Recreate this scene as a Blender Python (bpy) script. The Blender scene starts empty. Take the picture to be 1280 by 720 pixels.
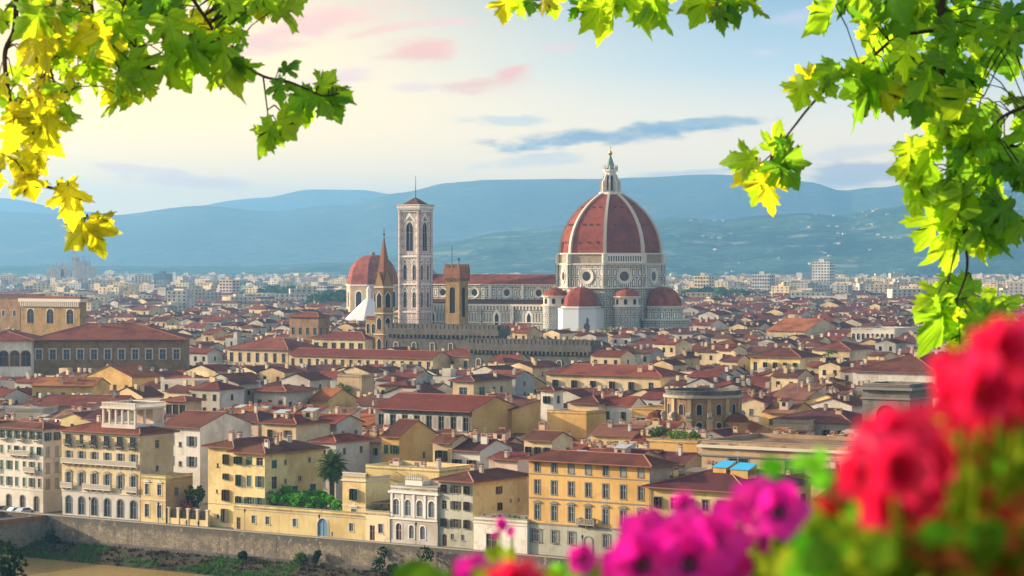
import bpy, math, random
from mathutils import Vector, Matrix
R = random.Random(7)
rad = math.radians
C = bpy.context.scene.collection
SC = bpy.context.scene

# ------------------------------------------------------------------ camera, light, exposure
F, H, HZ = 3055.0, 52.0, 330.0            # focal length in photo pixels, eye height, horizon row
cam = bpy.data.cameras.new('camera'); camo = bpy.data.objects.new('camera', cam); C.objects.link(camo)
camo.location = (0, 0, H); camo.rotation_euler = (rad(90), 0, 0)
cam.sensor_width = 36; cam.lens = F / 1280 * 36; cam.shift_y = -30 / 1280
cam.clip_start = 0.05; cam.clip_end = 90000
cam.dof.use_dof = True; cam.dof.focus_distance = 500; cam.dof.aperture_fstop = 10.5
SC.camera = camo
SC.view_settings.view_transform = 'Standard'; SC.view_settings.look = 'None'
SC.view_settings.gamma = 1; SC.view_settings.use_curve_mapping = False
EXPO = 1.55
SC.view_settings.exposure = EXPO
SUN_AZ, SUN_EL = -74.0, 15.0
SUN_STRENGTH = 3.5
SKY_STRENGTH = 0.15
SC.render.engine = 'CYCLES'
SC.cycles.use_denoising = True
SC.cycles.max_bounces = 6; SC.cycles.diffuse_bounces = 3; SC.cycles.transmission_bounces = 3; SC.cycles.volume_bounces = 0
SC.cycles.transparent_max_bounces = 6

def lin(r, g, b):
    return tuple(((c / 255) / 12.92 if c / 255 <= .04045 else ((c / 255 + .055) / 1.055) ** 2.4) for c in (r, g, b))

class NT:
    """tiny node helper"""
    def __init__(s, tree): s.t = tree; s.n = tree.nodes; s.l = tree.links
    def new(s, typ, **k):
        n = s.n.new(typ)
        for a, b in k.items(): setattr(n, a, b)
        return n
    def link(s, a, b): s.l.new(a, b)
    def put(s, sock, v):
        if v is None: return
        if hasattr(v, 'is_output'): s.l.new(v, sock)
        elif isinstance(v, (tuple, list)) and len(v) == 3 and sock.type == 'RGBA': sock.default_value = (*v, 1)
        else: sock.default_value = v
    def m(s, op, a, b=None, c=None, clamp=False):
        n = s.n.new('ShaderNodeMath'); n.operation = op; n.use_clamp = clamp
        for i, v in enumerate((a, b, c)):
            if v is not None: s.put(n.inputs[i], v)
        return n.outputs[0]
    def mix(s, f, a, b, blend='MIX'):
        n = s.n.new('ShaderNodeMix'); n.data_type = 'RGBA'; n.blend_type = blend; n.clamp_factor = True
        s.put(n.inputs[0], f); s.put(n.inputs[6], a); s.put(n.inputs[7], b)
        return n.outputs[2]
    def mapr(s, v, a, b, c=0.0, d=1.0, smooth=True):
        n = s.n.new('ShaderNodeMapRange'); n.interpolation_type = 'SMOOTHSTEP' if smooth else 'LINEAR'
        s.put(n.inputs[0], v)
        for i, x in enumerate((a, b, c, d)): n.inputs[i + 1].default_value = x
        return n.outputs[0]
    def noise(s, vec, scale, detail=3, rough=.55, dist=0):
        n = s.n.new('ShaderNodeTexNoise'); s.put(n.inputs['Vector'], vec)
        n.inputs['Scale'].default_value = scale; n.inputs['Detail'].default_value = detail
        n.inputs['Roughness'].default_value = rough; n.inputs['Distortion'].default_value = dist
        return n.outputs['Fac']
    def ramp(s, f, stops):
        n = s.n.new('ShaderNodeValToRGB'); e = n.color_ramp.elements
        while len(e) < len(stops): e.new(.5)
        for x, (p, c) in zip(e, stops): x.position = p; x.color = (*c, 1)
        s.put(n.inputs[0], f); return n.outputs[0]
    def comb(s, x, y, z=0.0):
        n = s.n.new('ShaderNodeCombineXYZ')
        for i, v in enumerate((x, y, z)): s.put(n.inputs[i], v)
        return n.outputs[0]

# ---- sky
W = bpy.data.worlds.new('World'); SC.world = W; W.use_nodes = True
k = NT(W.node_tree); k.n.clear()
tc = k.new('ShaderNodeTexCoord'); sep = k.new('ShaderNodeSeparateXYZ'); k.link(tc.outputs['Generated'], sep.inputs[0])
vx, vy, vz = sep.outputs
el = k.m('MAXIMUM', vz, 0.0)
az = k.m('ARCTAN2', vx, vy)
G = 2 ** -EXPO
def sc(c, s=1.0): return tuple(x * G * s for x in lin(*c))
band = k.ramp(k.m('MULTIPLY', el, 4.0), [(0.0, sc((255, 200, 128), 2.8)), (.14, sc((255, 212, 146), 2.5)), (.22, sc((252, 224, 180), 1.8)),
        (.32, sc((203, 217, 219), 1.28)), (.46, sc((144, 184, 213), 1.0)), (1.0, sc((122, 165, 200)))])
glow = k.m('MULTIPLY', k.mapr(az, .12, -.19), k.mapr(el, .20, .05))
band = k.mix(k.m('MULTIPLY', glow, .93), band, sc((255, 205, 104), 2.5))
# clouds: masses far away in the sky, each a soft ellipse broken up by noise
cv = k.comb(k.m('MULTIPLY', az, 1.0), k.m('MULTIPLY', el, 3.2))
n1 = k.noise(cv, 42, 6, .62); n2 = k.noise(cv, 13, 4, .6)
def cloud(px, py, wx, wy, col, amt, edge=.5, tilt=0.0, mul=1.0):
    global band
    a0, e0 = math.atan((px - 640) / F), (330 - py) / F
    da = k.m('SUBTRACT', az, a0); de = k.m('SUBTRACT', k.m('SUBTRACT', el, e0), k.m('MULTIPLY', da, tilt))
    d = k.m('ADD', k.m('POWER', k.m('ABSOLUTE', k.m('DIVIDE', da, wx / F)), 2.0), k.m('POWER', k.m('ABSOLUTE', k.m('DIVIDE', de, wy / F)), 2.0))
    s = k.m('ADD', k.m('SUBTRACT', 1.0, k.m('SQRT', d)), k.m('ADD', k.m('MULTIPLY', k.m('SUBTRACT', n1, .5), 2.6), k.m('MULTIPLY', k.m('SUBTRACT', n2, .5), 1.6)))
    f = k.m('MULTIPLY', k.mapr(s, -.12, edge + .02), amt)
    band = k.mix(f, band, sc(col, mul))
cloud(745, 171, 135, 17, (150, 160, 178), .95, .7, .09, mul=1.0)
cloud(850, 156, 110, 8, (138, 165, 190), .75, .6, .06, mul=1.0)
cloud(620, 150, 60, 9, (185, 200, 205), .55, .6, 0, mul=1.35)
cloud(670, 200, 90, 10, (196, 200, 205), .45, .6, .1, mul=1.35)
cloud(1065, 220, 100, 18, (205, 180, 165), .9, .7, .15, mul=1.45)
cloud(880, 215, 110, 7, (198, 204, 208), .6, .6, .08, mul=1.35)
cloud(250, 228, 95, 10, (236, 178, 130), .95, .6, -.08, mul=2.3)
cloud(190, 214, 66, 7, (238, 182, 135), .9, .6, -.1, mul=2.3)
cloud(380, 246, 130, 8, (245, 200, 150), .5, .6, .03, mul=2.3)
cloud(524, 66, 60, 16, (250, 176, 140), 1, .8, 0, mul=1.55)
cloud(600, 106, 62, 13, (250, 184, 146), 1, .8, .12, mul=1.55)
cloud(640, 92, 26, 11, (250, 176, 140), 1, .8, .2, mul=1.55)
cloud(405, 28, 130, 26, (250, 186, 158), .95, .9, .22, mul=1.55)
cloud(430, 98, 66, 16, (246, 200, 184), .8, .9, .1, mul=1.55)
cloud(520, 110, 50, 8, (246, 204, 188), .7, .9, 0, mul=1.55)
cloud(1000, 25, 60, 12, (220, 200, 205), .45, .9, .1, mul=1.55)
cloud(955, 68, 26, 6, (222, 198, 202), .5, .8, 0, mul=1.55)
cloud(1080, 190, 120, 10, (226, 214, 206), .5, .8, .1, mul=1.45)
cloud(350, 60, 70, 10, (250, 190, 158), .8, .8, .15, 1.55)
cloud(470, 40, 60, 8, (250, 186, 154), .85, .8, .2, 1.55)
cloud(560, 30, 40, 6, (246, 190, 172), .7, .8, .1, 1.5)
cloud(700, 60, 40, 6, (246, 200, 186), .6, .8, .1, 1.4)
sky = k.new('ShaderNodeTexSky', sky_type='NISHITA', sun_disc=False)
sky.sun_elevation = rad(SUN_EL); sky.sun_rotation = rad(SUN_AZ % 360); sky.air_density = 1.0; sky.dust_density = 2.2; sky.ozone_density = 1.0
nis = k.mix(1.0, sky.outputs[0], (SKY_STRENGTH * 1.22, SKY_STRENGTH * 1.0, SKY_STRENGTH * .78), 'MULTIPLY')
col = k.mix(k.mapr(el, .10, .32), band, nis)
bg = k.new('ShaderNodeBackground'); bg.inputs[1].default_value = 1.0; k.link(col, bg.inputs[0])
wo = k.new('ShaderNodeOutputWorld'); k.link(bg.outputs[0], wo.inputs[0])

sd = Vector((math.sin(rad(SUN_AZ)) * math.cos(rad(SUN_EL)), math.cos(rad(SUN_AZ)) * math.cos(rad(SUN_EL)), math.sin(rad(SUN_EL))))
sl = bpy.data.lights.new('sun', 'SUN'); sl.energy = SUN_STRENGTH; sl.angle = rad(0.7); sl.color = (1.0, .82, .60)
so = bpy.data.objects.new('sun', sl); C.objects.link(so); so.rotation_euler = (-sd).to_track_quat('-Z', 'Y').to_euler(); so.location = (-300, 0, 300)

# ------------------------------------------------------------------ materials
M = {}
def mat(name, base=None, rough=.85, build=None, spec=.25):
    m = bpy.data.materials.new(name); m.use_nodes = True
    q = NT(m.node_tree); b = q.n['Principled BSDF']; b.inputs['Roughness'].default_value = rough
    b.inputs['Specular IOR Level'].default_value = spec
    if base is not None: b.inputs['Base Color'].default_value = (*base, 1)
    if build: q.put(b.inputs['Base Color'], build(q, b))
    M[name] = m; return m
def uvxy(q):
    u = q.new('ShaderNodeUVMap'); s = q.new('ShaderNodeSeparateXYZ'); q.link(u.outputs[0], s.inputs[0]); return u.outputs[0], s.outputs[0], s.outputs[1]
def orand(q): return q.new('ShaderNodeObjectInfo').outputs['Random']
def grand(q): return q.new('ShaderNodeNewGeometry').outputs['Random Per Island']
def dark(c, f): return tuple(x * f for x in c)

def plaster(name, c, dirt=.75, island=False):
    """old render: blotches, rain streaks running down, a slightly different tone on each house"""
    def b(q, bs):
        v, u, z = uvxy(q); pos = q.new('ShaderNodeNewGeometry').outputs['Position']
        big = q.noise(pos, .11, 4, .6); fine = q.noise(pos, 1.3, 4, .65)
        st = q.noise(q.comb(q.m('MULTIPLY', u, 1.6), q.m('MULTIPLY', z, .07)), 1.0, 4, .7)
        r = grand(q) if island else orand(q)
        base = q.mix(r, dark(c, .84), tuple(min(.85, x * 1.13) for x in c))
        base = q.mix(q.mapr(big, .42, .66), base, tuple(x * s for x, s in zip(c, (.70, .64, .58))))
        base = q.mix(q.m('MULTIPLY', q.mapr(q.noise(pos, .45, 5, .75), .55, .64), .55), base, tuple(min(.8, x * s) for x, s in zip(c, (.62, .60, .60))))
        base = q.mix(q.m('MULTIPLY', q.mapr(st, .52, .78), dirt), base, tuple(x * s for x, s in zip(c, (.42, .40, .38))))
        return q.mix(q.m('MULTIPLY', q.mapr(fine, .5, .8), .3), base, dark(c, .66))
    return mat(name, rough=.92, build=b, spec=.1)
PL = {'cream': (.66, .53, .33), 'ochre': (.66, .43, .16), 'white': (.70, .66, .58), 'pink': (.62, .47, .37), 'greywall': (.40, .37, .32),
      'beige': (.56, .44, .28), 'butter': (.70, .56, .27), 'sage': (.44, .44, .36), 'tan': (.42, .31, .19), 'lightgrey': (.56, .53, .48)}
for a, c in PL.items(): plaster(a, c)
def rubble(name, c, s=1.6):
    def b(q, bs):
        pos = q.new('ShaderNodeNewGeometry').outputs['Position']; v, u, z = uvxy(q)
        br = q.new('ShaderNodeTexBrick'); q.link(v, br.inputs['Vector']); br.inputs['Scale'].default_value = s
        br.inputs['Color1'].default_value = (*dark(c, 1.18), 1); br.inputs['Color2'].default_value = (*dark(c, .78), 1)
        br.inputs['Mortar'].default_value = (*dark(c, .6), 1); br.inputs['Mortar Size'].default_value = .02; br.inputs['Bias'].default_value = -.1
        n = q.noise(pos, .35, 5, .7); x = q.mix(q.mapr(n, .4, .75), br.outputs[0], dark(c, .5))
        st = q.noise(q.comb(q.m('MULTIPLY', u, .9), q.m('MULTIPLY', z, .08)), 1.0, 4, .7)
        return q.mix(q.m('MULTIPLY', q.mapr(st, .5, .75), .55), x, tuple(a * w for a, w in zip(c, (.42, .42, .40))))
    return mat(name, rough=.95, build=b, spec=.1)
rubble('brownstone', (.31, .195, .105)); rubble('greystone', (.21, .195, .17)); rubble('quaystone', (.25, .215, .165), .9); rubble('goldstone', (.36, .24, .11))
rubble('darkstone', (.135, .125, .115)); rubble('brick', (.30, .14, .085), 2.2)
def tiles(name, c, island=False):
    """pan and cover tiles: fine ribs down the slope, patched courses, lichen"""
    def b(q, bs):
        v, u, z = uvxy(q); pos = q.new('ShaderNodeNewGeometry').outputs['Position']
        rib = q.m('SINE', q.m('MULTIPLY', u, 2 * math.pi / .42))
        r = grand(q) if island else orand(q)
        x = q.mix(r, dark(c, .7), dark(c, 1.3))
        x = q.mix(q.m('MULTIPLY', q.m('FRACT', q.m('MULTIPLY', r, 7.13)), .75), x, (c[0] * 1.08, c[1] * 1.95, c[2] * 1.6))
        x = q.mix(q.mapr(q.noise(pos, .16, 5, .7), .42, .62), x, tuple(a * w for a, w in zip(c, (.58, .66, .78))))
        x = q.mix(q.m('MULTIPLY', q.mapr(q.noise(pos, .33, 5, .75), .56, .7), .6), x, (c[0] * 1.1, c[1] * 1.9, c[2] * 1.9))
        x = q.mix(q.m('MULTIPLY', q.mapr(q.noise(q.comb(q.m('MULTIPLY', u, 2.0), q.m('MULTIPLY', z, .35)), 1.0, 4, .75), .5, .78), .55), x, tuple(a * w for a, w in zip(c, (1.75, 1.7, 1.55))))
        x = q.mix(q.m('MULTIPLY', q.mapr(q.noise(pos, 2.2, 3, .7), .55, .75), .45), x, dark(c, .42))
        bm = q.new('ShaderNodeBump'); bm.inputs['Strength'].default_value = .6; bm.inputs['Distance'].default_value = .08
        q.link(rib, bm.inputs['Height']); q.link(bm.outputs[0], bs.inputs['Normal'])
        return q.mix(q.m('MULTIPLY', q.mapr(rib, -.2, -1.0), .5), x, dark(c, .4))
    return mat(name, rough=.9, build=b, spec=.12)
TL = {'tile_red': (.19, .040, .028), 'tile_brown': (.125, .037, .027), 'tile_orange': (.32, .09, .034), 'tile_plum': (.105, .030, .034), 'tile_faded': (.23, .095, .065)}
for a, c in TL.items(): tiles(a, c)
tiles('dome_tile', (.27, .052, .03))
mat('ridge', (.25, .105, .07)); mat('trim', (.30, .27, .22)); mat('palestone', (.58, .53, .45)); mat('serena', (.20, .195, .175)); mat('whitestone', (.68, .66, .60))
mat('wood', (.07, .045, .03)); mat('soffit', (.10, .07, .05))
mat('glass', (.025, .032, .04), .12, spec=.6); mat('paneblue', (.05, .075, .10), .15, spec=.6)
mat('shutter_green', (.035, .10, .075), .6); mat('shutter_blue', (.13, .17, .21), .6); mat('shutter_brown', (.075, .05, .042), .6); mat('shutter_grey', (.22, .25, .25), .6)
mat('door_red', (.10, .03, .025), .6); mat('door_blue', (.10, .22, .34), .6); mat('door_dark', (.05, .045, .04), .6)
mat('iron', (.03, .03, .032), .5); mat('steel', (.35, .36, .37), .4); mat('gold', (.7, .42, .08), .3); M['gold'].node_tree.nodes['Principled BSDF'].inputs['Metallic'].default_value = 1
mat('slate', (.10, .115, .115), .7); mat('terrace', (.34, .25, .19)); mat('bluetarp', (.03, .35, .62), .5); mat('copper', (.15, .24, .22), .7)
mat('tent', (.55, .57, .58), .7); mat('scaffold', (.50, .55, .60), .7)
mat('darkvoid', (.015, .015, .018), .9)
def marble(name, c, line, a, b_, lw, warm=0.0):
    """white panels framed in green marble: outer band and an inset frame in every bay"""
    def f(q, bs):
        v, u, z = uvxy(q)
        def per(x, p): return q.m('MULTIPLY', q.m('ABSOLUTE', q.m('SUBTRACT', q.m('FRACT', q.m('DIVIDE', x, p)), .5)), p)
        du = q.m('SUBTRACT', a / 2, per(u, a)); dz = q.m('SUBTRACT', b_ / 2, per(z, b_))
        d = q.m('MINIMUM', du, dz)
        o = q.mapr(d, lw, lw * .8); ins = q.m('MULTIPLY', q.mapr(d, lw * 2.1, lw * 2.3), q.mapr(d, lw * 3.6, lw * 3.4))
        mk = q.m('MAXIMUM', q.m('MULTIPLY', o, .8), ins)
        pos = q.new('ShaderNodeNewGeometry').outputs['Position']
        base = q.mix(q.mapr(q.noise(pos, .22, 5, .7), .4, .75), c, tuple(x * w for x, w in zip(c, (.66, .63, .58))))
        x = q.mix(mk, base, line)
        return q.mix(q.m('MULTIPLY', q.mapr(q.noise(q.comb(u, q.m('MULTIPLY', z, .1)), .9, 4, .7), .5, .75), .4), x, dark(c, .4))
    return mat(name, rough=.6, build=f)
marble('marble', (.72, .69, .61), (.03, .05, .045), 3.4, 5.6, .36); marble('marblefine', (.62, .60, .54), (.03, .05, .045), 2.4, 4.2, .28)
marble('marblepink', (.76, .62, .56), (.13, .09, .085), 2.9, 4.4, .28); marble('marbletall', (.70, .67, .59), (.03, .05, .045), 1.9, 6.6, .28)
def lime(q, bs): return q.mix(q.mapr(q.noise(q.new('ShaderNodeNewGeometry').outputs['Position'], .6, 5, .7), .4, .75), (.30, .245, .17), (.20, .15, .10))
mat('roughdrum', rough=.95, build=lime)
mat('ribstone', (.50, .44, .36), .7)
def quay(q, b):
    v, u, z = uvxy(q); pos = q.new('ShaderNodeNewGeometry').outputs['Position']; c = (.27, .23, .17)
    br = q.new('ShaderNodeTexBrick'); q.link(v, br.inputs['Vector']); br.inputs['Scale'].default_value = 1.1; br.inputs['Color1'].default_value = (.36, .30, .22, 1); br.inputs['Color2'].default_value = (.19, .16, .12, 1); br.inputs['Mortar'].default_value = (.11, .10, .08, 1); br.inputs['Mortar Size'].default_value = .03
    x = q.mix(q.mapr(q.noise(pos, .16, 6, .7), .40, .62), br.outputs[0], (.12, .105, .085))
    x = q.mix(q.m('MULTIPLY', q.mapr(q.noise(q.comb(q.m('MULTIPLY', u, .55), q.m('MULTIPLY', z, .05)), 1.0, 5, .75), .48, .66), .8), x, (.07, .066, .058))
    x = q.mix(q.m('MULTIPLY', q.mapr(q.m('ADD', z, q.m('MULTIPLY', q.noise(pos, .5, 4, .7), 2.2)), .2, 1.3), .75), x, (.085, .082, .075))
    return q.mix(q.m('MULTIPLY', q.mapr(q.noise(pos, .8, 5, .75), .56, .66), .6), x, (.42, .36, .27))
mat('quaywall', rough=.95, build=quay, spec=.1)

# ------------------------------------------------------------------ mesh helpers
class MB:
    def __init__(s): s.v = []; s.f = []; s.mi = []; s.uv = []; s.mats = []; s.T = None
    def mid(s, m):
        if m not in s.mats: s.mats.append(m)
        return s.mats.index(m)
    def face(s, pts, m, uv=None):
        pts = [Vector(p) for p in pts]
        n = (pts[1] - pts[0]).cross(pts[2] - pts[0])
        if n.length < 1e-12 and len(pts) > 3: n = (pts[2] - pts[0]).cross(pts[3] - pts[0])
        if n.length < 1e-12: return
        n.normalize()
        if uv is None:
            if abs(n.z) > .985: uv = [(p.x, p.y) for p in pts]
            else:
                t = Vector((-n.y, n.x, 0)).normalized(); up = n.cross(t)
                uv = [(p.dot(t), p.dot(up)) for p in pts]
        if s.T is not None: pts = [s.T @ p for p in pts]
        b = len(s.v); s.v += [p[:] for p in pts]; s.f.append(tuple(range(b, b + len(pts)))); s.mi.append(s.mid(m)); s.uv += uv
    def box(s, x0, x1, y0, y1, z0, z1, m, top=None, skip=''):
        P = [(x0, y0, z0), (x1, y0, z0), (x1, y1, z0), (x0, y1, z0), (x0, y0, z1), (x1, y0, z1), (x1, y1, z1), (x0, y1, z1)]
        q = {'f': (0, 1, 5, 4), 'r': (1, 2, 6, 5), 'b': (2, 3, 7, 6), 'l': (3, 0, 4, 7), 't': (4, 5, 6, 7), 'd': (3, 2, 1, 0)}
        for kx, ix in q.items():
            if kx not in skip: s.face([P[i] for i in ix], top if (kx == 't' and top) else m)
    def bar(s, a, b, r, m, n=6, r2=None):
        a, b = Vector(a), Vector(b); d = (b - a)
        if d.length < 1e-9: return
        d.normalize(); x = d.orthogonal().normalized(); y = d.cross(x); r2 = r if r2 is None else r2
        ca = [a + x * r * math.cos(2 * math.pi * i / n) + y * r * math.sin(2 * math.pi * i / n) for i in range(n)]
        cb = [b + x * r2 * math.cos(2 * math.pi * i / n) + y * r2 * math.sin(2 * math.pi * i / n) for i in range(n)]
        for i in range(n): s.face([ca[i], ca[(i + 1) % n], cb[(i + 1) % n], cb[i]], m)
        s.face(cb, m); s.face(ca[::-1], m)
    def lathe(s, prof, m, n=16, c=(0, 0), a0=0.0, arc=2 * math.pi, cap=True):
        cnt = n + (0 if abs(arc - 2 * math.pi) < 1e-6 else 1)
        ring = lambda r, z: [(c[0] + r * math.cos(a0 + arc * i / n), c[1] + r * math.sin(a0 + arc * i / n), z) for i in range(cnt)]
        for (r0, z0), (r1, z1) in zip(prof, prof[1:]):
            A, B = ring(r0, z0), ring(r1, z1)
            for i in range(n):
                j = (i + 1) % cnt
                if r1 < 1e-6: s.face([A[i], A[j], B[i]], m)
                elif r0 < 1e-6: s.face([A[i], B[j], B[i]], m)
                else: s.face([A[i], A[j], B[j], B[i]], m)
        if cap and prof[-1][0] > 1e-6: s.face(ring(*prof[-1]), m)
    def prism(s, poly, z0, z1, m, top=None, bottom=True):
        n = len(poly)
        for i in range(n):
            a, b = poly[i], poly[(i + 1) % n]
            s.face([(a[0], a[1], z0), (b[0], b[1], z0), (b[0], b[1], z1), (a[0], a[1], z1)], m)
        s.face([(p[0], p[1], z1) for p in poly], top or m)
        if bottom: s.face([(p[0], p[1], z0) for p in poly[::-1]], m)
    def mesh(s, name, smooth=False, weld=False):
        me = bpy.data.meshes.new(name); me.from_pydata(s.v, [], s.f)
        for m in s.mats: me.materials.append(M[m])
        me.polygons.foreach_set('material_index', s.mi)
        ul = me.uv_layers.new(name='UVMap'); ul.data.foreach_set('uv', [c for p in s.uv for c in p])
        if weld:
            import bmesh
            bm = bmesh.new(); bm.from_mesh(me); bmesh.ops.remove_doubles(bm, verts=bm.verts, dist=1e-5); bm.to_mesh(me); bm.free()
        if smooth: me.polygons.foreach_set('use_smooth', [True] * len(me.polygons))
        me.update(); return me
    def build(s, name, parent=None, smooth=False, weld=False):
        o = bpy.data.objects.new(name, s.mesh(name, smooth, weld)); C.objects.link(o)
        if parent is not None: o.parent = parent
        return o
def inst(name, me, parent=None, loc=(0, 0, 0), rz=0.0):
    o = bpy.data.objects.new(name, me); C.objects.link(o); o.location = loc; o.rotation_euler = (0, 0, rz)
    if parent is not None: o.parent = parent
    return o
def thing(name, label, cat, loc=(0, 0, 0), rz=0.0, group=None):
    o = bpy.data.objects.new(name, None); C.objects.link(o); o.empty_display_size = .1
    o.location = loc; o.rotation_euler = (0, 0, rz); o['label'] = label; o['category'] = cat
    if group: o['group'] = group
    return o
def tag(o, label, cat, group=None):
    o['label'] = label; o['category'] = cat
    if group: o['group'] = group
    return o
def setkind(o, kd): o['kind'] = kd; return o
def proj(X, Y, Z): return 640 + F * X / Y, HZ - F * (Z - H) / Y
def at(px, py, dep): return Vector(((px - 640) / F * dep, dep, H + (HZ - py) / F * dep))

FOOT = []      # footprints already taken
PROT = []      # sight lines to keep: (px0, px1, lowest visible row, distance)
def corners(X, Y, ang, w, d):
    c, s = math.cos(ang), math.sin(ang)
    return [(X + c * a - s * b, Y + s * a + c * b) for a, b in ((0, 0), (w, 0), (w, d), (0, d))]
def overlap(A, B):
    for P in (A, B):
        for i in range(len(P)):
            ex, ey = P[(i + 1) % len(P)][0] - P[i][0], P[(i + 1) % len(P)][1] - P[i][1]
            a = [-ey * x + ex * y for x, y in A]; b = [-ey * x + ex * y for x, y in B]
            if max(a) < min(b) + .05 * math.hypot(ex, ey) or max(b) < min(a) + .05 * math.hypot(ex, ey): return False
    return True

# ------------------------------------------------------------------ roofs, walls, windows
def roof_polys(kind, w, d, h, p, o):
    """list of top faces, and the height function of the roof"""
    t = math.tan(rad(p)); e = h + .22 - o * t
    x0, x1, y0, y1 = -o, w + o, -o, d + o
    if kind == 'hip':
        if w >= d:
            q = (d / 2 + o); zr = e + q * t; a, b = (x0 + q, d / 2, zr), (x1 - q, d / 2, zr)
            if x1 - x0 - 2 * q < .05: b = a
            L = [[(x0, y0, e), (x1, y0, e), b, a], [(x1, y0, e), (x1, y1, e), b], [(x1, y1, e), (x0, y1, e), a, b], [(x0, y1, e), (x0, y0, e), a]]
            if b is a: L = [[y for i, y in enumerate(P) if i == 0 or y is not P[i - 1]] for P in L]
            rg = [(a, b)] + [(a, (x0, y0, e)), (a, (x0, y1, e)), (b, (x1, y0, e)), (b, (x1, y1, e))]
        else:
            q = (w / 2 + o); zr = e + q * t; a, b = (w / 2, y0 + q, zr), (w / 2, y1 - q, zr)
            L = [[(x0, y0, e), (x1, y0, e), a], [(x1, y0, e), (x1, y1, e), b, a], [(x1, y1, e), (x0, y1, e), b], [(x0, y1, e), (x0, y0, e), a, b]]
            rg = [(a, b)] + [(a, (x0, y0, e)), (a, (x1, y0, e)), (b, (x0, y1, e)), (b, (x1, y1, e))]
        fz = lambda x, y: e + t * min(x - x0, x1 - x, y - y0, y1 - y)
    elif kind == 'gx':
        zr = e + (d / 2 + o) * t; og = .25; x0, x1 = -og, w + og; a, b = (x0, d / 2, zr), (x1, d / 2, zr)
        L = [[(x0, y0, e), (x1, y0, e), b, a], [(x1, y1, e), (x0, y1, e), a, b]]; rg = [(a, b)]
        fz = lambda x, y: e + t * min(y - y0, y1 - y)
    elif kind == 'gy':
        zr = e + (w / 2 + o) * t; og = .25; y0, y1 = -og, d + og; a, b = (w / 2, y0, zr), (w / 2, y1, zr)
        L = [[(x1, y0, e), (x1, y1, e), b, a], [(x0, y1, e), (x0, y0, e), a, b]]; rg = [(a, b)]
        fz = lambda x, y: e + t * min(x - x0, x1 - x)
    else:  # shed, falling to the front
        zr = e + (d + o) * t; y1 = d + .1
        x0, x1 = -.25, w + .25
        L = [[(x0, y0, e), (x1, y0, e), (x1, y1, e + (y1 - y0) * t), (x0, y1, e + (y1 - y0) * t)]]; rg = []
        fz = lambda x, y: e + t * (y - y0)
    return L, fz, rg
def roof_to(mb, kind, w, d, h, p, o, tile, th=.2, ridge=True, soff='soffit'):
    L, fz, rg = roof_polys(kind, w, d, h, p, o)
    edges = {}
    for P in L:
        mb.face(P, tile)
        mb.face([(x, y, z - th) for x, y, z in P[::-1]], soff)
        for i in range(len(P)):
            a, b = P[i], P[(i + 1) % len(P)]
            if (b, a) in edges: edges.pop((b, a))
            else: edges[(a, b)] = 1
    for a, b in edges: mb.face([(a[0], a[1], a[2] - th), (b[0], b[1], b[2] - th), b, a], 'ridge' if ridge else tile)
    if ridge:
        for a, b in rg:
            if (Vector(a) - Vector(b)).length > .3: mb.bar(Vector(a) + Vector((0, 0, .0)), Vector(b) + Vector((0, 0, .0)), .16, 'ridge', 5)
    return fz
def gables_to(mb, kind, w, d, h, p, o, m, th=.2):
    t = math.tan(rad(p)); z = h + .22 - th
    if kind == 'gx':
        r = z + d / 2 * t
        mb.face([(w, 0, h), (w, d, h), (w, d, z), (w, d / 2, r), (w, 0, z)], m); mb.face([(0, d, h), (0, 0, h), (0, 0, z), (0, d / 2, r), (0, d, z)], m)
    elif kind == 'gy':
        r = z + w / 2 * t
        mb.face([(0, 0, h), (w, 0, h), (w, 0, z), (w / 2, 0, r), (0, 0, z)], m); mb.face([(w, d, h), (0, d, h), (0, d, z), (w / 2, d, r), (w, d, z)], m)
    elif kind == 'shed':
        r = z + d * t
        mb.face([(w, 0, h), (w, d, h), (w, d, r), (w, 0, z)], m); mb.face([(0, d, h), (0, 0, h), (0, 0, z), (0, d, r)], m)
        mb.face([(w, d, h), (0, d, h), (0, d, r), (w, d, r)], m)
SIDE = {'front': 0.0, 'side': rad(90)}
def wall_to(mb, p0, dx, dy, length, z0, z1, holes, m, depth=.17, low=None):
    """one wall with real openings; holes are (x0, x1, z0, z1); low = (height, material) of a ground-floor zone"""
    ix, iy = -dy, dx
    xs = sorted({0.0, length} | {v for h in holes for v in h[:2]}); zs = sorted({z0, z1} | {v for h in holes for v in h[2:]} | ({low[0]} if low else set()))
    P = lambda x, z, q=0.0: (p0[0] + dx * x + ix * q, p0[1] + dy * x + iy * q, z)
    for a, b in zip(xs, xs[1:]):
        for c, e in zip(zs, zs[1:]):
            if b - a < 1e-4 or e - c < 1e-4: continue
            cx, cz = (a + b) / 2, (c + e) / 2
            if any(h[0] < cx < h[1] and h[2] < cz < h[3] for h in holes): continue
            mb.face([P(a, c), P(b, c), P(b, e), P(a, e)], low[1] if low and cz < low[0] else m)
    for a, b, c, e in holes:
        mm = low[1] if low and e <= low[0] else m
        mb.face([P(a, c), P(b, c), P(b, c, depth), P(a, c, depth)][::-1], mm); mb.face([P(a, e), P(b, e), P(b, e, depth), P(a, e, depth)], mm)
        mb.face([P(a, c), P(a, e), P(a, e, depth), P(a, c, depth)][::-1], mm); mb.face([P(b, c), P(b, e), P(b, e, depth), P(b, c, depth)], mm)
WCACHE = {}; RW = random.Random(12)
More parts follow.
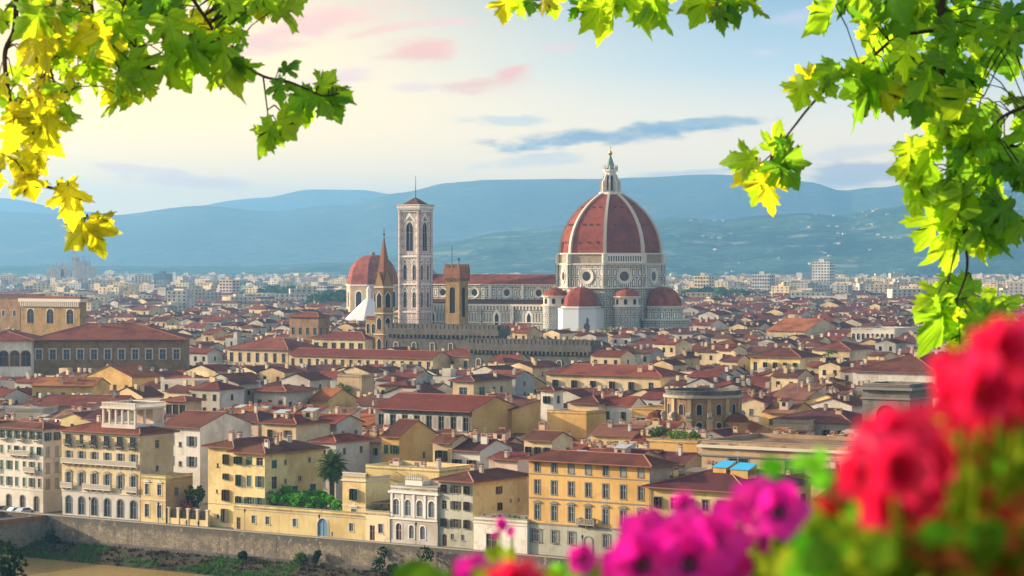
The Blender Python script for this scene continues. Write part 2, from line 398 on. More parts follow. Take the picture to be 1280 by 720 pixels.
def arc_pts(w, h, n=10, pointed=False):
    """outline of an arched opening from lower left over the top to lower right"""
    r = w / 2; pts = [(-r, 0)]
    if pointed:
        hs = h - w * .866
        for i in range(n // 2 + 1):
            a = math.pi - (math.pi / 3) * i / (n // 2); pts.append((r + w * math.cos(a), hs + w * math.sin(a)))
        for i in range(1, n // 2 + 1):
            a = math.pi / 3 - (math.pi / 3) * i / (n // 2); pts.append((-r + w * math.cos(a), hs + w * math.sin(a)))
    else:
        hs = h - r
        for i in range(n + 1):
            a = math.pi - math.pi * i / n; pts.append((r * math.cos(a), hs + r * math.sin(a)))
    pts.append((r, 0)); return pts
def window_mesh(w, h, st):
    """origin on the wall face at the middle of the sill; x along the wall, y into it. style keys: sh (open/closed/half), shm, trim, ped, sill, arch, glass, fill, frame, bars"""
    key = ('w', w, h, tuple(sorted(st.items())))
    if key in WCACHE: return WCACHE[key]
    mb = MB(); g = st.get('glass', 'glass'); r = w / 2; tr = st.get('trim'); fr = st.get('frame', 'trim'); dp = .165
    mb.face([(-r, dp, 0), (r, dp, 0), (r, dp, h), (-r, dp, h)], g)
    if st.get('bars', True):
        for x in ((-r, -r + .07), (r - .07, r), (-.035, .035)): mb.box(x[0], x[1], .10, dp - .003, 0, h, fr, skip='b')
        mb.box(-r + .07, r - .07, .105, dp - .004, h - .07, h, fr, skip='b')
        if h > 1.3: mb.box(-r + .07, r - .07, .11, dp - .004, h * .62, h * .62 + .06, fr, skip='b')
    if st.get('arch'):
        A = arc_pts(w - .004, h - .002, 10, st['arch'] == 'p')[1:-1]; fm = st.get('fill', 'trim'); mid = len(A) // 2
        for side, xx in ((A[:mid + 1], -r), (A[mid:], r)):
            for a, b in zip(side, side[1:]):
                mb.face([(xx, -.012, a[1]), (a[0], -.012, a[1]), (b[0], -.012, b[1]), (xx, -.012, b[1])], fm)
                mb.face([(a[0], -.012, a[1]), (a[0], dp, a[1]), (b[0], dp, b[1]), (b[0], -.012, b[1])], fm)
        if tr:
            A2 = arc_pts(w, h, 12, st['arch'] == 'p'); s = .2
            B2 = [(x * (1 + 2 * s / w), z + (s if z > 0 else 0)) for x, z in A2]
            for a, b, c, e in zip(A2, A2[1:], B2, B2[1:]):
                mb.face([(a[0], -.06, a[1]), (b[0], -.06, b[1]), (e[0], -.06, e[1]), (c[0], -.06, c[1])], tr)
                mb.face([(c[0], -.06, c[1]), (e[0], -.06, e[1]), (e[0], 0, e[1]), (c[0], 0, c[1])], tr)
                mb.face([(a[0], -.06, a[1]), (a[0], .01, a[1]), (b[0], .01, b[1]), (b[0], -.06, b[1])], tr)
    elif tr:
        s = st.get('tw', .18)
        mb.box(-r - s, -r, -.05, .012, 0, h, tr); mb.box(r, r + s, -.05, .012, 0, h, tr); mb.box(-r - s, r + s, -.055, .012, h, h + s, tr)
    if st.get('sill', True):
        mb.box(-r - .16, r + .16, -.13, .05, -.13, -.004, tr or 'trim')
    pd = st.get('ped'); z = h + (.2 if tr else .05); e = r + .34
    if pd: mb.box(-e, e, -.26, .012, z + .14, z + .28, tr or 'trim')
    if pd == 'tri':
        T = [(-e, z + .28), (e, z + .28), (0, z + .28 + e * .45)]
        mb.face([(x, -.22, q) for x, q in T], tr or 'trim')
        for a, b in zip(T, T[1:] + T[:1]): mb.face([(b[0], -.22, b[1]), (a[0], -.22, a[1]), (a[0], .01, a[1]), (b[0], .01, b[1])], tr or 'trim')
    if pd == 'arc':
        T = [(-e + 2 * e * i / 8, z + .28 + math.sin(math.pi * i / 8) * e * .42) for i in range(9)]
        mb.face([(x, -.22, q) for x, q in T], tr or 'trim')
        for a, b in zip(T, T[1:]): mb.face([(a[0], -.22, a[1]), (b[0], -.22, b[1]), (b[0], .01, b[1]), (a[0], .01, a[1])], tr or 'trim')
    me = mb.mesh('window'); WCACHE[key] = me; return me
def shutter_mesh(w, h, m):
    key = ('s', w, h, m)
    if key in WCACHE: return WCACHE[key]
    mb = MB(); mb.box(0, w, -.02, .02, .04, h - .02, m, skip='')
    n = max(4, int(h / .16))
    for i in range(n): 
        z = .12 + (h - .24) * i / n; mb.box(.05, w - .05, -.034, -.0205, z, z + (h - .24) / n * .55, m, skip='bd')
    me = mb.mesh('shutter'); WCACHE[key] = me; return me
def put_window(root, side, ox, oy, x, z, w, h, st, detail, name='window'):
    rz = SIDE[side]; c, s = math.cos(rz), math.sin(rz)
    o = inst(name, window_mesh(w, h, {a: b for a, b in st.items() if a not in ('sh', 'shm')}), root, (ox + c * x, oy + s * x, z), rz)
    sh = st.get('sh')
    if sh in ('closed', 'ajar') and name == 'window': sh = RW.choice((sh, sh, sh, 'ajar', 'open' if w < 1.25 else sh, None))
    if sh:
        sm = st.get('shm', 'shutter_green'); me = shutter_mesh(round(w / 2, 3), h, sm)
        if sh == 'open': L = [(-w / 2 - .02, rad(177), 1), (w / 2 + .02, rad(3), 0)]
        elif sh == 'ajar': L = [(-w / 2, rad(-75), 0), (w / 2, rad(255), 0)]
        else: L = [(-w / 2, 0, 0), (0, 0, 0)]
        for xx, rr, fl in L:
            if sh == 'open': 
                q = inst('shutter', me, o, (-w - .03 if fl else w / 2 + .03, -.045, 0), 0)
            elif sh == 'ajar': q = inst('shutter', me, o, (xx, -.03, 0), rr)
            else: q = inst('shutter', me, o, (xx, .05, 0), 0)
    return o
CH = {}
def chimney_mesh(w, hh, m):
    key = (w, hh, m)
    if key not in CH:
        mb = MB(); mb.box(-w / 2, w / 2, -.3, .3, -.9, hh, m); mb.box(-w / 2 - .08, w / 2 + .08, -.38, .38, hh, hh + .1, 'ridge')
        for x in (-w / 2 + .1, w / 2 - .1): mb.box(x - .08, x + .08, -.25, .25, hh + .1, hh + .38, m)
        mb.face([(-w / 2 - .1, -.4, hh + .38), (w / 2 + .1, -.4, hh + .38), (w / 2 + .1, 0, hh + .62), (-w / 2 - .1, 0, hh + .62)], 'ridge')
        mb.face([(w / 2 + .1, .4, hh + .38), (-w / 2 - .1, .4, hh + .38), (-w / 2 - .1, 0, hh + .62), (w / 2 + .1, 0, hh + .62)], 'ridge')
        CH[key] = mb.mesh('chimney')
    return CH[key]
ANT = []
def antenna_mesh():
    if not ANT:
        mb = MB(); mb.bar((0, 0, -.3), (0, 0, 2.6), .035, 'steel', 5)
        for i, z in enumerate((2.5, 2.2, 1.8)): mb.bar((-.6 + .1 * i, 0, z), (.6 - .1 * i, 0, z), .022, 'steel', 4)
        ANT.append(mb.mesh('antenna'))
    return ANT[0]
def row_holes(rows, length):
    out = []
    for r_ in rows:
        z, h, w, xs, st = r_[:5]
        if isinstance(xs, int):
            n = xs; mg = length / (n * 2) if len(r_) < 6 else r_[5]
            xs = [length / 2] if n == 1 else [mg + (length - 2 * mg) * i / (n - 1) for i in range(n)]
        for x in xs:
            if x - w / 2 > .1 and x + w / 2 < length - .1: out.append((x, z, w, h, st))
    return out
def house(label, X, Y, ang, w, d, h, wall, roof=('hip', 18, .7, 'tile_red'), front=(), side=(), chim=0, ant=0, name='house', cat='house', group=None,
          low=None, bands=(), z0=0.0, foot=True, extra=None, quoin=None):
    root = thing(name, label, cat, (X, Y, z0), ang, group)
    kd, p, o, tile = roof
    fh, sh_ = row_holes(front, w), row_holes(side, d)
    mb = MB()
    rect = lambda L: [(x - ww / 2, x + ww / 2, z, z + hh) for x, z, ww, hh, st in L]
    wall_to(mb, (0, 0), 1, 0, w, 0, h, rect(fh), wall, low=low)
    wall_to(mb, (w, 0), 0, 1, d, 0, h, rect(sh_), wall)
    mb.face([(w, d, 0), (0, d, 0), (0, d, h), (w, d, h)], wall); mb.face([(0, d, 0), (0, 0, 0), (0, 0, h), (0, d, h)], wall)
    if kd != 'flat': gables_to(mb, kd, w, d, h, p, o, wall)
    for b in bands:                                  # string courses (z, height, projection, material, on the side too)
        mb.box(-b[2], w + (b[2] if len(b) > 4 else 0), -b[2], .012, b[0], b[0] + b[1], b[3])
        if len(b) > 4: mb.box(w - .012, w + b[2], .012, d, b[0], b[0] + b[1], b[3])
    wo_ = mb.build('wall', root)
    rb = MB()
    if kd == 'flat':
        rb.face([(.25, .25, h - .35), (w - .25, .25, h - .35), (w - .25, d - .25, h - .35), (.25, d - .25, h - .35)], tile)
        for a in ((0, w, 0, .25), (0, w, d - .25, d), (0, .25, .25, d - .25), (w - .25, w, .25, d - .25)): rb.box(a[0], a[1], a[2], a[3], h - .36, h + .45, wall)
        rb.box(-.12, w + .12, -.12, .33, h + .45, h + .57, 'trim'); rb.box(w - .33, w + .12, .33, d, h + .45, h + .57, 'trim')
        fz = lambda x, y: h - .35
    else: fz = roof_to(rb, kd, w, d, h, p, o, tile)
    rf = rb.build('roof', root)
    for L, sd_, ox, oy in ((fh, 'front', 0, 0), (sh_, 'side', w, 0)):
        for x, z, ww, hh, st in L: put_window(root, sd_, ox, oy, x, z, ww, hh, st, True, st.get('n', 'window') if False else ('door' if st.get('door') else 'window'))
    rr = random.Random(int(abs(X * 13 + Y * 7 + w * 31)))
    for i in range(chim):
        x, y = rr.uniform(.12, .88) * w, rr.uniform(.15, .8) * d
        inst('chimney', chimney_mesh(rr.choice((.7, 1.0, 1.5)), rr.choice((.8, 1.1, 1.5)), rr.choice((wall, 'beige', 'pink', 'lightgrey'))), rf, (x, y, fz(x, y)), rr.choice((0, rad(90))))
    for i in range(ant):
        x, y = rr.uniform(.2, .8) * w, rr.uniform(.3, .8) * d; inst('antenna', antenna_mesh(), rf, (x, y, fz(x, y)), rr.uniform(0, 3))
    if foot: FOOT.append(corners(X - (0 if kd == 'flat' else 0), Y, ang, w, d))
    root['_h'] = h
    return root, fz, rf

# ------------------------------------------------------------------ ground, river, hills, air
FA = rad(-35.4); FO = Vector((-95.3, 497.8)); FE = Vector((math.cos(FA), math.sin(FA))); FT = Vector((-math.sin(FA), math.cos(FA)))
def fpt(s, t): return FO + FE * s + FT * t
def fs(px, t):
    q = (px - 640) / F; b = FO + FT * t
    return (q * b.y - b.x) / (FE.x - q * FE.y)
def depth_to(px, P, ang):
    q = (px - 640) / F; tx, ty = -math.sin(ang), math.cos(ang)
    return (q * P[1] - P[0]) / (tx - q * ty)
def width_to(px, P, ang):
    q = (px - 640) / F; ex, ey = math.cos(ang), math.sin(ang)
    return (q * P[1] - P[0]) / (ex - q * ey)
mat('street', rough=.95, build=lambda q, b: q.mix(q.noise(q.new('ShaderNodeNewGeometry').outputs['Position'], .15, 5, .6), (.06, .055, .05), (.11, .10, .09)))
def bankcol(q, b):
    pos = q.new('ShaderNodeNewGeometry').outputs['Position']
    x = q.mix(q.mapr(q.noise(pos, .22, 5, .65), .35, .55), (.02, .04, .01), (.04, .027, .017))
    return q.mix(q.mapr(q.noise(pos, .9, 4, .7), .5, .75), x, (.025, .02, .012))
mat('bank', rough=.98, build=bankcol)
prof = [(60000, 0, 'street'), (-.2, 0, 'street'), (-.21, -4.0, 'bank'), (-4.5, -4.5, 'bank'), (-8.5, -5.7, 'bank'), (-11, -6.5, 'bank'), (-14, -8, 'bank'), (-118, -8, 'bank'), (-126, -3.5, 'bank'),
        (-140, -3, 'bank'), (-250, 17, 'bank'), (-318, 41.5, 'bank'), (-344.5, 50.35, 'bank'), (-420, 50.4, 'street'), (-3000, 50.4, 'bank')]
g = MB()
for (t0, z0, m0), (t1, z1, m1) in zip(prof, prof[1:]):
    n = 1
    S = [-9000, -600, -200, 0, 100, 200, 300, 340, 400, 700, 9000] if t0 < 1 else [-60000, 60000]
    for a, b in zip(S, S[1:]):
        P = [fpt(a, t1), fpt(b, t1), fpt(b, t0), fpt(a, t0)]
        g.face([(P[0].x, P[0].y, z1), (P[1].x, P[1].y, z1), (P[2].x, P[2].y, z0), (P[3].x, P[3].y, z0)], m1)
setkind(g.build('ground'), 'structure')
def water(q, b):
    pos = q.new('ShaderNodeNewGeometry').outputs['Position']
    n = q.noise(pos, .5, 4, .6); bm = q.new('ShaderNodeBump'); bm.inputs['Strength'].default_value = .12; bm.inputs['Distance'].default_value = .3
    q.link(n, bm.inputs['Height']); q.link(bm.outputs[0], b.inputs['Normal'])
    return q.mix(q.mapr(q.noise(pos, .04, 3), .35, .65), (.30, .20, .06), (.24, .165, .055))
mat('water', rough=.22, build=water)
g = MB(); P = [fpt(-9000, -122), fpt(9000, -122), fpt(9000, -10.4), fpt(-9000, -10.4)]
g.face([(p.x, p.y, -6.3) for p in P], 'water'); setkind(g.build('river'), 'structure')

# tufts of grass along the bank
def leafmat(name, c1, c2, tr=.5, rough=.55):
    m = bpy.data.materials.new(name); m.use_nodes = True; q = NT(m.node_tree); q.n.clear()
    r = grand(q); x = q.mix(r, c1, c2)
    df = q.new('ShaderNodeBsdfDiffuse'); tl = q.new('ShaderNodeBsdfTranslucent'); ms = q.new('ShaderNodeMixShader'); ms.inputs[0].default_value = tr
    q.link(x, df.inputs[0]); q.link(q.mix(.0, x, x), tl.inputs[0]); q.link(df.outputs[0], ms.inputs[1]); q.link(tl.outputs[0], ms.inputs[2])
    o = q.new('ShaderNodeOutputMaterial'); q.link(ms.outputs[0], o.inputs[0]); M[name] = m; return m
leafmat('foliage', (.035, .08, .018), (.075, .14, .03), .3); leafmat('foliage_light', (.08, .16, .02), (.16, .26, .04), .4); leafmat('foliage_dark', (.012, .035, .018), (.03, .06, .025), .25)
leafmat('palm_leaf', (.06, .11, .03), (.10, .16, .04), .35); leafmat('hedge_leaf', (.07, .27, .02), (.13, .38, .03), .45); leafmat('foliage_pink', (.30, .06, .20), (.45, .12, .30), .4); leafmat('grass', (.035, .10, .012), (.06, .14, .02), .3); leafmat('grass_dry', (.045, .03, .016), (.03, .026, .012), .3)
mat('bark', (.075, .055, .04), .95); mat('twig', (.045, .03, .022), .9)
def blades(mb, c, r, h, n, m, rr):
    for _ in range(n):
        a = rr.uniform(0, 6.28); d = r * math.sqrt(rr.random()); p = Vector((c[0] + d * math.cos(a), c[1] + d * math.sin(a), c[2]))
        b = rr.uniform(0, 6.28); w = h * .35; q = Vector((math.cos(b), math.sin(b), 0)) * w; t = Vector((rr.uniform(-.4, .4) * h, rr.uniform(-.4, .4) * h, h * rr.uniform(.6, 1.1)))
        mb.face([p - q, p + q, p + t], m)
mb = MB(); rr = random.Random(3)
def bankz(t):
    for (t0, z0, m0), (t1, z1, m1) in zip(prof, prof[1:]):
        if t1 <= t <= t0: return z1 + (z0 - z1) * (t - t1) / (t0 - t1 + 1e-9)
for i in range(3600):
    s = rr.uniform(-12, 150); t = -.6 - 9.4 * rr.random()
    q = math.sin(s * .13) + math.sin(s * .37 + 1) + (1.6 if t < -7.5 else 0) + (1.0 if -1.5 < t else 0)
    if q < rr.uniform(-.3, 1.6) and rr.random() < .75: continue
    p = fpt(s, t); blades(mb, (p.x, p.y, bankz(t) - .05), .6, rr.uniform(.3, .8), 4, 'grass' if q > .6 else 'grass_dry', rr)
setkind(mb.build('grass'), 'stuff')

def leaf_blob(mb, c, rx, ry, rz, n, size, m, rr, hollow=.35, down=-1.0):
    """leaf-sized faces through a lumpy volume"""
    lumps = [(Vector((rr.uniform(-.55, .55) * rx, rr.uniform(-.55, .55) * ry, rr.uniform(-.5, .6) * rz)), rr.uniform(.4, .62)) for _ in range(max(3, int(n / 120)))]
    for _ in range(n):
        o, s = rr.choice(lumps)
        v = Vector((rr.gauss(0, 1), rr.gauss(0, 1), rr.gauss(0, 1))).normalized() * (rr.uniform(hollow, 1) ** .5)
        p = Vector(c) + o + Vector((v.x * rx * s, v.y * ry * s, v.z * rz * s))
        nrm = (v + Vector((rr.gauss(0, .6), rr.gauss(0, .6), rr.gauss(0, .6)))).normalized()
        x = nrm.orthogonal().normalized(); y = nrm.cross(x); a = rr.uniform(0, 6.28); x, y = x * math.cos(a) + y * math.sin(a), y * math.cos(a) - x * math.sin(a)
        k_ = size * rr.uniform(.6, 1.3)
        mb.face([p - x * k_ * .5, p + y * k_ * .55 - x * .1 * k_, p + x * k_ * .7, p - y * k_ * .5], m)
def tree(label, x, y, z, h, r, leaf='foliage', n=700, size=.6, name='tree', cat='tree', group=None, trunk=.3, seed=1):
    rr = random.Random(seed); t = thing(name, label, cat, (x, y, z), 0, group); mb = MB()
    mb.bar((0, 0, -.2), (.05 * h, 0, h * .45), h * .03, 'bark', 7, h * .018)
    for i in range(5):
        a = i * 1.3; mb.bar((.03 * h, 0, h * (.28 + .03 * i)), (r * .6 * math.cos(a), r * .6 * math.sin(a), h * (.55 + .06 * i)), h * .012, 'bark', 5, h * .004)
    mb.build('trunk', t); mb = MB(); leaf_blob(mb, (0, 0, h * (1 + trunk) / 2), r, r, h * (1 - trunk) / 2 * 1.15, n, size, leaf, rr); mb.build('crown', t); return t
def shrub(label, x, y, z, r, h, leaf='foliage', n=260, size=.35, group=None, seed=1, name='shrub', cat='shrub'):
    rr = random.Random(seed); t = thing(name, label, cat, (x, y, z), 0, group); mb = MB()
    for i in range(4): mb.bar((0, 0, -.3), (r * .5 * math.cos(i * 1.6), r * .5 * math.sin(i * 1.6), h * .7), .05, 'bark', 5, .02)
    mb.build('stem', t); mb = MB(); leaf_blob(mb, (0, 0, h * .52), r * 1.3, r * 1.3, h * .6, n, size, leaf, rr); mb.build('foliage', t); return t

# mountains: two ranges of real relief
import mathutils.noise as mn
def interp(L, x):
    for (a, b), (c, d) in zip(L, L[1:]):
        if a <= x <= c:
            u = (x - a) / (c - a); u = u * u * (3 - 2 * u); return b + (d - b) * u
    return L[0][1] if x < L[0][0] else L[-1][1]
def hillcol(c1, c2, c3, s):
    def f(q, b):
        pos = q.new('ShaderNodeNewGeometry').outputs['Position']
        x = q.mix(q.mapr(q.noise(pos, .0016 * s, 6, .66), .40, .56), c1, c2)
        x = q.mix(q.mapr(q.noise(pos, .0045 * s, 5, .7), .54, .66), x, c3)
        return q.mix(q.mapr(q.noise(pos, .02 * s, 3, .7), .45, .7), x, dark(c1, .5))
    return f
mat('hillside_far', rough=1, build=hillcol((.05, .10, .09), (.08, .13, .10), (.15, .17, .13), .8), spec=0)
mat('hillside_near', rough=1, build=hillcol((.018, .055, .045), (.06, .125, .085), (.22, .25, .17), 1.9), spec=0)
def range_mesh(name, ridge, yr, y0, y1, m, nx, ny, rough, seed, foot=332, px0=-330, px1=1610):
    V, Fc = [], []
    for j in range(ny + 1):
        v = j / ny
        for i in range(nx + 1):
            px = px0 + (px1 - px0) * i / nx; Y = y0 + (y1 - y0) * v; X = (px - 640) / F * yr * (1 + (Y - yr) / yr * .6)
            top = H + (HZ - interp(ridge, px)) / F * yr
            sh = math.sin(min(1, (Y - y0) / (yr - y0)) * math.pi / 2) ** 1.25 if Y < yr else math.cos((Y - yr) / (y1 - yr) * math.pi / 2)
            nz = mn.fractal(Vector((X / 2600 + seed, Y / 2600, 0)), 1.0, 2.1, 5)
            sp = abs(mn.noise(Vector((X / 1500 + seed * 2, Y / 3800, 3)))) 
            z = top * sh * (1 - .10 * sp) + nz * rough * top * sh * (1.15 - sh) - 4
            V.append((X, Y, z))
    for j in range(ny):
        for i in range(nx):
            a = j * (nx + 1) + i; Fc.append((a, a + 1, a + nx + 2, a + nx + 1))
    me = bpy.data.meshes.new(name); me.from_pydata(V, [], Fc); me.materials.append(M[m]); me.polygons.foreach_set('use_smooth', [True] * len(Fc)); me.update()
    o = bpy.data.objects.new(name, me); C.objects.link(o); return setkind(o, 'structure')
range_mesh('far_mountains', [(-330, 268), (0, 262), (130, 265), (250, 255), (330, 262), (430, 252), (500, 236), (560, 226), (640, 223), (720, 221), (800, 220), (880, 219), (950, 224), (1010, 232), (1045, 240), (1090, 234), (1140, 227), (1280, 214), (1610, 205)], 13000, 9800, 16500, 'hillside_far', 260, 70, .35, 4)
range_mesh('distant_mountains', [(-330, 240), (0, 246), (110, 262), (160, 268), (330, 248), (390, 238), (450, 237), (520, 246), (700, 260), (1610, 250)], 16800, 14500, 19000, 'hillside_far', 160, 40, .2, 11)
range_mesh('hills', [(-330, 331), (300, 331), (430, 326), (500, 316), (560, 300), (640, 287), (720, 277), (800, 270), (850, 267), (900, 270), (950, 264), (1000, 261), (1040, 265), (1100, 258), (1150, 252), (1280, 240), (1610, 228)], 8600, 6300, 11000, 'hillside_near', 320, 110, .9, 9)

# the air: one box of thin pale haze round everything
hz = bpy.data.materials.new('haze'); hz.use_nodes = True; q = NT(hz.node_tree); q.n.clear()
pv = q.new('ShaderNodeVolumePrincipled'); pv.inputs['Color'].default_value = (.25, .58, 1.0, 1); pv.inputs['Density'].default_value = 9.5e-5; pv.inputs['Anisotropy'].default_value = .42
oo = q.new('ShaderNodeOutputMaterial'); q.link(pv.outputs[0], oo.inputs['Volume']); M['haze'] = hz
HAZE_TOP = 640
b = MB(); b.box(-16000, 16000, -400, 19500, -9.5, HAZE_TOP, 'haze'); setkind(b.build('haze'), 'stuff')

# ------------------------------------------------------------------ embankment
em = thing('embankment_wall', 'long stained stone river wall with a parapet above the grassy bank', 'river wall', (FO.x, FO.y, 0), FA)
mb = MB(); mb.box(-14, 215, -.5, 0.0, -4.6, .95, 'quaywall'); mb.build('wall', em)
mb = MB(); mb.box(-14, 215, -.62, .12, .952, 1.12, 'trim'); mb.build('coping', em)
mb = MB(); mb.box(-14, 215, -1.5, -.502, -4.7, -3.5, 'darkstone'); mb.build('footing', em)
# bridge reaching the bank, at the very edge of the picture
br = thing('road_bridge', 'stone road bridge with reddish parapet and arch meeting the river wall', 'bridge', (*fpt(-6, 0), 0), FA + rad(180))
mb = MB(); n = 12
top = .0
def bx(i): return -8 + 0 * i
for (ya, yb) in ((0, 13),):
    A = [(5.5 + 30 * i / n, -6.6 + 5.6 * math.sin(math.pi * i / n)) for i in range(n + 1)]
    for xs in (6.0, -7.0):
        for a, b_ in zip(A, A[1:]): mb.face([(xs, a[0], a[1]), (xs, b_[0], b_[1]), (xs, b_[0], top), (xs, a[0], top)], 'quaystone')
        mb.face([(xs, .3, -7), (xs, 5.5, -7), (xs, 5.5, top), (xs, .3, top)], 'quaystone')
    for a, b_ in zip(A, A[1:]): mb.face([(6, a[0], a[1]), (6, b_[0], b_[1]), (-7, b_[0], b_[1]), (-7, a[0], a[1])], 'darkstone')
    mb.face([(6, 5.5, -7), (-7, 5.5, -7), (-7, 5.5, -6.6), (6, 5.5, -6.6)], 'darkstone')
    mb.face([(-7, .3, top), (6, .3, top), (6, 120, top), (-7, 120, top)], 'street')
    mb.box(-7, 6, 35.5, 39, -7.5, top - .01, 'quaystone'); mb.box(-7, 6, 39, 120, -1.2, top - .01, 'quaystone')
mb.build('arch', br)
mb = MB(); mb.box(5.7, 6.15, .3, 120, .004, 1.0, 'brick'); mb.box(-7.15, -6.7, .3, 120, .004, 1.0, 'brick'); mb.build('parapet', br)
mb = MB(); mb.prism([(7.2, -.3), (6.6, 5.2), (2.5, 5.6), (-2, 5.6), (-2, -.3)], -7.4, -.9, 'quaystone'); mb.build('pier', br)

# ------------------------------------------------------------------ the row along the river
GS = {'sh': 'closed', 'shm': 'shutter_green', 'trim': 'palestone', 'tw': .12}
GO = {'sh': 'open', 'shm': 'shutter_green', 'trim': 'palestone', 'tw': .12}
BL = {'sh': 'closed', 'shm': 'shutter_blue', 'trim': 'palestone', 'tw': .14}
BW_ = {'sh': 'open', 'shm': 'shutter_blue'}
BO = {'sh': 'open', 'shm': 'shutter_blue'}
def frow(px0, px1, t, label, px2=None, d=12, **kw):
    s0, s1 = fs(px0, t), fs(px1, t); p = fpt(s0, t); w = s1 - s0
    if px2: d = depth_to(px2, fpt(s1, t), FA)
    if kw.get('prot', True): PROT.append((px0, max(px1, px2 or 0), 700, p.y))
    kw.pop('prot', None)
    h = kw.pop('h')
    return house(label, p.x, p.y, FA, w, d, h, kw.pop('wall'), **kw), w, d
def balcony(root, x0, x1, z, y1=-.9, m='palestone', rail=True, iron=False, side=None):
    mb = MB(); mb.box(x0, x1, y1, .012, z - .18, z, m)
    for i in range(max(2, int((x1 - x0) / 1.6)) + 1):
        x = x0 + .2 + (x1 - x0 - .4) * i / max(2, int((x1 - x0) / 1.6)); mb.box(x - .1, x + .1, y1 * .7, .012, z - .55, z - .181, m)
    rm = 'iron' if iron else m; st = .16 if iron else .3; th = .025 if iron else .07
    n = max(2, int((x1 - x0) / st))
    for i in range(n + 1):
        x = x0 + .06 + (x1 - x0 - .12) * i / n; mb.box(x - th, x + th, y1 + .04, y1 + .04 + 2 * th, z + .002, z + .85, rm)
    mb.box(x0, x1, y1, y1 + .2, z + .852, z + .96, rm)
    for x in (x0, x1 - .12): mb.box(x, x + .12, y1 + .2, .012, z + .852, z + .96, rm)
    return mb.build('balcony', root)
def pot_plants(root, x0, x1, y, z, n, m='foliage', seed=2):
    rr = random.Random(seed)
    for i in range(n):
        x = x0 + (x1 - x0) * (i + .5) / n; mb = MB(); mb.lathe([(.16, z), (.24, z + .38)], 'ridge', 8, (x, y)); leaf_blob(mb, (x, y, z + .75), .5, .5, .55, 40, .3, m, rr); mb.build('potted_plant', root)

# 1 white palazzo
(r1, fz, rf), w, d = frow(-48, 54, 9, 'tall white riverside palazzo with rows of green shutters and a grey side', px2=77, h=17.6, wall='white', roof=('hip', 17, .9, 'tile_brown'),
    front=[(15.3, 1.6, .85, 11, dict(GO, trim=None)), (12.0, 1.7, .9, 11, GS), (8.6, 1.9, .9, 11, GS), (5.2, 1.9, .9, 11, GS), (.1, 3.2, 1.3, 6, {'glass': 'door_dark', 'sill': False, 'trim': 'serena', 'arch': 'r', 'fill': 'white'})],
    side=[(15.0, 1.7, 1.0, 2, dict(GO, trim=None)), (11.6, 2.2, 1.2, 2, {'glass': 'greywall', 'bars': False}), (8.2, 2.2, 1.2, 2, {'glass': 'greywall', 'bars': False}), (4.8, 2.2, 1.2, 2, {'glass': 'greywall', 'bars': False})], chim=4, ant=2,
    bands=[(4.5, .2, .1, 'palestone', 1), (11.1, .15, .08, 'palestone', 1)], name='palazzo', cat='palazzo')
for x in (w * .36, w * .86): balcony(r1, x - 1.7, x + 1.7, 8.5)
for x in (w * .55, w * .75, w * .95): balcony(r1, x - 1.2, x + .6, 15.2, iron=True)
balcony(r1, w * .62, w * .86, 11.9)
# 2 cream palazzo with roof loggia
(r2, fz, rf), w, d = frow(78, 175, 9, 'cream riverside palazzo with iron balconies, arched ground floor and a roof loggia', px2=217, h=17.6, wall='cream', roof=('hip', 15, .9, 'tile_red'),
    front=[(14.9, 1.9, 1.1, 6, {'sh': 'ajar', 'shm': 'shutter_blue'}), (11.6, 1.8, 1.1, 6, BW_), (6.3, 2.6, 1.1, 6, dict(BW_, ped='arc')), (.3, 3.7, 1.7, 6, {'arch': 'r', 'trim': 'serena', 'glass': 'paneblue', 'sill': False, 'fill': 'lightgrey'})],
    side=[(14.5, 1.6, 1.2, [5], {'sh': 'ajar', 'shm': 'shutter_brown'}), (9.8, 1.1, .8, [5], {}), ], low=(5.0, 'lightgrey'), bands=[(5.0, .25, .14, 'palestone'), (16.9, .3, .3, 'palestone', 1)], chim=1, ant=1, name='palazzo', cat='palazzo')
for i in range(6):
    x = w / 12 + w / 6 * i; balcony(r2, x - .95, x + .95, 14.75, -.7, 'serena', iron=True)
balcony(r2, .3, w - .3, 11.0); balcony(r2, .2, w * .16, 5.9); balcony(r2, w * .3, w * .66, 5.9); balcony(r2, w * .84, w - .2, 5.9)
lg = MB(); x0, x1, y0, y1 = w * .42, w * .42 + 9.6, 2.0, 10.6; zb, zt = 17.9, 23.6
lg.box(x0, x1, y0, y1, zb, zb + 1.3, 'lightgrey'); lg.box(x0 - .25, x1 + .25, y0 - .25, y1 + .25, zt - 1.3, zt - .9, 'palestone')
lg.box(x0 + 4.2, x1 - .2, y1 - 3, y1 - .2, zb + 1.302, zt - 1.302, 'pink'); lg.build('loggia', r2)
for i in range(6): 
    mb = MB(); x = x0 + .3 + (x1 - x0 - .6) * i / 5; mb.box(x - .2, x + .2, y0 + .1, y0 + .5, zb + 1.302, zt - 1.302, 'palestone'); mb.build('column', r2)
for i in range(1, 4):
    mb = MB(); y = y0 + .3 + (y1 - y0 - .6) * i / 3; mb.box(x1 - .5, x1 - .1, y - .2, y + .2, zb + 1.303, zt - 1.302, 'palestone'); mb.build('column', r2)
mb = MB(); mb.box(x0, x1, y0, y0 + .2, zt - .2, zt, 'palestone'); mb.box(x1 - .2, x1, y0 + .2, y1, zt - .2, zt, 'palestone'); mb.box(x0, x0 + .2, y0 + .2, y1, zt - .2, zt, 'palestone'); mb.box(x0, x1, y1, y1 + .2, zt - .2, zt, 'palestone')
for i in range(24): x = x0 + .1 + (x1 - x0 - .3) * i / 23; mb.box(x - .08, x + .08, y0 + .05, y0 + .17, zt - .899, zt - .201, 'palestone')
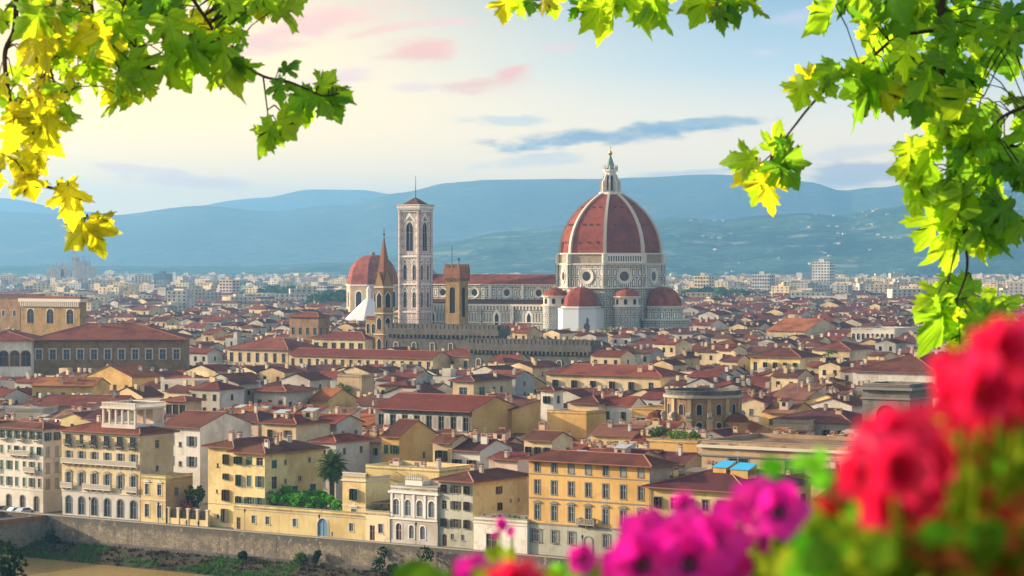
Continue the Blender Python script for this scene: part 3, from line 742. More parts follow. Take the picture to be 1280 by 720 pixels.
for i in range(22): y = y0 + .3 + (y1 - y0 - .3) * i / 22; mb.box(x1 - .17, x1 - .05, y - .08, y + .08, zt - .899, zt - .201, 'palestone')
mb.build('balustrade', r2)
# 3 small yellow house
PD = {'trim': 'palestone', 'ped': 'tri', 'glass': 'paneblue'}
(r3, fz, rf), w, d = frow(176, 207, 8.6, 'small two storey butter yellow house with a flat roof terrace and pedimented windows', px2=241, h=9.0, wall='butter', roof=('flat', 0, 0, 'terrace'),
    front=[(5.5, 2.2, 1.1, 2, PD), (1.0, 2.6, 1.2, 2, {'trim': 'palestone', 'glass': 'paneblue'})], side=[(5.4, 1.6, 1.1, [3.2], {'trim': 'trim', 'glass': 'paneblue'})], bands=[(4.4, .25, .12, 'palestone', 1)], name='house')
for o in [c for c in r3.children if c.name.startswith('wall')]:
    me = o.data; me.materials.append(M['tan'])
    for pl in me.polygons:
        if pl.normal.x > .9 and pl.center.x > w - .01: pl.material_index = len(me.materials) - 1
# garden gate and planting between the houses
s0 = fs(208, 8.6); s1 = fs(259, 8.6); gp = fpt(s0, 8.9); gw = thing('garden_wall', 'low cream garden wall with pillars and iron railings before a pink flowering bush', 'garden wall', (gp.x, gp.y, 0), FA)
mb = MB(); mb.box(0, s1 - s0, 0, .35, 0, 1.2, 'butter'); mb.build('wall', gw)
for i in range(5): 
    mb = MB(); x = (s1 - s0 - .6) * i / 4; mb.box(x, x + .6, -.1, .45, .002, 3.1, 'cream'); mb.box(x - .1, x + .7, -.2, .55, 3.1, 3.3, 'palestone'); mb.build('pillar', gw)
mb = MB()
for i in range(60): x = .1 + (s1 - s0 - .2) * i / 59; mb.box(x - .03, x + .03, .14, .2, 1.2, 2.8, 'iron')
mb.build('railing', gw)
p = fpt(fs(232, 12), 12); shrub('pink flowering bush behind the garden railings', p.x, p.y, 0, 2.0, 5.0, 'foliage_pink', 380, .4, seed=5)
p = fpt(fs(245, 13), 13); tree('small bushy green tree behind the garden railings', p.x, p.y, 0, 8.5, 2.2, 'foliage', 500, .5, seed=6)
p = fpt(fs(218, 13), 13); shrub('dusky pink bush below the grey house side', p.x, p.y, 0, 1.6, 3.6, 'foliage_pink', 240, .4, seed=8)
# 4 yellow houses
BR = {'sh': 'ajar', 'shm': 'shutter_brown'}
(r4, fz, rf), w, d = frow(260, 292, 10.5, 'narrow ochre yellow house with brown shutters beside the garden gate', d=16, h=15.9, wall='butter', roof=('hip', 16, 1.0, 'tile_brown'),
    front=[(12.4, 2.0, 1.3, [4.9], BR), (9.4, 1.2, 1.3, [4.9], BR), (5.2, 2.2, 1.6, [4.9], BR), (1.0, 2.6, 1.5, [4.6], {'sh': 'closed', 'shm': 'shutter_grey'}), (11.8, .7, .5, [2.6, 2.61], {}), (6.6, .7, .5, [2.4], {}), (1.6, .8, .6, [2.6], {})], side=[], chim=3, bands=[(4.4, .12, .06, 'trim')])
gs2 = {'sh': 'closed', 'shm': 'shutter_green', 'trim': 'lightgrey', 'tw': .12}; go2 = {'sh': 'ajar', 'shm': 'shutter_green'}
(r5, fz, rf), w, d = frow(292, 331, 9.6, 'butter yellow house with green shutters, its long side facing the palm tree', px2=404, h=15.2, wall='butter', roof=('hip', 17, 1.0, 'tile_brown'),
    front=[(12.7, 1.5, 1.7, 3, {'sh': 'closed', 'shm': 'shutter_green'}), (8.4, 2.2, 1.1, 3, gs2), (4.2, 2.2, 1.2, 3, go2)],
    side=[(12.0, 1.6, 1.5, [2.8], gs2), (8.0, 2.4, 1.6, [2.8], gs2), (12.5, 1.0, .8, [6.2, 13.5], {}), (8.8, .9, .7, [6.2], {}), (9.0, 1.0, 1.1, [10.5], {}), (6.7, 1.4, 1.8, [9, 14.5], gs2), (3, 2.0, 1.4, [2.8], gs2)], chim=4, ant=1, bands=[(4.1, .12, .06, 'trim')])
(r6, fz, rf), w, d = frow(292.5, 457, 8.4, 'long low cream riverside wing with small windows and a blue arched doorway', d=5.8, h=4.6, wall='butter', roof=('flat', 0, 0, 'terrace'), foot=False,
    front=[(1.5, 1.5, 1.0, [5.1, 8.7, 15.6, 29.6, 34.8, 42.3], {'trim': 'lightgrey', 'tw': .15, 'glass': 'shutter_blue'}), (.1, 3.4, 2.6, [22.6], {'arch': 'r', 'glass': 'door_blue', 'sill': False, 'fill': 'butter', 'trim': 'lightgrey'}), (.1, 2.3, 1.0, [1.2], {'glass': 'door_dark', 'sill': False})], bands=[(4.0, .15, .1, 'lightgrey')])
FOOT.append(corners(*fpt(fs(292, 8), 8), FA, 48, 22))
p = fpt(fs(331, 10.3), 10.3); hd = thing('hedge', 'long clipped bright green hedge on the terrace under the palm', 'hedge', (p.x, p.y, 4.3), FA)
mb = MB(); rr = random.Random(21)
L = fs(428, 10.3) - fs(331, 10.3)
for i in range(13): leaf_blob(mb, (L * (i + .5) / 13, 1.2, 1.75 + rr.uniform(-.2, .3)), 1.9, 1.9, 1.5, 260, .42, 'hedge_leaf', rr, .5)
for i in range(9): leaf_blob(mb, (L * (i + .5) / 13, 4.6, 2.3 + rr.uniform(-.2, .3)), 1.9, 1.9, 1.6, 200, .42, 'hedge_leaf', rr, .5)
mb.build('foliage', hd); mb = MB()
for i in range(14): mb.bar((L * (i + .5) / 14, 1.2, -.1), (L * (i + .5) / 14, 1.2, 1.6), .07, 'bark', 5)
mb.build('stem', hd)
(r7, fz, rf), w, d = frow(428, 457, 8.9, 'little tower shaped cream house with green shutters and a balustrade on top', d=7.5, h=11.2, wall='butter', roof=('flat', 0, 0, 'terrace'),
    front=[(7.3, 2.2, 1.5, 1, {'sh': 'ajar', 'shm': 'shutter_green', 'trim': 'palestone'}), (4.9 - 2.4 + .6, 2.6, 1.3, 1, dict(gs2, ped='arc', trim='palestone'))], bands=[(10.9, .3, .25, 'palestone', 1), (6.2, .2, .1, 'palestone', 1)])
mb = MB()
for i in range(16): mb.box(.1 + (w - .4) * i / 15, .3 + (w - .4) * i / 15, .0, .2, 11.78, 12.4, 'palestone')
mb.box(-.1, w + .1, -.05, .25, 12.4, 12.55, 'palestone'); mb.build('balustrade', r7)
(r8, fz, rf), w, d = frow(457, 549, 22, 'wide windowless pale yellow house with roof terraces behind the little tower', d=12, h=12.4, wall='butter', roof=('flat', 0, 0, 'terrace'), front=[(9.3, .9, .8, [10.5], {})], chim=5, prot=False)
PROT.append((457, 549, 640, 440))
(r9, fz, rf), w, d = frow(457, 487, 8.4, 'low cream house with an awning terrace between the little tower and white palazzetto', d=12.5, h=5.2, wall='cream', roof=('flat', 0, 0, 'terrace'),
    front=[(1.6, 1.7, 1.1, [3.6, 5.6], {'trim': 'lightgrey', 'glass': 'paneblue'}), (.1, 2.8, 1.2, [1.6], {'glass': 'door_red', 'sill': False})])
mb = MB()
for x in (.8, w * .5, w - .8): mb.box(x, x + .1, .9, 1.0, 4.85, 7.0, 'iron'); mb.box(x, x + .1, 5.9, 6, 4.85, 7.0, 'iron')
mb.box(.6, w - .5, .7, 6.2, 7.0, 7.15, 'wood'); mb.build('awning', r9)
pot_plants(r9, .8, w - .6, 1.2, 4.85, 4)
# white palazzetto
AW = {'arch': 'r', 'trim': 'whitestone', 'fill': 'whitestone', 'glass': 'shutter_blue', 'frame': 'lightgrey'}
(r10, fz, rf), w, d = frow(488, 547, 8.6, 'ornate white two storey palazzetto with tall arched windows and a carved crest', d=12.5, h=10.3, wall='lightgrey', roof=('flat', 0, 0, 'terrace'),
    front=[(5.2, 3.0, 1.5, 4, AW), (.1, 3.6, 1.4, [w_ for w_ in (2.0, 10.4)], dict(AW, glass='door_red', sill=False)), (1.0, 2.5, 1.2, [5.0, 7.6], AW)], bands=[(4.4, .3, .2, 'whitestone'), (9.3, .4, .35, 'whitestone', 1), (.0, .6, .08, 'lightgrey')])
mb = MB()
for i in range(5): x = .1 + (w - .7) * i / 4; mb.box(x, x + .5, -.14, .0, 4.9, 9.298, 'whitestone')
mb.build('pilaster', r10)
mb = MB(); mb.box(w * .32, w * .68, -.05, .3, 10.9, 11.8, 'whitestone')
for i in range(9): x = w * (.34 + .32 * i / 8); mb.lathe([(.16, 11.8), (.25, 12.1), (.1, 12.4), (.18, 12.6 + .25 * math.sin(math.pi * i / 8))], 'palestone', 8, (x, .12))
mb.build('crest', r10)
# house with brown shutters
(r11, fz, rf), w, d = frow(548, 591, 9, 'grey-cream house with brown shutters and a long yellow side wall', px2=659, h=12.3, wall='sage', roof=('hip', 16, 1.0, 'tile_brown'),
    front=[(9.9, 1.5, 1.15, 3, BR), (6.9, 1.6, 1.15, 3, BR), (3.6, 1.6, 1.15, 3, BR), (.1, 2.2, 1.1, [1.4], {'arch': 'r', 'glass': 'door_red', 'sill': False, 'fill': 'sage'}), (1.4, 1.0, .8, [3.2, 5.6], {'glass': 'shutter_blue'})],
    side=[(9.4, 1.4, 1.0, [8.2], {'sh': 'ajar', 'shm': 'door_red'}), (6.4, 1.4, 1.0, [8.2], {'sh': 'ajar', 'shm': 'door_red'}), (3.2, 1.4, 1.0, [8.2], {'glass': 'door_red'}), (7.6, .6, .5, [12, 14.5], {})], chim=2, ant=2)
mb = MB(); dd = d; mb.face([(w + .004, .02, 0), (w + .004, dd - .02, 0), (w + .004, dd - .02, 12.2), (w + .004, .02, 12.2)], 'butter')
for o in [c for c in r11.children if c.name.startswith('wall')]:
    me = o.data; me.materials.append(M['butter']); ix = len(me.materials) - 1
    for pl in me.polygons:
        if pl.normal.x > .9: pl.material_index = ix
(r12, fz, rf), w, d = frow(592, 659, 8.3, 'low white terrace building with plants on top and a pale blue arched door', d=7, h=5.6, wall='white', roof=('flat', 0, 0, 'terrace'), foot=False,
    front=[(.1, 3.4, 1.9, [11.4], {'arch': 'r', 'glass': 'door_blue', 'fill': 'white', 'sill': False, 'trim': 'palestone'}), (.1, 3.0, 2.4, [4.0], {'glass': 'wood', 'sill': False})], bands=[(4.9, .2, .12, 'palestone')])
pot_plants(r12, 7, w - .5, 1.2, 5.25, 5, 'foliage_light', 4); pot_plants(r12, 1, 6, 1.2, 5.25, 3, 'foliage_pink', 9)
# the big yellow palazzo
GT = {'trim': 'serena', 'tw': .2, 'glass': 'paneblue', 'frame': 'lightgrey'}
xs7 = [1.15 + 3.34 * i for i in range(7)]
(r13, fz, rf), w, d = frow(661, 812, 9, 'big golden yellow palazzo, seven bays with grey stone pediments and a grey ground floor', px2=837, h=17.2, wall='ochre', roof=('hip', 19, 1.3, 'tile_brown'),
    front=[(15.0 - .15, 1.75, 1.05, 7, dict(GT, sh='closed', shm='shutter_grey')), (10.9, 2.4, 1.1, 7, dict(GT, ped=None)), (6.3, 2.6, 1.1, 7, dict(GT, ped='arc')), (2.2, 2.2, 1.0, [0, 1], GT)],
    side=[], chim=0, low=(5.4, 'sage'), bands=[(5.4, .28, .1, 'serena', 1), (10.0, .22, .1, 'serena', 1), (14.3, .18, .08, 'serena', 1), (16.75, .3, .3, 'serena', 1)], name='palazzo', cat='palazzo')
for i in range(7):
    x = w / 14 + w / 7 * i
    if i == 3: put_window(r13, 'front', 0, -.02, x, .1, 1.6, 3.7, {'arch': 'r', 'glass': 'door_red', 'trim': 'serena', 'fill': 'sage', 'sill': False, 'bars': False}, True, 'door')
    else: put_window(r13, 'front', 0, -.17, x, 2.3, 1.0, 2.2, GT, True)
balcony(r13, w / 2 - 1.9, w / 2 + 1.9, 6.1, -1.1, 'trim'); pot_plants(r13, w / 2 - 1.8, w / 2 - .9, -.6, 6.1, 1, 'foliage'); pot_plants(r13, w / 2 + .9, w / 2 + 1.8, -.6, 6.1, 1, 'foliage_light')
for o in [c for c in r13.children if c.name.startswith('wall')]:
    me = o.data; me.materials.append(M['pink']); ix = len(me.materials) - 1
    for pl in me.polygons:
        if pl.normal.x > .9 and pl.center.x > w - .01: pl.material_index = ix
mb = MB(); mb.bar((w + .15, -.15, 0), (w + .15, -.15, 16.9), .09, 'serena', 6); mb.build('downpipe', r13)
# yellow house at the end of the row
(r14, fz, rf), w, d = frow(813, 932, 9, 'yellow house with dark shutters and blue roof covers behind the magenta flowers', px2=1012, h=13.6, wall='butter', roof=('hip', 17, 1.2, 'tile_plum'),
    front=[(9.8, 1.9, 1.3, 6, {'sh': 'ajar', 'shm': 'shutter_brown', 'trim': 'trim'}), (5.2, 2.4, 1.3, 6, {'ped': 'tri', 'trim': 'trim'}), (1.2, 2.2, 1.2, 6, {})], side=[(10.2, 1.5, 1.0, 4, {'sh': 'ajar', 'shm': 'shutter_brown'})], chim=3, ant=1)
for (x, y, a) in ((w * .46, 6.5, 2.6), (w * .66, 6, 3.4)):
    mb = MB(); z = fz(x, y); mb.box(x, x + a, y, y + 3.2, z - .6, z + .9, 'ochre'); mb.face([(x - .2, y - .2, z + .92), (x + a + .2, y - .2, z + .92), (x + a + .2, y + 3.4, z + 1.9), (x - .2, y + 3.4, z + 1.9)], 'bluetarp')
    mb.face([(x, y + 3.2, z), (x, y, z), (x, y, z + .92), (x, y + 3.2, z + 1.88)], 'ochre'); mb.face([(x + a, y, z), (x + a, y + 3.2, z), (x + a, y + 3.2, z + 1.88), (x + a, y, z + .92)], 'ochre'); mb.build('dormer', rf)

# street furniture and traffic on the quay
lp = MB(); lp.lathe([(.12, 0), (.09, .4), (.05, .5), (.04, 4.2)], 'iron', 8); lpm = lp.mesh('post')
lh = MB(); lh.lathe([(.06, 4.2), (.22, 4.75), (.26, 4.8), (.05, 5.05)], 'glass', 6); lhm = lh.mesh('lamp_head')
for i, (px, lb) in enumerate(((112, 'opposite the loggia palazzo'), (198, 'opposite the small flat yellow house'), (306, 'opposite the green shuttered yellow house'), (399, 'opposite the hedge terrace'), (520, 'opposite the white palazzetto'), (640, 'opposite the white terrace building'), (728, 'opposite the big yellow palazzo'))):
    p = fpt(fs(px, 1.2), 1.2); t = thing('street_lamp', 'slim dark street lamp on the quay ' + lb, 'street lamp', (p.x, p.y, .12), 0, 'street lamps along the quay'); inst('post', lpm, t); inst('lamp_head', lhm, t)
mat('carpaint_blue', (.04, .07, .12), .3, spec=.6); mat('carpaint_dark', (.02, .022, .03), .3, spec=.6); mat('carpaint_white', (.7, .71, .72), .3, spec=.6); mat('carpaint_silver', (.42, .46, .5), .3, spec=.6); mat('tyre', (.015, .015, .015), .9)
def car_parts(paint):
    P = [(-2.1, .35), (2.1, .35), (2.12, .75), (1.25, .92), (.55, 1.42), (-1.2, 1.45), (-1.95, .95), (-2.12, .8)]
    mb = MB()
    for y, s in ((-.85, 1), (.85, -1)): mb.face([(x, y * (.86 if z > 1.2 else 1), z) for x, z in (P if s > 0 else P[::-1])], paint)
    for a, b in zip(P, P[1:] + P[:1]):
        ya, yb = (.73 if a[1] > 1.2 else .85), (.73 if b[1] > 1.2 else .85); mb.face([(b[0], -yb, b[1]), (a[0], -ya, a[1]), (a[0], ya, a[1]), (b[0], yb, b[1])], paint)
    body = mb.mesh('body'); mb = MB()
    for s in (-1, 1): mb.face([(x, s * (.87 if z < 1.2 else .775), z) for x, z in ((1.05, .98), (.5, 1.36), (-1.15, 1.38), (-1.7, 1.0))][::-s], 'glass')
    mb.face([(1.22, -.74, .955), (1.22, .74, .955), (.6, .66, 1.40), (.6, -.66, 1.40)], 'glass'); glass = mb.mesh('window'); mb = MB()
    mb.lathe([(.0, -.1), (.33, -.1), (.33, .1), (.0, .1)], 'tyre', 14); tyre = mb.mesh('wheel'); return body, glass, tyre
for i, (px, pt, lb) in enumerate(((3, 'carpaint_blue', 'dark blue parked car at the edge of the white palazzo'), (13, 'carpaint_dark', 'black parked car next to the dark blue one'), (21, 'carpaint_white', 'plain white parked car beside the black car'), (31, 'carpaint_silver', 'silver parked car nearest the corner of the white palazzo'))):
    p = fpt(fs(px, 4.6), 4.6); t = thing('parked_car', lb, 'car', (p.x, p.y, .004), FA + rad(90 + (4 if i % 2 else -5)), 'cars parked along the quay'); bo, gl, ty = car_parts(pt)
    inst('body', bo, t); inst('window', gl, t)
    for x in (-1.3, 1.3):
        for y in (-.78, .78): o = inst('wheel', ty, t, (x, y, .33)); o.rotation_euler = (rad(90), 0, 0)
def person(label, px, t, shirt, legs, seed):
    p = fpt(fs(px, t), t); V = [(0, 0, .95), (0, 0, 1.2), (0, 0, 1.42), (0, 0, 1.52), (0, .02, 1.66), (.1, 0, .9), (.12, .12, .5), (.12, .0, .06), (-.1, 0, .9), (-.12, -.12, .5), (-.12, -.2, .08), (.2, 0, 1.38), (.25, -.04, 1.1), (.26, .08, .85), (-.2, 0, 1.38), (-.25, .04, 1.1), (-.26, .12, .86), (.12, .14, .04), (-.12, -.06, .05)]
    E_ = [(0, 1), (1, 2), (2, 3), (3, 4), (0, 5), (5, 6), (6, 7), (0, 8), (8, 9), (9, 10), (2, 11), (11, 12), (12, 13), (2, 14), (14, 15), (15, 16), (7, 17), (10, 18)]
    rad_ = [.14, .13, .15, .055, .1, .09, .065, .045, .09, .065, .045, .06, .045, .035, .06, .045, .035, .04, .04]
    me = bpy.data.meshes.new('person'); me.from_pydata(V, E_, []); o = bpy.data.objects.new('person', me); C.objects.link(o); o.location = (p.x, p.y, .01); o.rotation_euler = (0, 0, FA + seed)
    mo = o.modifiers.new('skin', 'SKIN'); sv = me.skin_vertices[0].data
    for i, r_ in enumerate(rad_): sv[i].radius = (r_, r_ * .85)
    sv[0].use_root = True; s2 = o.modifiers.new('sub', 'SUBSURF'); s2.levels = 1; s2.render_levels = 1
    me.materials.append(M[shirt]); return tag(o, label, 'person')
person('person in dark clothes walking past the garden railings', 233, 4.5, 'shutter_blue', 0, 1.2); person('person in black standing near the narrow ochre house', 248, 5, 'door_dark', 0, -1.4)
person('person in grey walking in front of the low cream wing', 415, 5, 'shutter_grey', 0, 1.5)
# shrubs rooted in the river wall
for i, (px, z, r, h, lb) in enumerate(((372, -3.9, 1.3, 3.6, 'tall dark shrub at the foot of the river wall below the hedge terrace'), (395, -3.6, 1.0, 2.4, 'smaller dark shrub by the river wall below the palm'), (474, -4.2, 1.7, 4.6, 'large dark shrub at the river wall below the low cream house'), (492, -4.0, .9, 2.0, 'low round shrub at the river wall below the white palazzetto'), (537, -4.3, 2.0, 5.0, 'largest dark shrub on the bank below the brown shuttered house'), (584, -3.6, 1.2, 2.4, 'pair-leafed green shrub on the river wall below the yellow side wall'), (610, -3.2, 1.0, 2.2, 'small green shrub on the river wall below the white terrace building'), (306, -4.0, .9, 2.0, 'small dark shrub at the river wall below the green shuttered house'))):
    p = fpt(fs(px, -1.9), -1.9); shrub(lb, p.x, p.y, z, r, h, 'foliage_dark' if i % 3 else 'foliage', 260, .4, 'shrubs along the river wall', 40 + i)
for i, (px, t, r, h, lb) in enumerate(((64, -3.2, 1.4, 2.6, 'dark bush against the bridge pier at the river wall'), )):
    p = fpt(fs(px, t), t); shrub(lb, p.x, p.y, -4.2, r, h, 'foliage_dark', 260, .4, 'shrubs along the river wall', 60 + i)
tree('dark conical tree top rising from the near bank across the river', -62.6, 300, -3.0, 20.6, 2.9, 'foliage_dark', 2200, .55, seed=77, trunk=.1)
# palm
p = fpt(fs(414, 15.5), 15.5); pm = thing('palm_tree', 'tall date palm with a dense round head beside the yellow house', 'palm tree', (p.x, p.y, 0), 0)
mb = MB(); mb.bar((0, 0, 0), (.15, 0, 6), .6, 'bark', 9, .48); mb.bar((.15, 0, 6), (.1, 0, 12.3), .48, 'bark', 9, .55); mb.lathe([(.42, 11.6), (.75, 12.3), (.5, 13.1), (.1, 13.5)], 'bark', 9, (.1, 0)); mb.build('trunk', pm)
rr = random.Random(5); mb = MB()
for i in range(170):
    a = rr.uniform(0, 6.283); e = rr.uniform(-.65, 1.45); Lf = rr.uniform(3.0, 4.0); p0 = Vector((.1, 0, 12.8)); dr = Vector((math.cos(a) * math.cos(e), math.sin(a) * math.cos(e), math.sin(e)))
    pts = [p0]
    for j in range(7): dr = (dr + Vector((0, 0, -.17))).normalized(); pts.append(pts[-1] + dr * Lf / 7)
    mm = 'foliage' if e < .1 else 'palm_leaf'
    for j, (u, v) in enumerate(zip(pts, pts[1:])):
        sd_ = (v - u).cross(Vector((0, 0, 1))).normalized()
        for s_ in (-1, 1):
            for q_ in (.25, .75):
                c0 = u + (v - u) * q_; ln = .75 * math.sin(math.pi * (j + q_ + .6) / 8.2) + .15
                mb.face([c0 - (v - u) * .22, c0 + (v - u) * .22, c0 + sd_ * s_ * ln + (v - u) * .5 + Vector((0, 0, -.25 * ln))], mm)
mb.build('frond', pm)

# ------------------------------------------------------------------ cathedral
CA = rad(-31)
def oct_pts(r, n=8, a0=22.5, c=(0, 0)): return [(c[0] + r * math.cos(rad(a0 + 360 / n * i)), c[1] + r * math.sin(rad(a0 + 360 / n * i))) for i in range(n)]
cx0, cy0 = (763 - 640) / F * 1300, 1300.0
duo = thing('cathedral', 'great cathedral with a white ribbed red tiled dome and striped marble nave', 'cathedral', (cx0, cy0, 0), CA)
PROT.append((540, 860, 410, 1270)); PROT.append((497, 545, 408, 1320))
RV = 28.0
mb = MB(); mb.prism(oct_pts(RV), 40, 52.2, 'marble'); mb.prism(oct_pts(RV - .5), 52.3, 57.3, 'roughdrum')
drum = mb.build('drum', duo)
mb = MB(); mb.prism(oct_pts(RV + .9), 39.2, 39.998, 'palestone'); mb.prism(oct_pts(RV + .7), 51.6, 52.32, 'palestone'); mb.prism(oct_pts(RV + .4), 57.1, 57.8, 'palestone'); mb.build('cornice', drum)
mb = MB(); mb.prism(oct_pts(RV - .6), 0, 39.25, 'marblefine'); mb.build('crossing', duo)
ap = RV * math.cos(rad(22.5))
for i in range(8):
    a = rad(45 * i); nx, ny = math.cos(a), math.sin(a); t = Vector((-ny, nx, 0)); c0 = Vector((nx * ap, ny * ap, 45.6)); n3 = Vector((nx, ny, 0))
    mb = MB(); N_ = 20
    ring = lambda r, off: [c0 + n3 * off + t * (r * math.cos(2 * math.pi * q / N_)) + Vector((0, 0, r * math.sin(2 * math.pi * q / N_))) for q in range(N_)]
    A, B_, D = ring(4.3, .45), ring(2.5, .12), ring(4.3, -.2)
    for q in range(N_):
        w_ = (q + 1) % N_
        mb.face([A[q], A[w_], B_[w_], B_[q]], 'palestone'); mb.face([D[q], D[w_], A[w_], A[q]], 'palestone')
    mb.face(B_, 'glass'); mb.build('oculus', drum)
# pilasters on the drum corners
for (x, y) in oct_pts(RV - .1):
    mb = MB(); mb.lathe([(1.6, 40.05), (1.6, 51.5)], 'marbletall', 8, (x, y)); mb.lathe([(1.5, 52.35), (1.5, 57.0)], 'palestone', 8, (x, y)); mb.build('pilaster', drum)
# shell
def prof_r(u):     # pointed arch profile, u 0..1
    h_ = u * 38.4; return (math.sqrt(max(0, 44 ** 2 - h_ ** 2)) - 16.5) / 27.5 * (RV - 1.1)
mb = MB(); NZ = 22; z0, z1 = 57.7, 89.6
def dz(u): return z0 + (z1 - z0) * u
for j in range(NZ):
    for i in range(8):
        u0, u1 = j / NZ, (j + 1) / NZ; A, B_ = oct_pts(prof_r(u0)), oct_pts(prof_r(u1)); k_ = (i + 1) % 8
        mb.face([(*A[i], dz(u0)), (*A[k_], dz(u0)), (*B_[k_], dz(u1)), (*B_[i], dz(u1))], 'dome_tile')
dome = mb.build('dome', duo)
for i in range(8):
    a = rad(22.5 + 45 * i); dr = Vector((math.cos(a), math.sin(a), 0)); t = Vector((-dr.y, dr.x, 0)); mb = MB(); prev = None
    for j in range(NZ + 1):
        u = j / NZ; r = prof_r(u); hw = .95 - .35 * u; ctr = dr * r + Vector((0, 0, dz(u)))
        dn = (dr * (prof_r(max(0, u - .02)) - prof_r(min(1, u + .02))) * -1 + Vector((0, 0, (z1 - z0) * .04))); nrm = Vector((0, 0, 1)).cross(t); nrm = dn.cross(t).normalized(); nrm = nrm if nrm.dot(dr) > 0 else -nrm
        cur = [ctr - t * hw - nrm * .8, ctr - t * hw + nrm * .75, ctr + t * hw + nrm * .75, ctr + t * hw - nrm * .8]
        if prev:
            for q in range(3): mb.face([prev[q], prev[q + 1], cur[q + 1], cur[q]][::-1], 'ribstone')
        prev = cur
    mb.build('rib', dome)
for i in range(8):      # small round openings, three rows on each face
    a = rad(45 * i); n3 = Vector((math.cos(a), math.sin(a), 0)); t = Vector((-n3.y, n3.x, 0))
    for u, L in ((.18, (-5.5, 0, 5.5)), (.47, (-4, 0, 4)), (.76, (-2, 2))):
        r = prof_r(u) * math.cos(rad(22.5)); sl_ = math.atan2((prof_r(u) - prof_r(u + .05)) * .92, (z1 - z0) * .05)
        for x in L:
            mb = MB(); c0 = n3 * r + t * x + Vector((0, 0, dz(u))); mb.bar(c0 - n3 * .5, c0 + n3 * .65, .62, 'brick', 8); mb.bar(c0 + n3 * .652, c0 + n3 * .66, .52, 'darkvoid', 8); mb.build('porthole', dome)
# loggia gallery on one face only
a = rad(-45); n3 = Vector((math.cos(a), math.sin(a), 0)); t = Vector((-n3.y, n3.x, 0)); hw = RV * math.sin(rad(22.5)) - 1.2
gal = MB()
def slab(mb, za, zb, o0, o1, m, h_=hw):
    P = [n3 * (ap + o0) - t * h_, n3 * (ap + o1) - t * h_, n3 * (ap + o1) + t * h_, n3 * (ap + o0) + t * h_]
    mb.prism([(p.x, p.y) for p in P], za, zb, m)
slab(gal, 52.4, 53.4, -.9, 1.3, 'whitestone'); slab(gal, 56.2, 57.05, -.9, 1.4, 'whitestone'); slab(gal, 53.4, 56.2, -.95, -.3, 'darkstone')
for i in range(15):
    c0 = -hw + .3 + (2 * hw - .6) * i / 14; P = [n3 * (ap + .55) + t * (c0 - .28), n3 * (ap + 1.15) + t * (c0 - .28), n3 * (ap + 1.15) + t * (c0 + .28), n3 * (ap + .55) + t * (c0 + .28)]
    gal.prism([(p.x, p.y) for p in P], 53.402, 56.198, 'whitestone', bottom=False)
gal.build('gallery', duo)
# lantern
lan = MB(); lan.prism(oct_pts(6.2), 88.9, 90.2, 'whitestone'); lan.prism(oct_pts(2.9), 90.2, 101.2, 'whitestone'); lan.prism(oct_pts(4.0), 101.2, 102.2, 'whitestone')
for i in range(8):
    a = rad(22.5 + 45 * i); d3 = Vector((math.cos(a), math.sin(a), 0)); t = Vector((-d3.y, d3.x, 0)) * .4
    for s0_, s1_ in (((2.8, 90.2), (5.6, 90.2)),): 
        P = [(2.8, 90.21), (5.5, 90.21), (5.5, 95.6), (4.4, 96.8), (3.5, 99.4), (2.8, 100)]
        for sg in (1, -1): lan.face([(d3 * r + t * sg) + Vector((0, 0, z)) for r, z in (P if sg > 0 else P[::-1])], 'palestone')
        for (r0, z0_), (r1, z1_) in zip(P, P[1:]): lan.face([d3 * r0 + t + Vector((0, 0, z0_)), d3 * r0 - t + Vector((0, 0, z0_)), d3 * r1 - t + Vector((0, 0, z1_)), d3 * r1 + t + Vector((0, 0, z1_))], 'palestone')
    lan.lathe([(.55, 102.2), (.55, 103.4), (0, 105)], 'palestone', 6, (d3.x * 3.6, d3.y * 3.6))
lo_ = lan.build('lantern', dome)
for i in range(8):
    a = rad(45 * i); n3 = Vector((math.cos(a), math.sin(a), 0)); t = Vector((-n3.y, n3.x, 0)); r = 2.9 * math.cos(rad(22.5)) + .03; mb = MB()
    mb.face([n3 * r + t * x + Vector((0, 0, z)) for x, z in ((-.55, 91), (.55, 91), (.55, 98.6), (0, 99.4), (-.55, 98.6))], 'darkvoid'); mb.build('lantern_window', dome)
mb = MB(); mb.lathe([(3.1, 102.2), (2.2, 104.6), (1.0, 108.0), (.35, 110.0)], 'copper', 8); mb.build('lantern_cone', dome)
mb = MB(); mb.lathe([(0, 109.6), (.8, 109.9), (1.2, 110.9), (.8, 111.9), (0, 112.2)], 'gold', 12); mb.box(-.12, .12, -.12, .12, 112, 115.2, 'gold'); mb.box(-.85, -.121, -.12, .12, 113.7, 113.95, 'gold'); mb.box(.121, .85, -.12, .12, 113.7, 113.95, 'gold'); mb.build('ball_and_cross', dome)
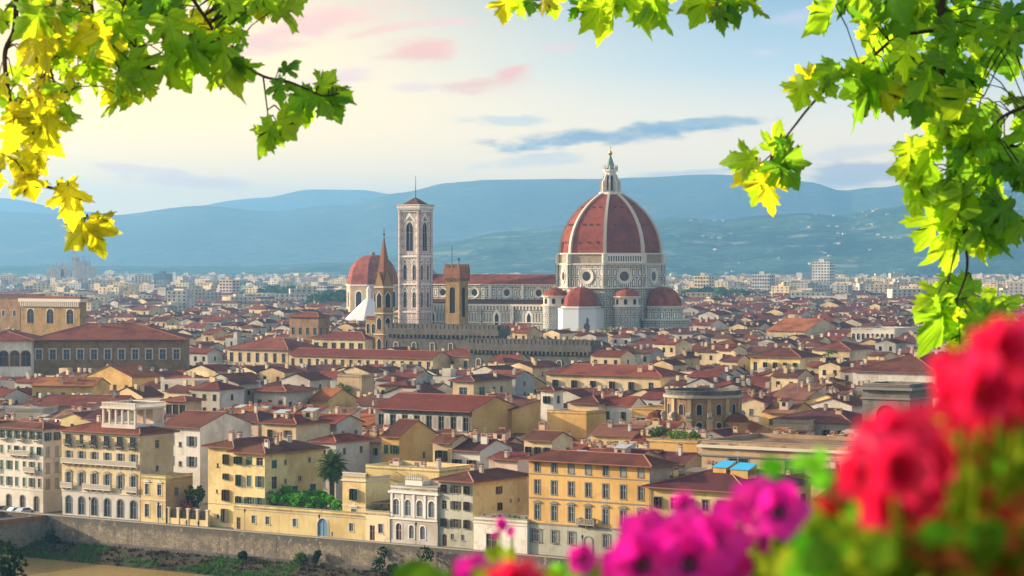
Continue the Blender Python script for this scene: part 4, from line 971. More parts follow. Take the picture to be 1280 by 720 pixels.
# tribunes and exedrae
def blind_arch(mb, c, rr_, k_, z, w, h, m='marblefine'):
    pass
def tribune(cx_, cy_, ang, wrap):
    R1, R2 = (10.6, 10.0) if wrap else (13.6, 10.4); t_ = MB(); pr = 'tribune'
    t_.prism(oct_pts(R1, 8, 22.5, (cx_, cy_)), 0, 22.5, 'marblefine'); t_.prism(oct_pts(R1 + .7, 8, 22.5, (cx_, cy_)), 22.5, 23.4, 'palestone')
    t_.prism(oct_pts(R2, 8, 22.5, (cx_, cy_)), 23.4, 29.2, 'marble'); t_.prism(oct_pts(R2 + .6, 8, 22.5, (cx_, cy_)), 29.2, 30, 'palestone'); tr = t_.build('tribune', duo)
    mb = MB()
    for j in range(10):
        u0, u1 = j / 10, (j + 1) / 10; f = lambda u: math.cos(u * math.pi / 2) ** .85 * (R2 - .6)
        A, B_ = oct_pts(max(.01, f(u0)), 8, 22.5, (cx_, cy_)), oct_pts(max(.01, f(u1)), 8, 22.5, (cx_, cy_))
        for i in range(8): mb.face([(*A[i], 30 + 10 * math.sin(u0 * math.pi / 2)), (*A[(i + 1) % 8], 30 + 10 * math.sin(u0 * math.pi / 2)), (*B_[(i + 1) % 8], 30 + 10 * math.sin(u1 * math.pi / 2)), (*B_[i], 30 + 10 * math.sin(u1 * math.pi / 2))], 'dome_tile')
    mb.lathe([(.8, 39.6), (.8, 41), (0, 42)], 'palestone', 8, (cx_, cy_)); mb.build('tribune_dome', tr)
    for i in range(8):
        a = rad(45 * i); n3 = Vector((math.cos(a), math.sin(a), 0)); t = Vector((-n3.y, n3.x, 0)); r = R1 * math.cos(rad(22.5)); c0 = Vector((cx_, cy_, 0))
        if (Vector((cx_, cy_, 0)).normalized()).dot(n3) < -.2: continue
        mb = MB()
        for rr0, off, m_ in ((R1 * .3, .25, 'palestone'), (R1 * .24, .32, 'marbletall'), (R1 * .1, .38, 'darkvoid')):
            zt = 17.0 if rr0 > 2 else 14.5; P = [(-rr0, 4), (rr0, 4)] + [(rr0 * math.cos(math.pi * q / 12), zt - rr0 * .4 + rr0 * math.sin(math.pi * q / 12)) for q in range(13)]
            mb.face([c0 + n3 * (r + off) + t * x + Vector((0, 0, z)) for x, z in P], m_)
            for p_, q_ in zip(P, P[1:] + P[:1]): mb.face([c0 + n3 * (r - .1) + t * p_[0] + Vector((0, 0, p_[1])), c0 + n3 * (r - .1) + t * q_[0] + Vector((0, 0, q_[1])), c0 + n3 * (r + off) + t * q_[0] + Vector((0, 0, q_[1])), c0 + n3 * (r + off) + t * p_[0] + Vector((0, 0, p_[1]))], m_)
        mb.build('blind_arch', tr)
    if wrap:
        s_ = MB(); s_.prism(oct_pts(R1 + 1.6, 8, 22.5, (cx_, cy_)), 0, 28.6, 'scaffold'); s_.prism(oct_pts(R1 + 1.75, 8, 22.5, (cx_, cy_)), 28.6, 29.2, 'steel')
        s_.build('scaffold_wrap', tr)
        for i in (6, 7):
            a = rad(45 * i); n3 = Vector((math.cos(a), math.sin(a), 0)); t = Vector((-n3.y, n3.x, 0)); r = (R1 + 1.6) * math.cos(rad(22.5)) + .06; mb = MB()
            if i == 6: continue
            for x, z, w_, h_ in ((0, 8, 1.0, 9), (.2, 15.5, 2.2, 3), (-.3, 18, 2.8, 3.4), (.1, 20.8, 1.2, 3.4)): mb.face([Vector((cx_, cy_, 0)) + n3 * r + t * (x + w_ * e) + Vector((0, 0, z + h_ * f_)) for e, f_ in ((-.5, 0), (.5, 0), (.62, .6), (.3, 1), (-.35, 1), (-.6, .5))], 'darkstone'); r += .02
            mb.build('scaffold_opening', tr)
    return tr
tribune(0, -31.5, 0, True); tribune(31.5, 0, 0, False); tribune(0, 31.5, 0, False)
for sx, sy in ((1, -1), (-1, -1), (1, 1)):
    c = (21.5 * sx, 21.5 * sy); mb = MB(); mb.lathe([(6.6, 0), (6.6, 29.6)], 'marblefine', 16, c, cap=False); mb.lathe([(7.2, 29.6), (7.2, 30.6), (6.4, 30.6), (6.4, 34.6), (7.3, 34.6), (7.3, 35.3)], 'palestone', 16, c); e_ = mb.build('exedra', duo)
    mb = MB(); mb.lathe([(7.1, 35.3), (5.6, 37.2), (3, 38.9), (.1, 39.8)], 'dome_tile', 16, c); mb.build('exedra_roof', e_)
    for q in range(8):
        a = 2 * math.pi * (q + .5) / 8; mb = MB(); d3 = Vector((math.cos(a), math.sin(a), 0)); t = Vector((-d3.y, d3.x, 0)); P = [(-.9, 31), (.9, 31)] + [(.9 * math.cos(math.pi * i / 8), 33 + .9 * math.sin(math.pi * i / 8)) for i in range(9)]
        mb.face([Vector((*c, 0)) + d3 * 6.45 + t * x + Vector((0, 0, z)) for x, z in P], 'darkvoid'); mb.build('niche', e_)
# nave
mb = MB(); mb.box(-112, -24, -10.5, 10.5, 0, 41, 'marble'); nv = mb.build('nave', duo)
mb = MB(); L = [(-112.3, 0)]; mb.face([(-112, -11.3, 41.1), (-24, -11.3, 41.1), (-24, 0, 46.4), (-112, 0, 46.4)], 'tile_red'); mb.face([(-24, 11.3, 41.1), (-112, 11.3, 41.1), (-112, 0, 46.4), (-24, 0, 46.4)], 'tile_red')
mb.face([(-24, -11.3, 41.1), (-112, -11.3, 41.1), (-112, -11.3, 40.5), (-24, -11.3, 40.5)][::-1], 'palestone'); mb.face([(-112, -11.3, 40.5), (-24, -11.3, 40.5), (-24, -10.5, 40.5), (-112, -10.5, 40.5)], 'palestone'); mb.build('nave_roof', nv)
mb = MB(); mb.box(-111, -20, -21, -10.52, 0, 30.2, 'marbletall'); mb.box(-111, -20, 10.52, 21, 0, 30.2, 'marbletall'); ai = mb.build('aisle', duo)
mb = MB(); mb.face([(-111, -21.6, 30.6), (-20, -21.6, 30.6), (-20, -10.5, 33), (-111, -10.5, 33)], 'tile_brown'); mb.face([(-20, 21.6, 30.6), (-111, 21.6, 30.6), (-111, 10.5, 33), (-20, 10.5, 33)], 'tile_brown'); mb.build('aisle_roof', ai)
mb = MB(); mb.box(-111.2, -20, -21.9, -21.01, 29.4, 30.5, 'palestone'); mb.box(-111.2, -20, -21.4, -21.01, 20.4, 21, 'palestone'); mb.box(-111.2, -20, -21.5, -21.01, 13, 13.8, 'palestone'); mb.build('cornice', ai)
mb = MB()
for i in range(44): x = -110.5 + 90 * i / 43; mb.box(x - .35, x + .35, -21.7, -21.02, 27.6, 29.38, 'whitestone')
mb.build('corbel_frieze', ai)
for x in (-99, -78.5, -58, -38):
    mb = MB(); N_ = 18; rg = lambda r, y: [Vector((x + r * math.cos(2 * math.pi * q / N_), y, 36.5 + r * math.sin(2 * math.pi * q / N_))) for q in range(N_)]
    A, B_, D = rg(3.0, -10.85), rg(1.9, -10.6), rg(3.0, -10.4)
    for q in range(N_): w_ = (q + 1) % N_; mb.face([A[q], A[w_], B_[w_], B_[q]], 'palestone'); mb.face([D[q], D[w_], A[w_], A[q]], 'palestone')
    mb.face(B_, 'glass'); mb.build('oculus', nv)
    mb = MB(); mb.box(x + 9.4, x + 11, -11.4, -10.52, 33.1, 40.4, 'whitestone'); mb.build('buttress', nv)
    mb = MB(); mb.face([(x - 1.2, -21.06, 15), (x + 1.2, -21.06, 15), (x + 1.2, -21.06, 24), (x, -21.06, 26), (x - 1.2, -21.06, 24)], 'darkvoid'); mb.face([(x - 2.2, -21.04, 14), (x + 2.2, -21.04, 14), (x + 2.2, -21.04, 25), (x, -21.04, 28.4), (x - 2.2, -21.04, 25)], 'whitestone'); mb.build('aisle_window', ai)
    mb = MB(); mb.box(x + 9.2, x + 11.2, -22.2, -21.02, 0, 29.38, 'marblefine'); mb.build('buttress', ai)
mb = MB(); mb.box(-114, -112.02, -21, 21, 0, 31, 'marble'); mb.box(-114, -112.02, -11, 11, 31, 43, 'marble')
mb.face([(-114, -11, 43), (-112.02, -11, 43), (-112.02, 0, 49), (-114, 0, 49)], 'palestone'); mb.face([(-112.02, -11, 43), (-112.02, 11, 43), (-112.02, 0, 49)], 'marble'); mb.face([(-112.02, 11, 43), (-114, 11, 43), (-114, 0, 49), (-112.02, 0, 49)], 'palestone'); mb.face([(-114, 11, 43), (-114, -11, 43), (-114, 0, 49)], 'marble'); mb.build('west_front', duo)
FOOT.append([tuple((Matrix.Rotation(CA, 2) @ Vector(p)) + Vector((cx0, cy0))) for p in ((-118, -26), (50, -26), (50, 26), (-118, 26))]); FOOT.append([tuple((Matrix.Rotation(CA, 2) @ Vector(p)) + Vector((cx0, cy0))) for p in ((-18, -50), (18, -50), (18, 50), (-18, 50))])

# ---- bell tower
by = 1330; bw = 11.9; c0 = Vector(((519.5 - 640) / F * by, by))
o_ = c0 - Vector((math.cos(CA) * bw / 2 - math.sin(CA) * bw / 2, math.sin(CA) * bw / 2 + math.cos(CA) * bw / 2))
bt = thing('bell_tower', 'tall square pink and white marble bell tower with tiers of pointed windows', 'bell tower', (o_.x, o_.y, 0), CA)
FOOT.append(corners(o_.x, o_.y, CA, bw, bw))
WB = {'arch': 'p', 'glass': 'darkvoid', 'trim': 'whitestone', 'fill': 'palestone', 'frame': 'whitestone'}
tiers = [(0, 26, []), (26, 41, [(28.5, 8.6, 2.3, 2)]), (41, 56, [(43.4, 8.6, 2.3, 2)]), (56, 81, [(59.0, 16.0, 4.6, 1)])]
mb = MB(); 
for z0, z1, ws in tiers:
    hs = row_holes([(z, h, w, n, WB) for z, h, w, n in ws], bw); rc = [(x - w / 2, x + w / 2, z, z + h) for x, z, w, h, s in hs]
    m_ = 'marblepink'
    wall_to(mb, (0, 0), 1, 0, bw, z0, z1, rc, m_); wall_to(mb, (bw, 0), 0, 1, bw, z0, z1, rc, m_)
    wall_to(mb, (bw, bw), -1, 0, bw, z0, z1, [], m_); wall_to(mb, (0, bw), 0, -1, bw, z0, z1, [], m_)
    for x, z, w, h, s in hs:
        put_window(bt, 'front', 0, 0, x, z, w, h, s, True); put_window(bt, 'side', bw, 0, x, z, w, h, s, True)
mb.build('shaft', bt)
for z, pj, hh in ((25.6, .6, .8), (40.6, .6, .8), (55.6, .7, .9), (80.2, .7, .7)): mb = MB(); mb.box(-pj, bw + pj, -pj, bw + pj, z, z + hh, 'whitestone'); mb.build('cornice', bt)
for x, y in ((0, 0), (bw, 0), (bw, bw), (0, bw)):
    mb = MB(); mb.prism(oct_pts(1.15, 8, 22.5, (x, y)), 0, 81.4, 'marblepink'); mb.build('corner_buttress', bt)
for rz, ox, oy in ((0, 0, 0), (rad(90), bw, 0)):
    for z, cxs, hw_, hh in ((38.2, (bw * .25, bw * .75), 2.2, 2.2), (53, (bw * .25, bw * .75), 2.2, 2.4), (75.6, (bw / 2,), 4.0, 4.4)):
        for q in cxs:
            mb = MB(); mb.face([(q - hw_, -.12, z - .6), (q + hw_, -.12, z - .6), (q, -.12, z + hh)], 'whitestone'); mb.face([(q - hw_ * .6, -.15, z - .3), (q + hw_ * .6, -.15, z - .3), (q, -.15, z + hh * .55)], 'serena'); o = mb.build('gable', bt); o.location = (ox, oy, 0); o.rotation_euler = (0, 0, rz)
mb = MB(); mb.box(-1.3, bw + 1.3, -1.3, bw + 1.3, 81.4, 82.6, 'palestone'); mb.box(-1.5, bw + 1.5, -1.5, bw + 1.5, 82.6, 83.1, 'whitestone')
for i in range(13):
    x = -1.0 + (bw + 2.0) * i / 12
    mb.box(x - .25, x + .25, -1.48, -1.301, 81.2, 82.598, 'palestone'); mb.box(bw + 1.301, bw + 1.48, x - .25, x + .25, 81.2, 82.598, 'palestone')
mb.box(-1.5, bw + 1.5, -1.5, -1.2, 83.1, 84.4, 'marblepink'); mb.box(bw + 1.2, bw + 1.5, -1.2, bw + 1.5, 83.1, 84.4, 'marblepink'); mb.box(-1.5, -1.2, -1.2, bw + 1.5, 83.1, 84.4, 'marblepink'); mb.build('crown_gallery', bt)
mb = MB(); e = 83.4; P = [(-.6, -.6, e), (bw + .6, -.6, e), (bw + .6, bw + .6, e), (-.6, bw + .6, e)]; tp = (bw / 2, bw / 2, e + 5.0)
for i in range(4): mb.face([P[i], P[(i + 1) % 4], tp], 'tile_brown')
mb.build('roof', bt); mb = MB(); mb.bar((bw / 2, bw / 2, e + 4.6), (bw / 2, bw / 2, 100), .28, 'iron', 6, .12); mb.build('mast', bt)

# ------------------------------------------------------------------ other landmarks
def plain_windows(root, face, x, z, w, h, st): put_window(root, face, 0, 0, x, z, w, h, st, True)
def spot(px, ytop, ztop=None, Y=None):
    """ground point below a picture column, at a distance or from a known height"""
    if Y is None: Y = F * (H - ztop) / (ytop - HZ)
    return (px - 640) / F * Y, Y
# slender abbey spire
X, Y = spot(480, 0, Y=960); ab = thing('abbey_spire', 'slender brown hexagonal bell tower with a steep pointed brick spire', 'church tower', (X, Y, 0), CA); PROT.append((457, 497, 412, 940))
hx = lambda r: oct_pts(r, 6, 0)
mb = MB(); mb.prism(hx(3.9), 0, 42.6, 'goldstone'); mb.prism(hx(4.5), 42.6, 43.3, 'palestone'); mb.prism(hx(4.3), 32.4, 32.9, 'palestone'); mb.prism(hx(4.3), 24.2, 24.7, 'palestone'); mb.build('shaft', ab)
for i in range(6):
    a = rad(30 + 60 * i); n3 = Vector((math.cos(a), math.sin(a), 0)); t = Vector((-n3.y, n3.x, 0)); r = 3.9 * math.cos(rad(30))
    for z, w_, h_ in ((35, 2.2, 6), (26.5, 2.0, 4.8), (18.5, 1.8, 4.6)):
        for off, k_, m_ in ((.05, 1.3, 'palestone'), (.09, 1.0, 'darkvoid')):
            mb = MB(); mb.face([n3 * (r + off) + t * x * k_ + Vector((0, 0, zz)) for x, zz in ((-w_ / 2, z), (w_ / 2, z), (w_ / 2, z + h_ * .72 * k_ ** .3), (0, z + h_ * k_ ** .3), (-w_ / 2, z + h_ * .72 * k_ ** .3))], m_)
            if m_ != 'darkvoid': fr_ = mb.build('window', ab)
            else: mb.build('opening', fr_)
    mb = MB(); P = [(-2, 43.3), (2, 43.3), (0, 49)]; mb.face([n3 * (r + .2) + t * x + Vector((0, 0, z)) for x, z in P], 'goldstone'); mb.face([n3 * (r - 1.2) + t * x + Vector((0, 0, z)) for x, z in P[::-1]], 'goldstone')
    for p_, q_ in zip(P, P[1:] + P[:1]): mb.face([n3 * (r - 1.2) + t * p_[0] + Vector((0, 0, p_[1])), n3 * (r - 1.2) + t * q_[0] + Vector((0, 0, q_[1])), n3 * (r + .2) + t * q_[0] + Vector((0, 0, q_[1])), n3 * (r + .2) + t * p_[0] + Vector((0, 0, p_[1]))], 'brownstone')
    mb.build('gable', ab)
mb = MB(); A = [(*p, 44) for p in hx(3.7)]
for i in range(6): mb.face([A[i], A[(i + 1) % 6], (0, 0, 63.6)], 'brick')
mb.build('spire', ab); mb = MB(); mb.lathe([(0, 63), (.5, 63.6), (0, 64.2)], 'iron', 8); mb.bar((0, 0, 64), (0, 0, 66), .12, 'iron', 5); mb.build('finial', ab)
# crenellated town tower
def crenel(mb, x0, x1, y0, y1, z, m, n, mw=.5, mh=1.5, th=.6):
    for i in range(n):
        x = x0 + (x1 - x0) * (i + .5) / n; ww = (x1 - x0) / n * mw / 2
        mb.box(x - ww, x + ww, y0, y0 + th, z, z + mh, m); mb.box(x - ww, x + ww, y1 - th, y1, z, z + mh, m)
    n2 = max(2, int(n * (y1 - y0) / (x1 - x0)))
    for i in range(n2):
        y = y0 + th + (y1 - y0 - 2 * th) * (i + .5) / n2; ww = (y1 - y0) / n2 * mw / 2
        mb.box(x1 - th, x1, y - ww, y + ww, z, z + mh, m); mb.box(x0, x0 + th, y - ww, y + ww, z, z + mh, m)
X, Y = spot(557, 0, Y=948); bg_ = thing('town_tower', 'square brown stone tower with a brick battlement, standing before the cathedral nave', 'tower', (X, Y, 0), CA); PROT.append((552, 587, 408, 940))
w_ = 6.3; mb = MB(); WV = {'arch': 'r', 'glass': 'darkvoid', 'fill': 'brownstone', 'bars': False, 'sill': False}
wall_to(mb, (0, 0), 1, 0, w_, 0, 46.5, [(1.9, 4.3, 33, 43)], 'goldstone'); wall_to(mb, (w_, 0), 0, 1, w_, 0, 46.5, [(1.9, 4.3, 31.5, 43)], 'goldstone'); mb.face([(w_, w_, 0), (0, w_, 0), (0, w_, 46.5), (w_, w_, 46.5)], 'goldstone'); mb.face([(0, w_, 0), (0, 0, 0), (0, 0, 46.5), (0, w_, 46.5)], 'goldstone'); mb.build('shaft', bg_)
put_window(bg_, 'front', 0, 0, 3.1, 33, 2.4, 10, WV, True, 'belfry_opening'); put_window(bg_, 'side', w_, 0, 3.1, 31.5, 2.4, 11.5, WV, True, 'belfry_opening')
mb = MB(); mb.box(-.55, w_ + .55, -.55, w_ + .55, 46.5, 50.6, 'brick'); crenel(mb, -.55, w_ + .55, -.55, w_ + .55, 50.6, 'brick', 5, .55, 1.3, .5)
for i in range(7): x = -.2 + (w_ + .4) * i / 6; mb.box(x - .18, x + .18, -.5, -.01, 45.4, 46.49, 'brownstone'); mb.box(w_ + .01, w_ + .5, x - .18, x + .18, 45.4, 46.49, 'brownstone')
mb.build('battlement', bg_); mb = MB(); mb.bar((1, 3, 50), (1, 3, 59), .12, 'iron', 5); mb.bar((4.2, 3, 50), (4.2, 3, 54), .15, 'iron', 5); mb.lathe([(0, 53.2), (.5, 53.8), (0, 54.6)], 'iron', 6, (4.2, 3)); mb.build('bell_mast', bg_)
# crenellated palaces
def fort(label, px0, px1, ytop, Y, m, d, n, visb, ang=CA):
    X = (px0 - 640) / F * Y; z = H + (HZ - ytop) / F * Y; w = width_to(px1, (X, Y), ang); t = thing('crenellated_palace', label, 'palace', (X, Y, 0), ang); PROT.append((px0, px1, visb, Y)); FOOT.append(corners(X, Y, ang, w, d))
    mb = MB(); mb.box(0, w, 0, d, 0, z - 2.6, m); mb.build('wall', t); mb = MB(); mb.box(-.7, w + .7, -.7, d + .7, z - 2.6, z - .2, m); crenel(mb, -.7, w + .7, -.7, d + .7, z - .2, m, n, .58, 1.6, .6); mb.build('battlement', t)
    mb = MB()
    for i in range(n): x = w * (i + .5) / n; mb.box(x - .3, x + .3, -.68, -.005, z - 3.7, z - 2.603, m)
    mb.build('corbel_frieze', t)
    for i in range(max(3, int(w / 8))): put_window(t, 'front', 0, -.16, w * (i + .5) / max(3, int(w / 8)), z - 9, 1.8, 3.4, {'arch': 'r', 'glass': 'darkvoid', 'fill': m, 'trim': 'palestone'}, True)
    return t
fort('dark grey battlemented palace wall below the bell tower', 484, 622, 409, 930, 'darkstone', 7, 26, 423)
fort('lower grey battlemented palace wall in front of the cathedral', 586, 738, 428, 850, 'darkstone', 6, 30, 436)
# princes' chapel dome
X, Y = spot(466, 0, Y=1660); ch = thing('domed_chapel', 'red tiled domed chapel of pale stone half hidden by the slender spire', 'chapel', (X, Y, 0), CA); PROT.append((432, 497, 384, 1640))
mb = MB(); mb.prism(oct_pts(18.2), 0, 37, 'beige'); mb.prism(oct_pts(18.8), 37, 38.2, 'palestone'); mb.build('drum', ch)
mb = MB()
for j in range(12):
    u0, u1 = j / 12, (j + 1) / 12; f = lambda u: 17.6 * math.cos(u * math.pi / 2) ** .8
    A, B_ = oct_pts(max(f(u0), .01)), oct_pts(max(f(u1), .01)); zz = lambda u: 38.2 + 20 * math.sin(u * math.pi / 2)
    for i in range(8): mb.face([(*A[i], zz(u0)), (*A[(i + 1) % 8], zz(u0)), (*B_[(i + 1) % 8], zz(u1)), (*B_[i], zz(u1))], 'dome_tile')
mb.lathe([(1.6, 57.8), (1.6, 59.6), (0, 60.6)], 'copper', 8); mb.build('dome', ch)
for i in range(8):
    a = rad(45 * i); n3 = Vector((math.cos(a), math.sin(a), 0)); t = Vector((-n3.y, n3.x, 0)); r = 18.2 * math.cos(rad(22.5))
    for off, k_, m_ in ((.08, 1.35, 'whitestone'), (.14, 1.0, 'darkvoid')):
        mb = MB(); mb.face([n3 * (r + off) + t * (2.3 * k_ * x) + Vector((0, 0, z)) for x, z in [(-1, 24 - k_), (1, 24 - k_)] + [(math.cos(math.pi * q / 10), 31 + 2.6 * k_ * math.sin(math.pi * q / 10)) for q in range(11)]], m_)
        if k_ > 1: fr_ = mb.build('window', ch)
        else: mb.build('pane', fr_)
# white pyramid roof (baptistery)
X, Y = spot(461, 0, Y=1395); bp = thing('octagonal_baptistery', 'low octagonal building with a white marble pyramid roof and small lantern', 'baptistery', (X, Y, 0), CA); PROT.append((443, 478, 400, 1380))
mb = MB(); mb.prism(oct_pts(14), 0, 20, 'marble'); mb.build('wall', bp); mb = MB(); A = [(*p, 20) for p in oct_pts(14.6)]
for i in range(8): mb.face([A[i], A[(i + 1) % 8], (0, 0, 34)], 'tent')
mb.build('roof', bp); mb = MB(); mb.lathe([(1.3, 33), (1.3, 37), (1.7, 37), (0, 40)], 'whitestone', 8); mb.build('lantern', bp)

MID = []
WS = {'glass': 'glass', 'trim': 'trim', 'tw': .1}
WD = {'sh': 'ajar', 'shm': 'shutter_brown'}
WG = {'sh': 'closed', 'shm': 'shutter_green'}
def mid(px0, px1, ye, ze, label, px2=None, d=12, ang=-33, visb=None, name='house', cat='house', hid=True, **kw):
    a = rad(ang); X, Y = spot(px0, ye, ze); w = width_to(px1, (X, Y), a); 
    c_, s_ = math.cos(a), math.sin(a)
    if px2: d = depth_to(px2, (X + c_ * w, Y + s_ * w), a)
    PROT.append((px0, max(px1, px2 or 0), visb or ye + 18, Y))
    r = house(label, X, Y, a, w, d, ze, kw.pop('wall'), name=name, cat=cat, **kw); MID.append((label, X, Y)); return r, w, d
AR = {'arch': 'r', 'glass': 'glass', 'fill': 'palestone', 'trim': 'palestone', 'tw': .2}
# church granary with arched windows, far left
(o, fz, rf), w, d = mid(26, 100, 372, 38, 'tall brown church block with a corbelled top and four arched windows', px2=108, visb=396, wall='goldstone', roof=('hip', 12, .8, 'tile_red'), front=[(27.5, 6, 4, 3, dict(AR, sill=False))], side=[(26, 7, 4, 1, AR)], name='church', cat='church', bands=[(36.4, 1.3, .8, 'palestone', 1)])
mb = MB()
for i in range(30): x = w * (i + .5) / 30; mb.box(x - .25, x + .25, -.75, -.005, 34.4, 36.395, 'palestone')
mb.build('corbel_frieze', o)
mid(-30, 25, 372, 35, 'brown side wing of the tall church block', d=18, visb=396, wall='brownstone', roof=('shed', 5, .4, 'tile_brown'), front=[(26, 3, 2, 4, AR)], name='church_wing', cat='church wing')
# long brown palace
(o, fz, rf), w, d = mid(40, 229, 424, 27, 'very long brown stone palace with two rows of pale windows under a broad red roof', d=34, ang=4, visb=462, wall='brownstone', roof=('hip', 15, 1.4, 'tile_red'), name='palace', cat='palace',
    front=[(20.2, 3.4, 2.0, 11, {'trim': 'palestone', 'tw': .35, 'glass': 'paneblue', 'frame': 'palestone'}), (13.2, 1.9, 1.7, 11, {'trim': 'trim', 'tw': .25})], chim=3)
(o, fz, rf), w, d = mid(-30, 39, 425, 27, 'white palace end with tall arched windows beside the long brown palace', d=30, ang=4, visb=470, wall='white', roof=('hip', 15, 1.2, 'tile_red'), name='palace', cat='palace', front=[(18.4, 5, 3, 5, dict(AR, trim='brick', fill='white')), (9, 4, 3, 5, dict(AR, trim='brick', fill='white'))])
# cream palace range
mid(284, 360, 435, 20.0, 'cream palace block with seven tall windows under a red hipped roof', d=22, visb=456, wall='cream', roof=('hip', 18, 1.0, 'tile_red'), front=[(15.0, 3.4, 1.5, 7, WS), (9.5, 2.2, 1.2, 7, WS)], name='palace', cat='palace')
mid(361, 541, 443, 19.0, 'very long low cream range with a line of small windows', d=11, visb=456, wall='cream', roof=('gx', 20, .9, 'tile_red'), front=[(15.0, 2.6, 1.3, 17, WS), (10, 2, 1.2, 17, WS)], name='palace', cat='palace')
mid(390, 456, 422, 22.0, 'cream upper storey with a pillared loggia and red roof above the long range', d=14, visb=441, wall='cream', roof=('hip', 18, .9, 'tile_red'), front=[(16.5, 3.6, 2.2, 6, WS)], name='palace', cat='palace')
mid(362, 398, 395, 29.8, 'square brown stone palace block with a pyramid roof', px2=412, visb=414, wall='brownstone', roof=('hip', 20, 1.0, 'tile_red'), front=[(22, 3, 1.6, 4, WS), (15, 3, 1.6, 4, WS)], side=[(22, 3, 1.6, 2, WS)], name='palace', cat='palace')
mid(457, 470, 398, 30, 'small brown bell gable tower below the slender spire', px2=475, visb=432, wall='goldstone', roof=('gx', 26, .4, 'tile_brown'), front=[(24, 4, 1.6, 2, dict(AR, glass='darkvoid', fill='goldstone'))], name='bell_gable', cat='bell tower')
mid(541, 590, 444, 19.5, 'red roofed house with cream walls joined to the end of the long range', d=14, px2=None, visb=462, wall='cream', roof=('hip', 18, .9, 'tile_red'), front=[(15.5, 2.2, 1.4, 3, WS), (11, 2.2, 1.4, 3, WS)], side=[(15.5, 2.2, 1.3, 2, WS)])
# grey frescoed palace
(o, fz, rf), w, d = mid(469, 590, 509, 17, 'dark grey palazzo with painted panels between its windows and a long rusty roof', px2=None, d=20, visb=540, wall='greystone', roof=('gx', 16, 1.2, 'tile_red'), front=[(12.2, 3.2, 1.5, 8, {'trim': 'serena', 'glass': 'darkvoid'}), (6.5, 3, 1.5, 8, {'trim': 'serena'})], name='palazzo', cat='palazzo', bands=[(11.3, .3, .3, 'serena')])
me = [c for c in o.children if c.name.startswith('wall')][0].data; me.materials.append(M['ochre'])
for pl in me.polygons:
    if pl.normal.x > .9 and pl.center.x > w - .01: pl.material_index = len(me.materials) - 1
for i in range(7):
    x = w * (i + 1) / 8; mb = MB(); mb.box(x - .8, x + .8, -.05, .01, 12.0, 15.6, 'lightgrey'); mb.lathe([(.0, 0), (.0, 0)], 'lightgrey', 3); mb.face([(x - .45, -.07, 12.5), (x + .45, -.07, 12.5), (x + .5, -.07, 14), (x + .2, -.07, 15.2), (x - .2, -.07, 15.2), (x - .5, -.07, 14)], 'greywall'); mb.build('painted_panel', o)
mid(591, 640, 511, 16.4, 'plain ochre yellow gable wall standing beside the grey frescoed palazzo', px2=675, visb=548, wall='ochre', roof=('shed', 8, .3, 'tile_brown'), chim=3)
mid(684, 733, 515, 16.5, 'windowless golden block with one round hole, behind the big yellow palazzo', d=9, visb=552, wall='ochre', roof=('flat', 0, 0, 'terrace'))
mid(477, 499, 545, 16, 'yellow gabled house with green shutters and a long plain side wall', px2=545, visb=585, wall='ochre', roof=('gx', 24, .6, 'tile_brown'), front=[(12.4, 1.8, 1.2, 2, WG), (8, 2, 1.2, 2, WG)], side=[(11, 1.3, .9, [9, 15], WS)])
mid(541, 565, 552, 15.5, 'narrow pale house with a wide roof and a triple top window', px2=590, visb=585, wall='cream', roof=('gx', 19, 1.0, 'tile_brown'), front=[(11.6, 2.2, 2.6, 1, WD)], side=[(8, 1.4, 1.2, [5], WS)], chim=1)
mid(563, 600, 562, 14, 'white house with a dark shed roof and a band of top windows', px2=640, visb=600, wall='white', roof=('gx', 17, .8, 'tile_plum'), front=[(10.4, 1.7, 2.0, 2, WD), (5.5, 1.8, 1.3, 2, WD)], side=[(9, 1.3, 1, 3, WS)], chim=3, ant=1)
mid(611, 647, 573, 14.5, 'pale terraced house with a long dark window under a lean-to roof', px2=662, visb=596, wall='pink', roof=('shed', 12, .8, 'tile_red'), front=[(11, 1.5, 4.4, 1, {'glass': 'paneblue'}), (7.2, 1.3, 1.6, 2, WS)], chim=1)
mid(655, 690, 549, 15.5, 'cream house with paired windows behind the big yellow palazzo', px2=716, visb=572, wall='cream', roof=('gx', 19, .8, 'tile_brown'), front=[(12, 2, 1.4, 3, WD)], side=[(12, 1.6, 1.2, 2, WS)], chim=2)
# white row and ochre house to the right of centre
mid(713, 748, 503, 16.4, 'cream house with two shuttered windows next to the sharp white gable', d=13, visb=520, wall='cream', roof=('hip', 20, .8, 'tile_brown'), front=[(12.4, 2.4, 1.5, 2, WD)], chim=1, ant=1)
mid(749, 790, 505, 16.0, 'white house with a skylight dormer and a sharp white gable end', px2=806, visb=522, wall='white', roof=('gx', 30, .6, 'tile_red'), front=[(12.2, 2.0, 1.3, 2, WG), (8, 2, 1.3, 2, WG)], side=[(12, 1.6, 1.0, 1, WS)], chim=2)
mid(790, 830, 511, 15.5, 'low golden house with big white framed windows beside the round brown apse', d=11, visb=530, wall='ochre', roof=('flat', 0, 0, 'slate'), front=[(10.6, 2.8, 3.4, 2, {'glass': 'paneblue', 'trim': 'whitestone', 'frame': 'whitestone'})])
mid(683, 826, 466, 17.5, 'long cream building with five dark windows and a continuous red roof', d=15, visb=486, wall='cream', roof=('hip', 19, 1.1, 'tile_red'), front=[(12.6, 2.8, 1.8, 6, WD)], chim=5, ant=2, name='long_house', cat='house')
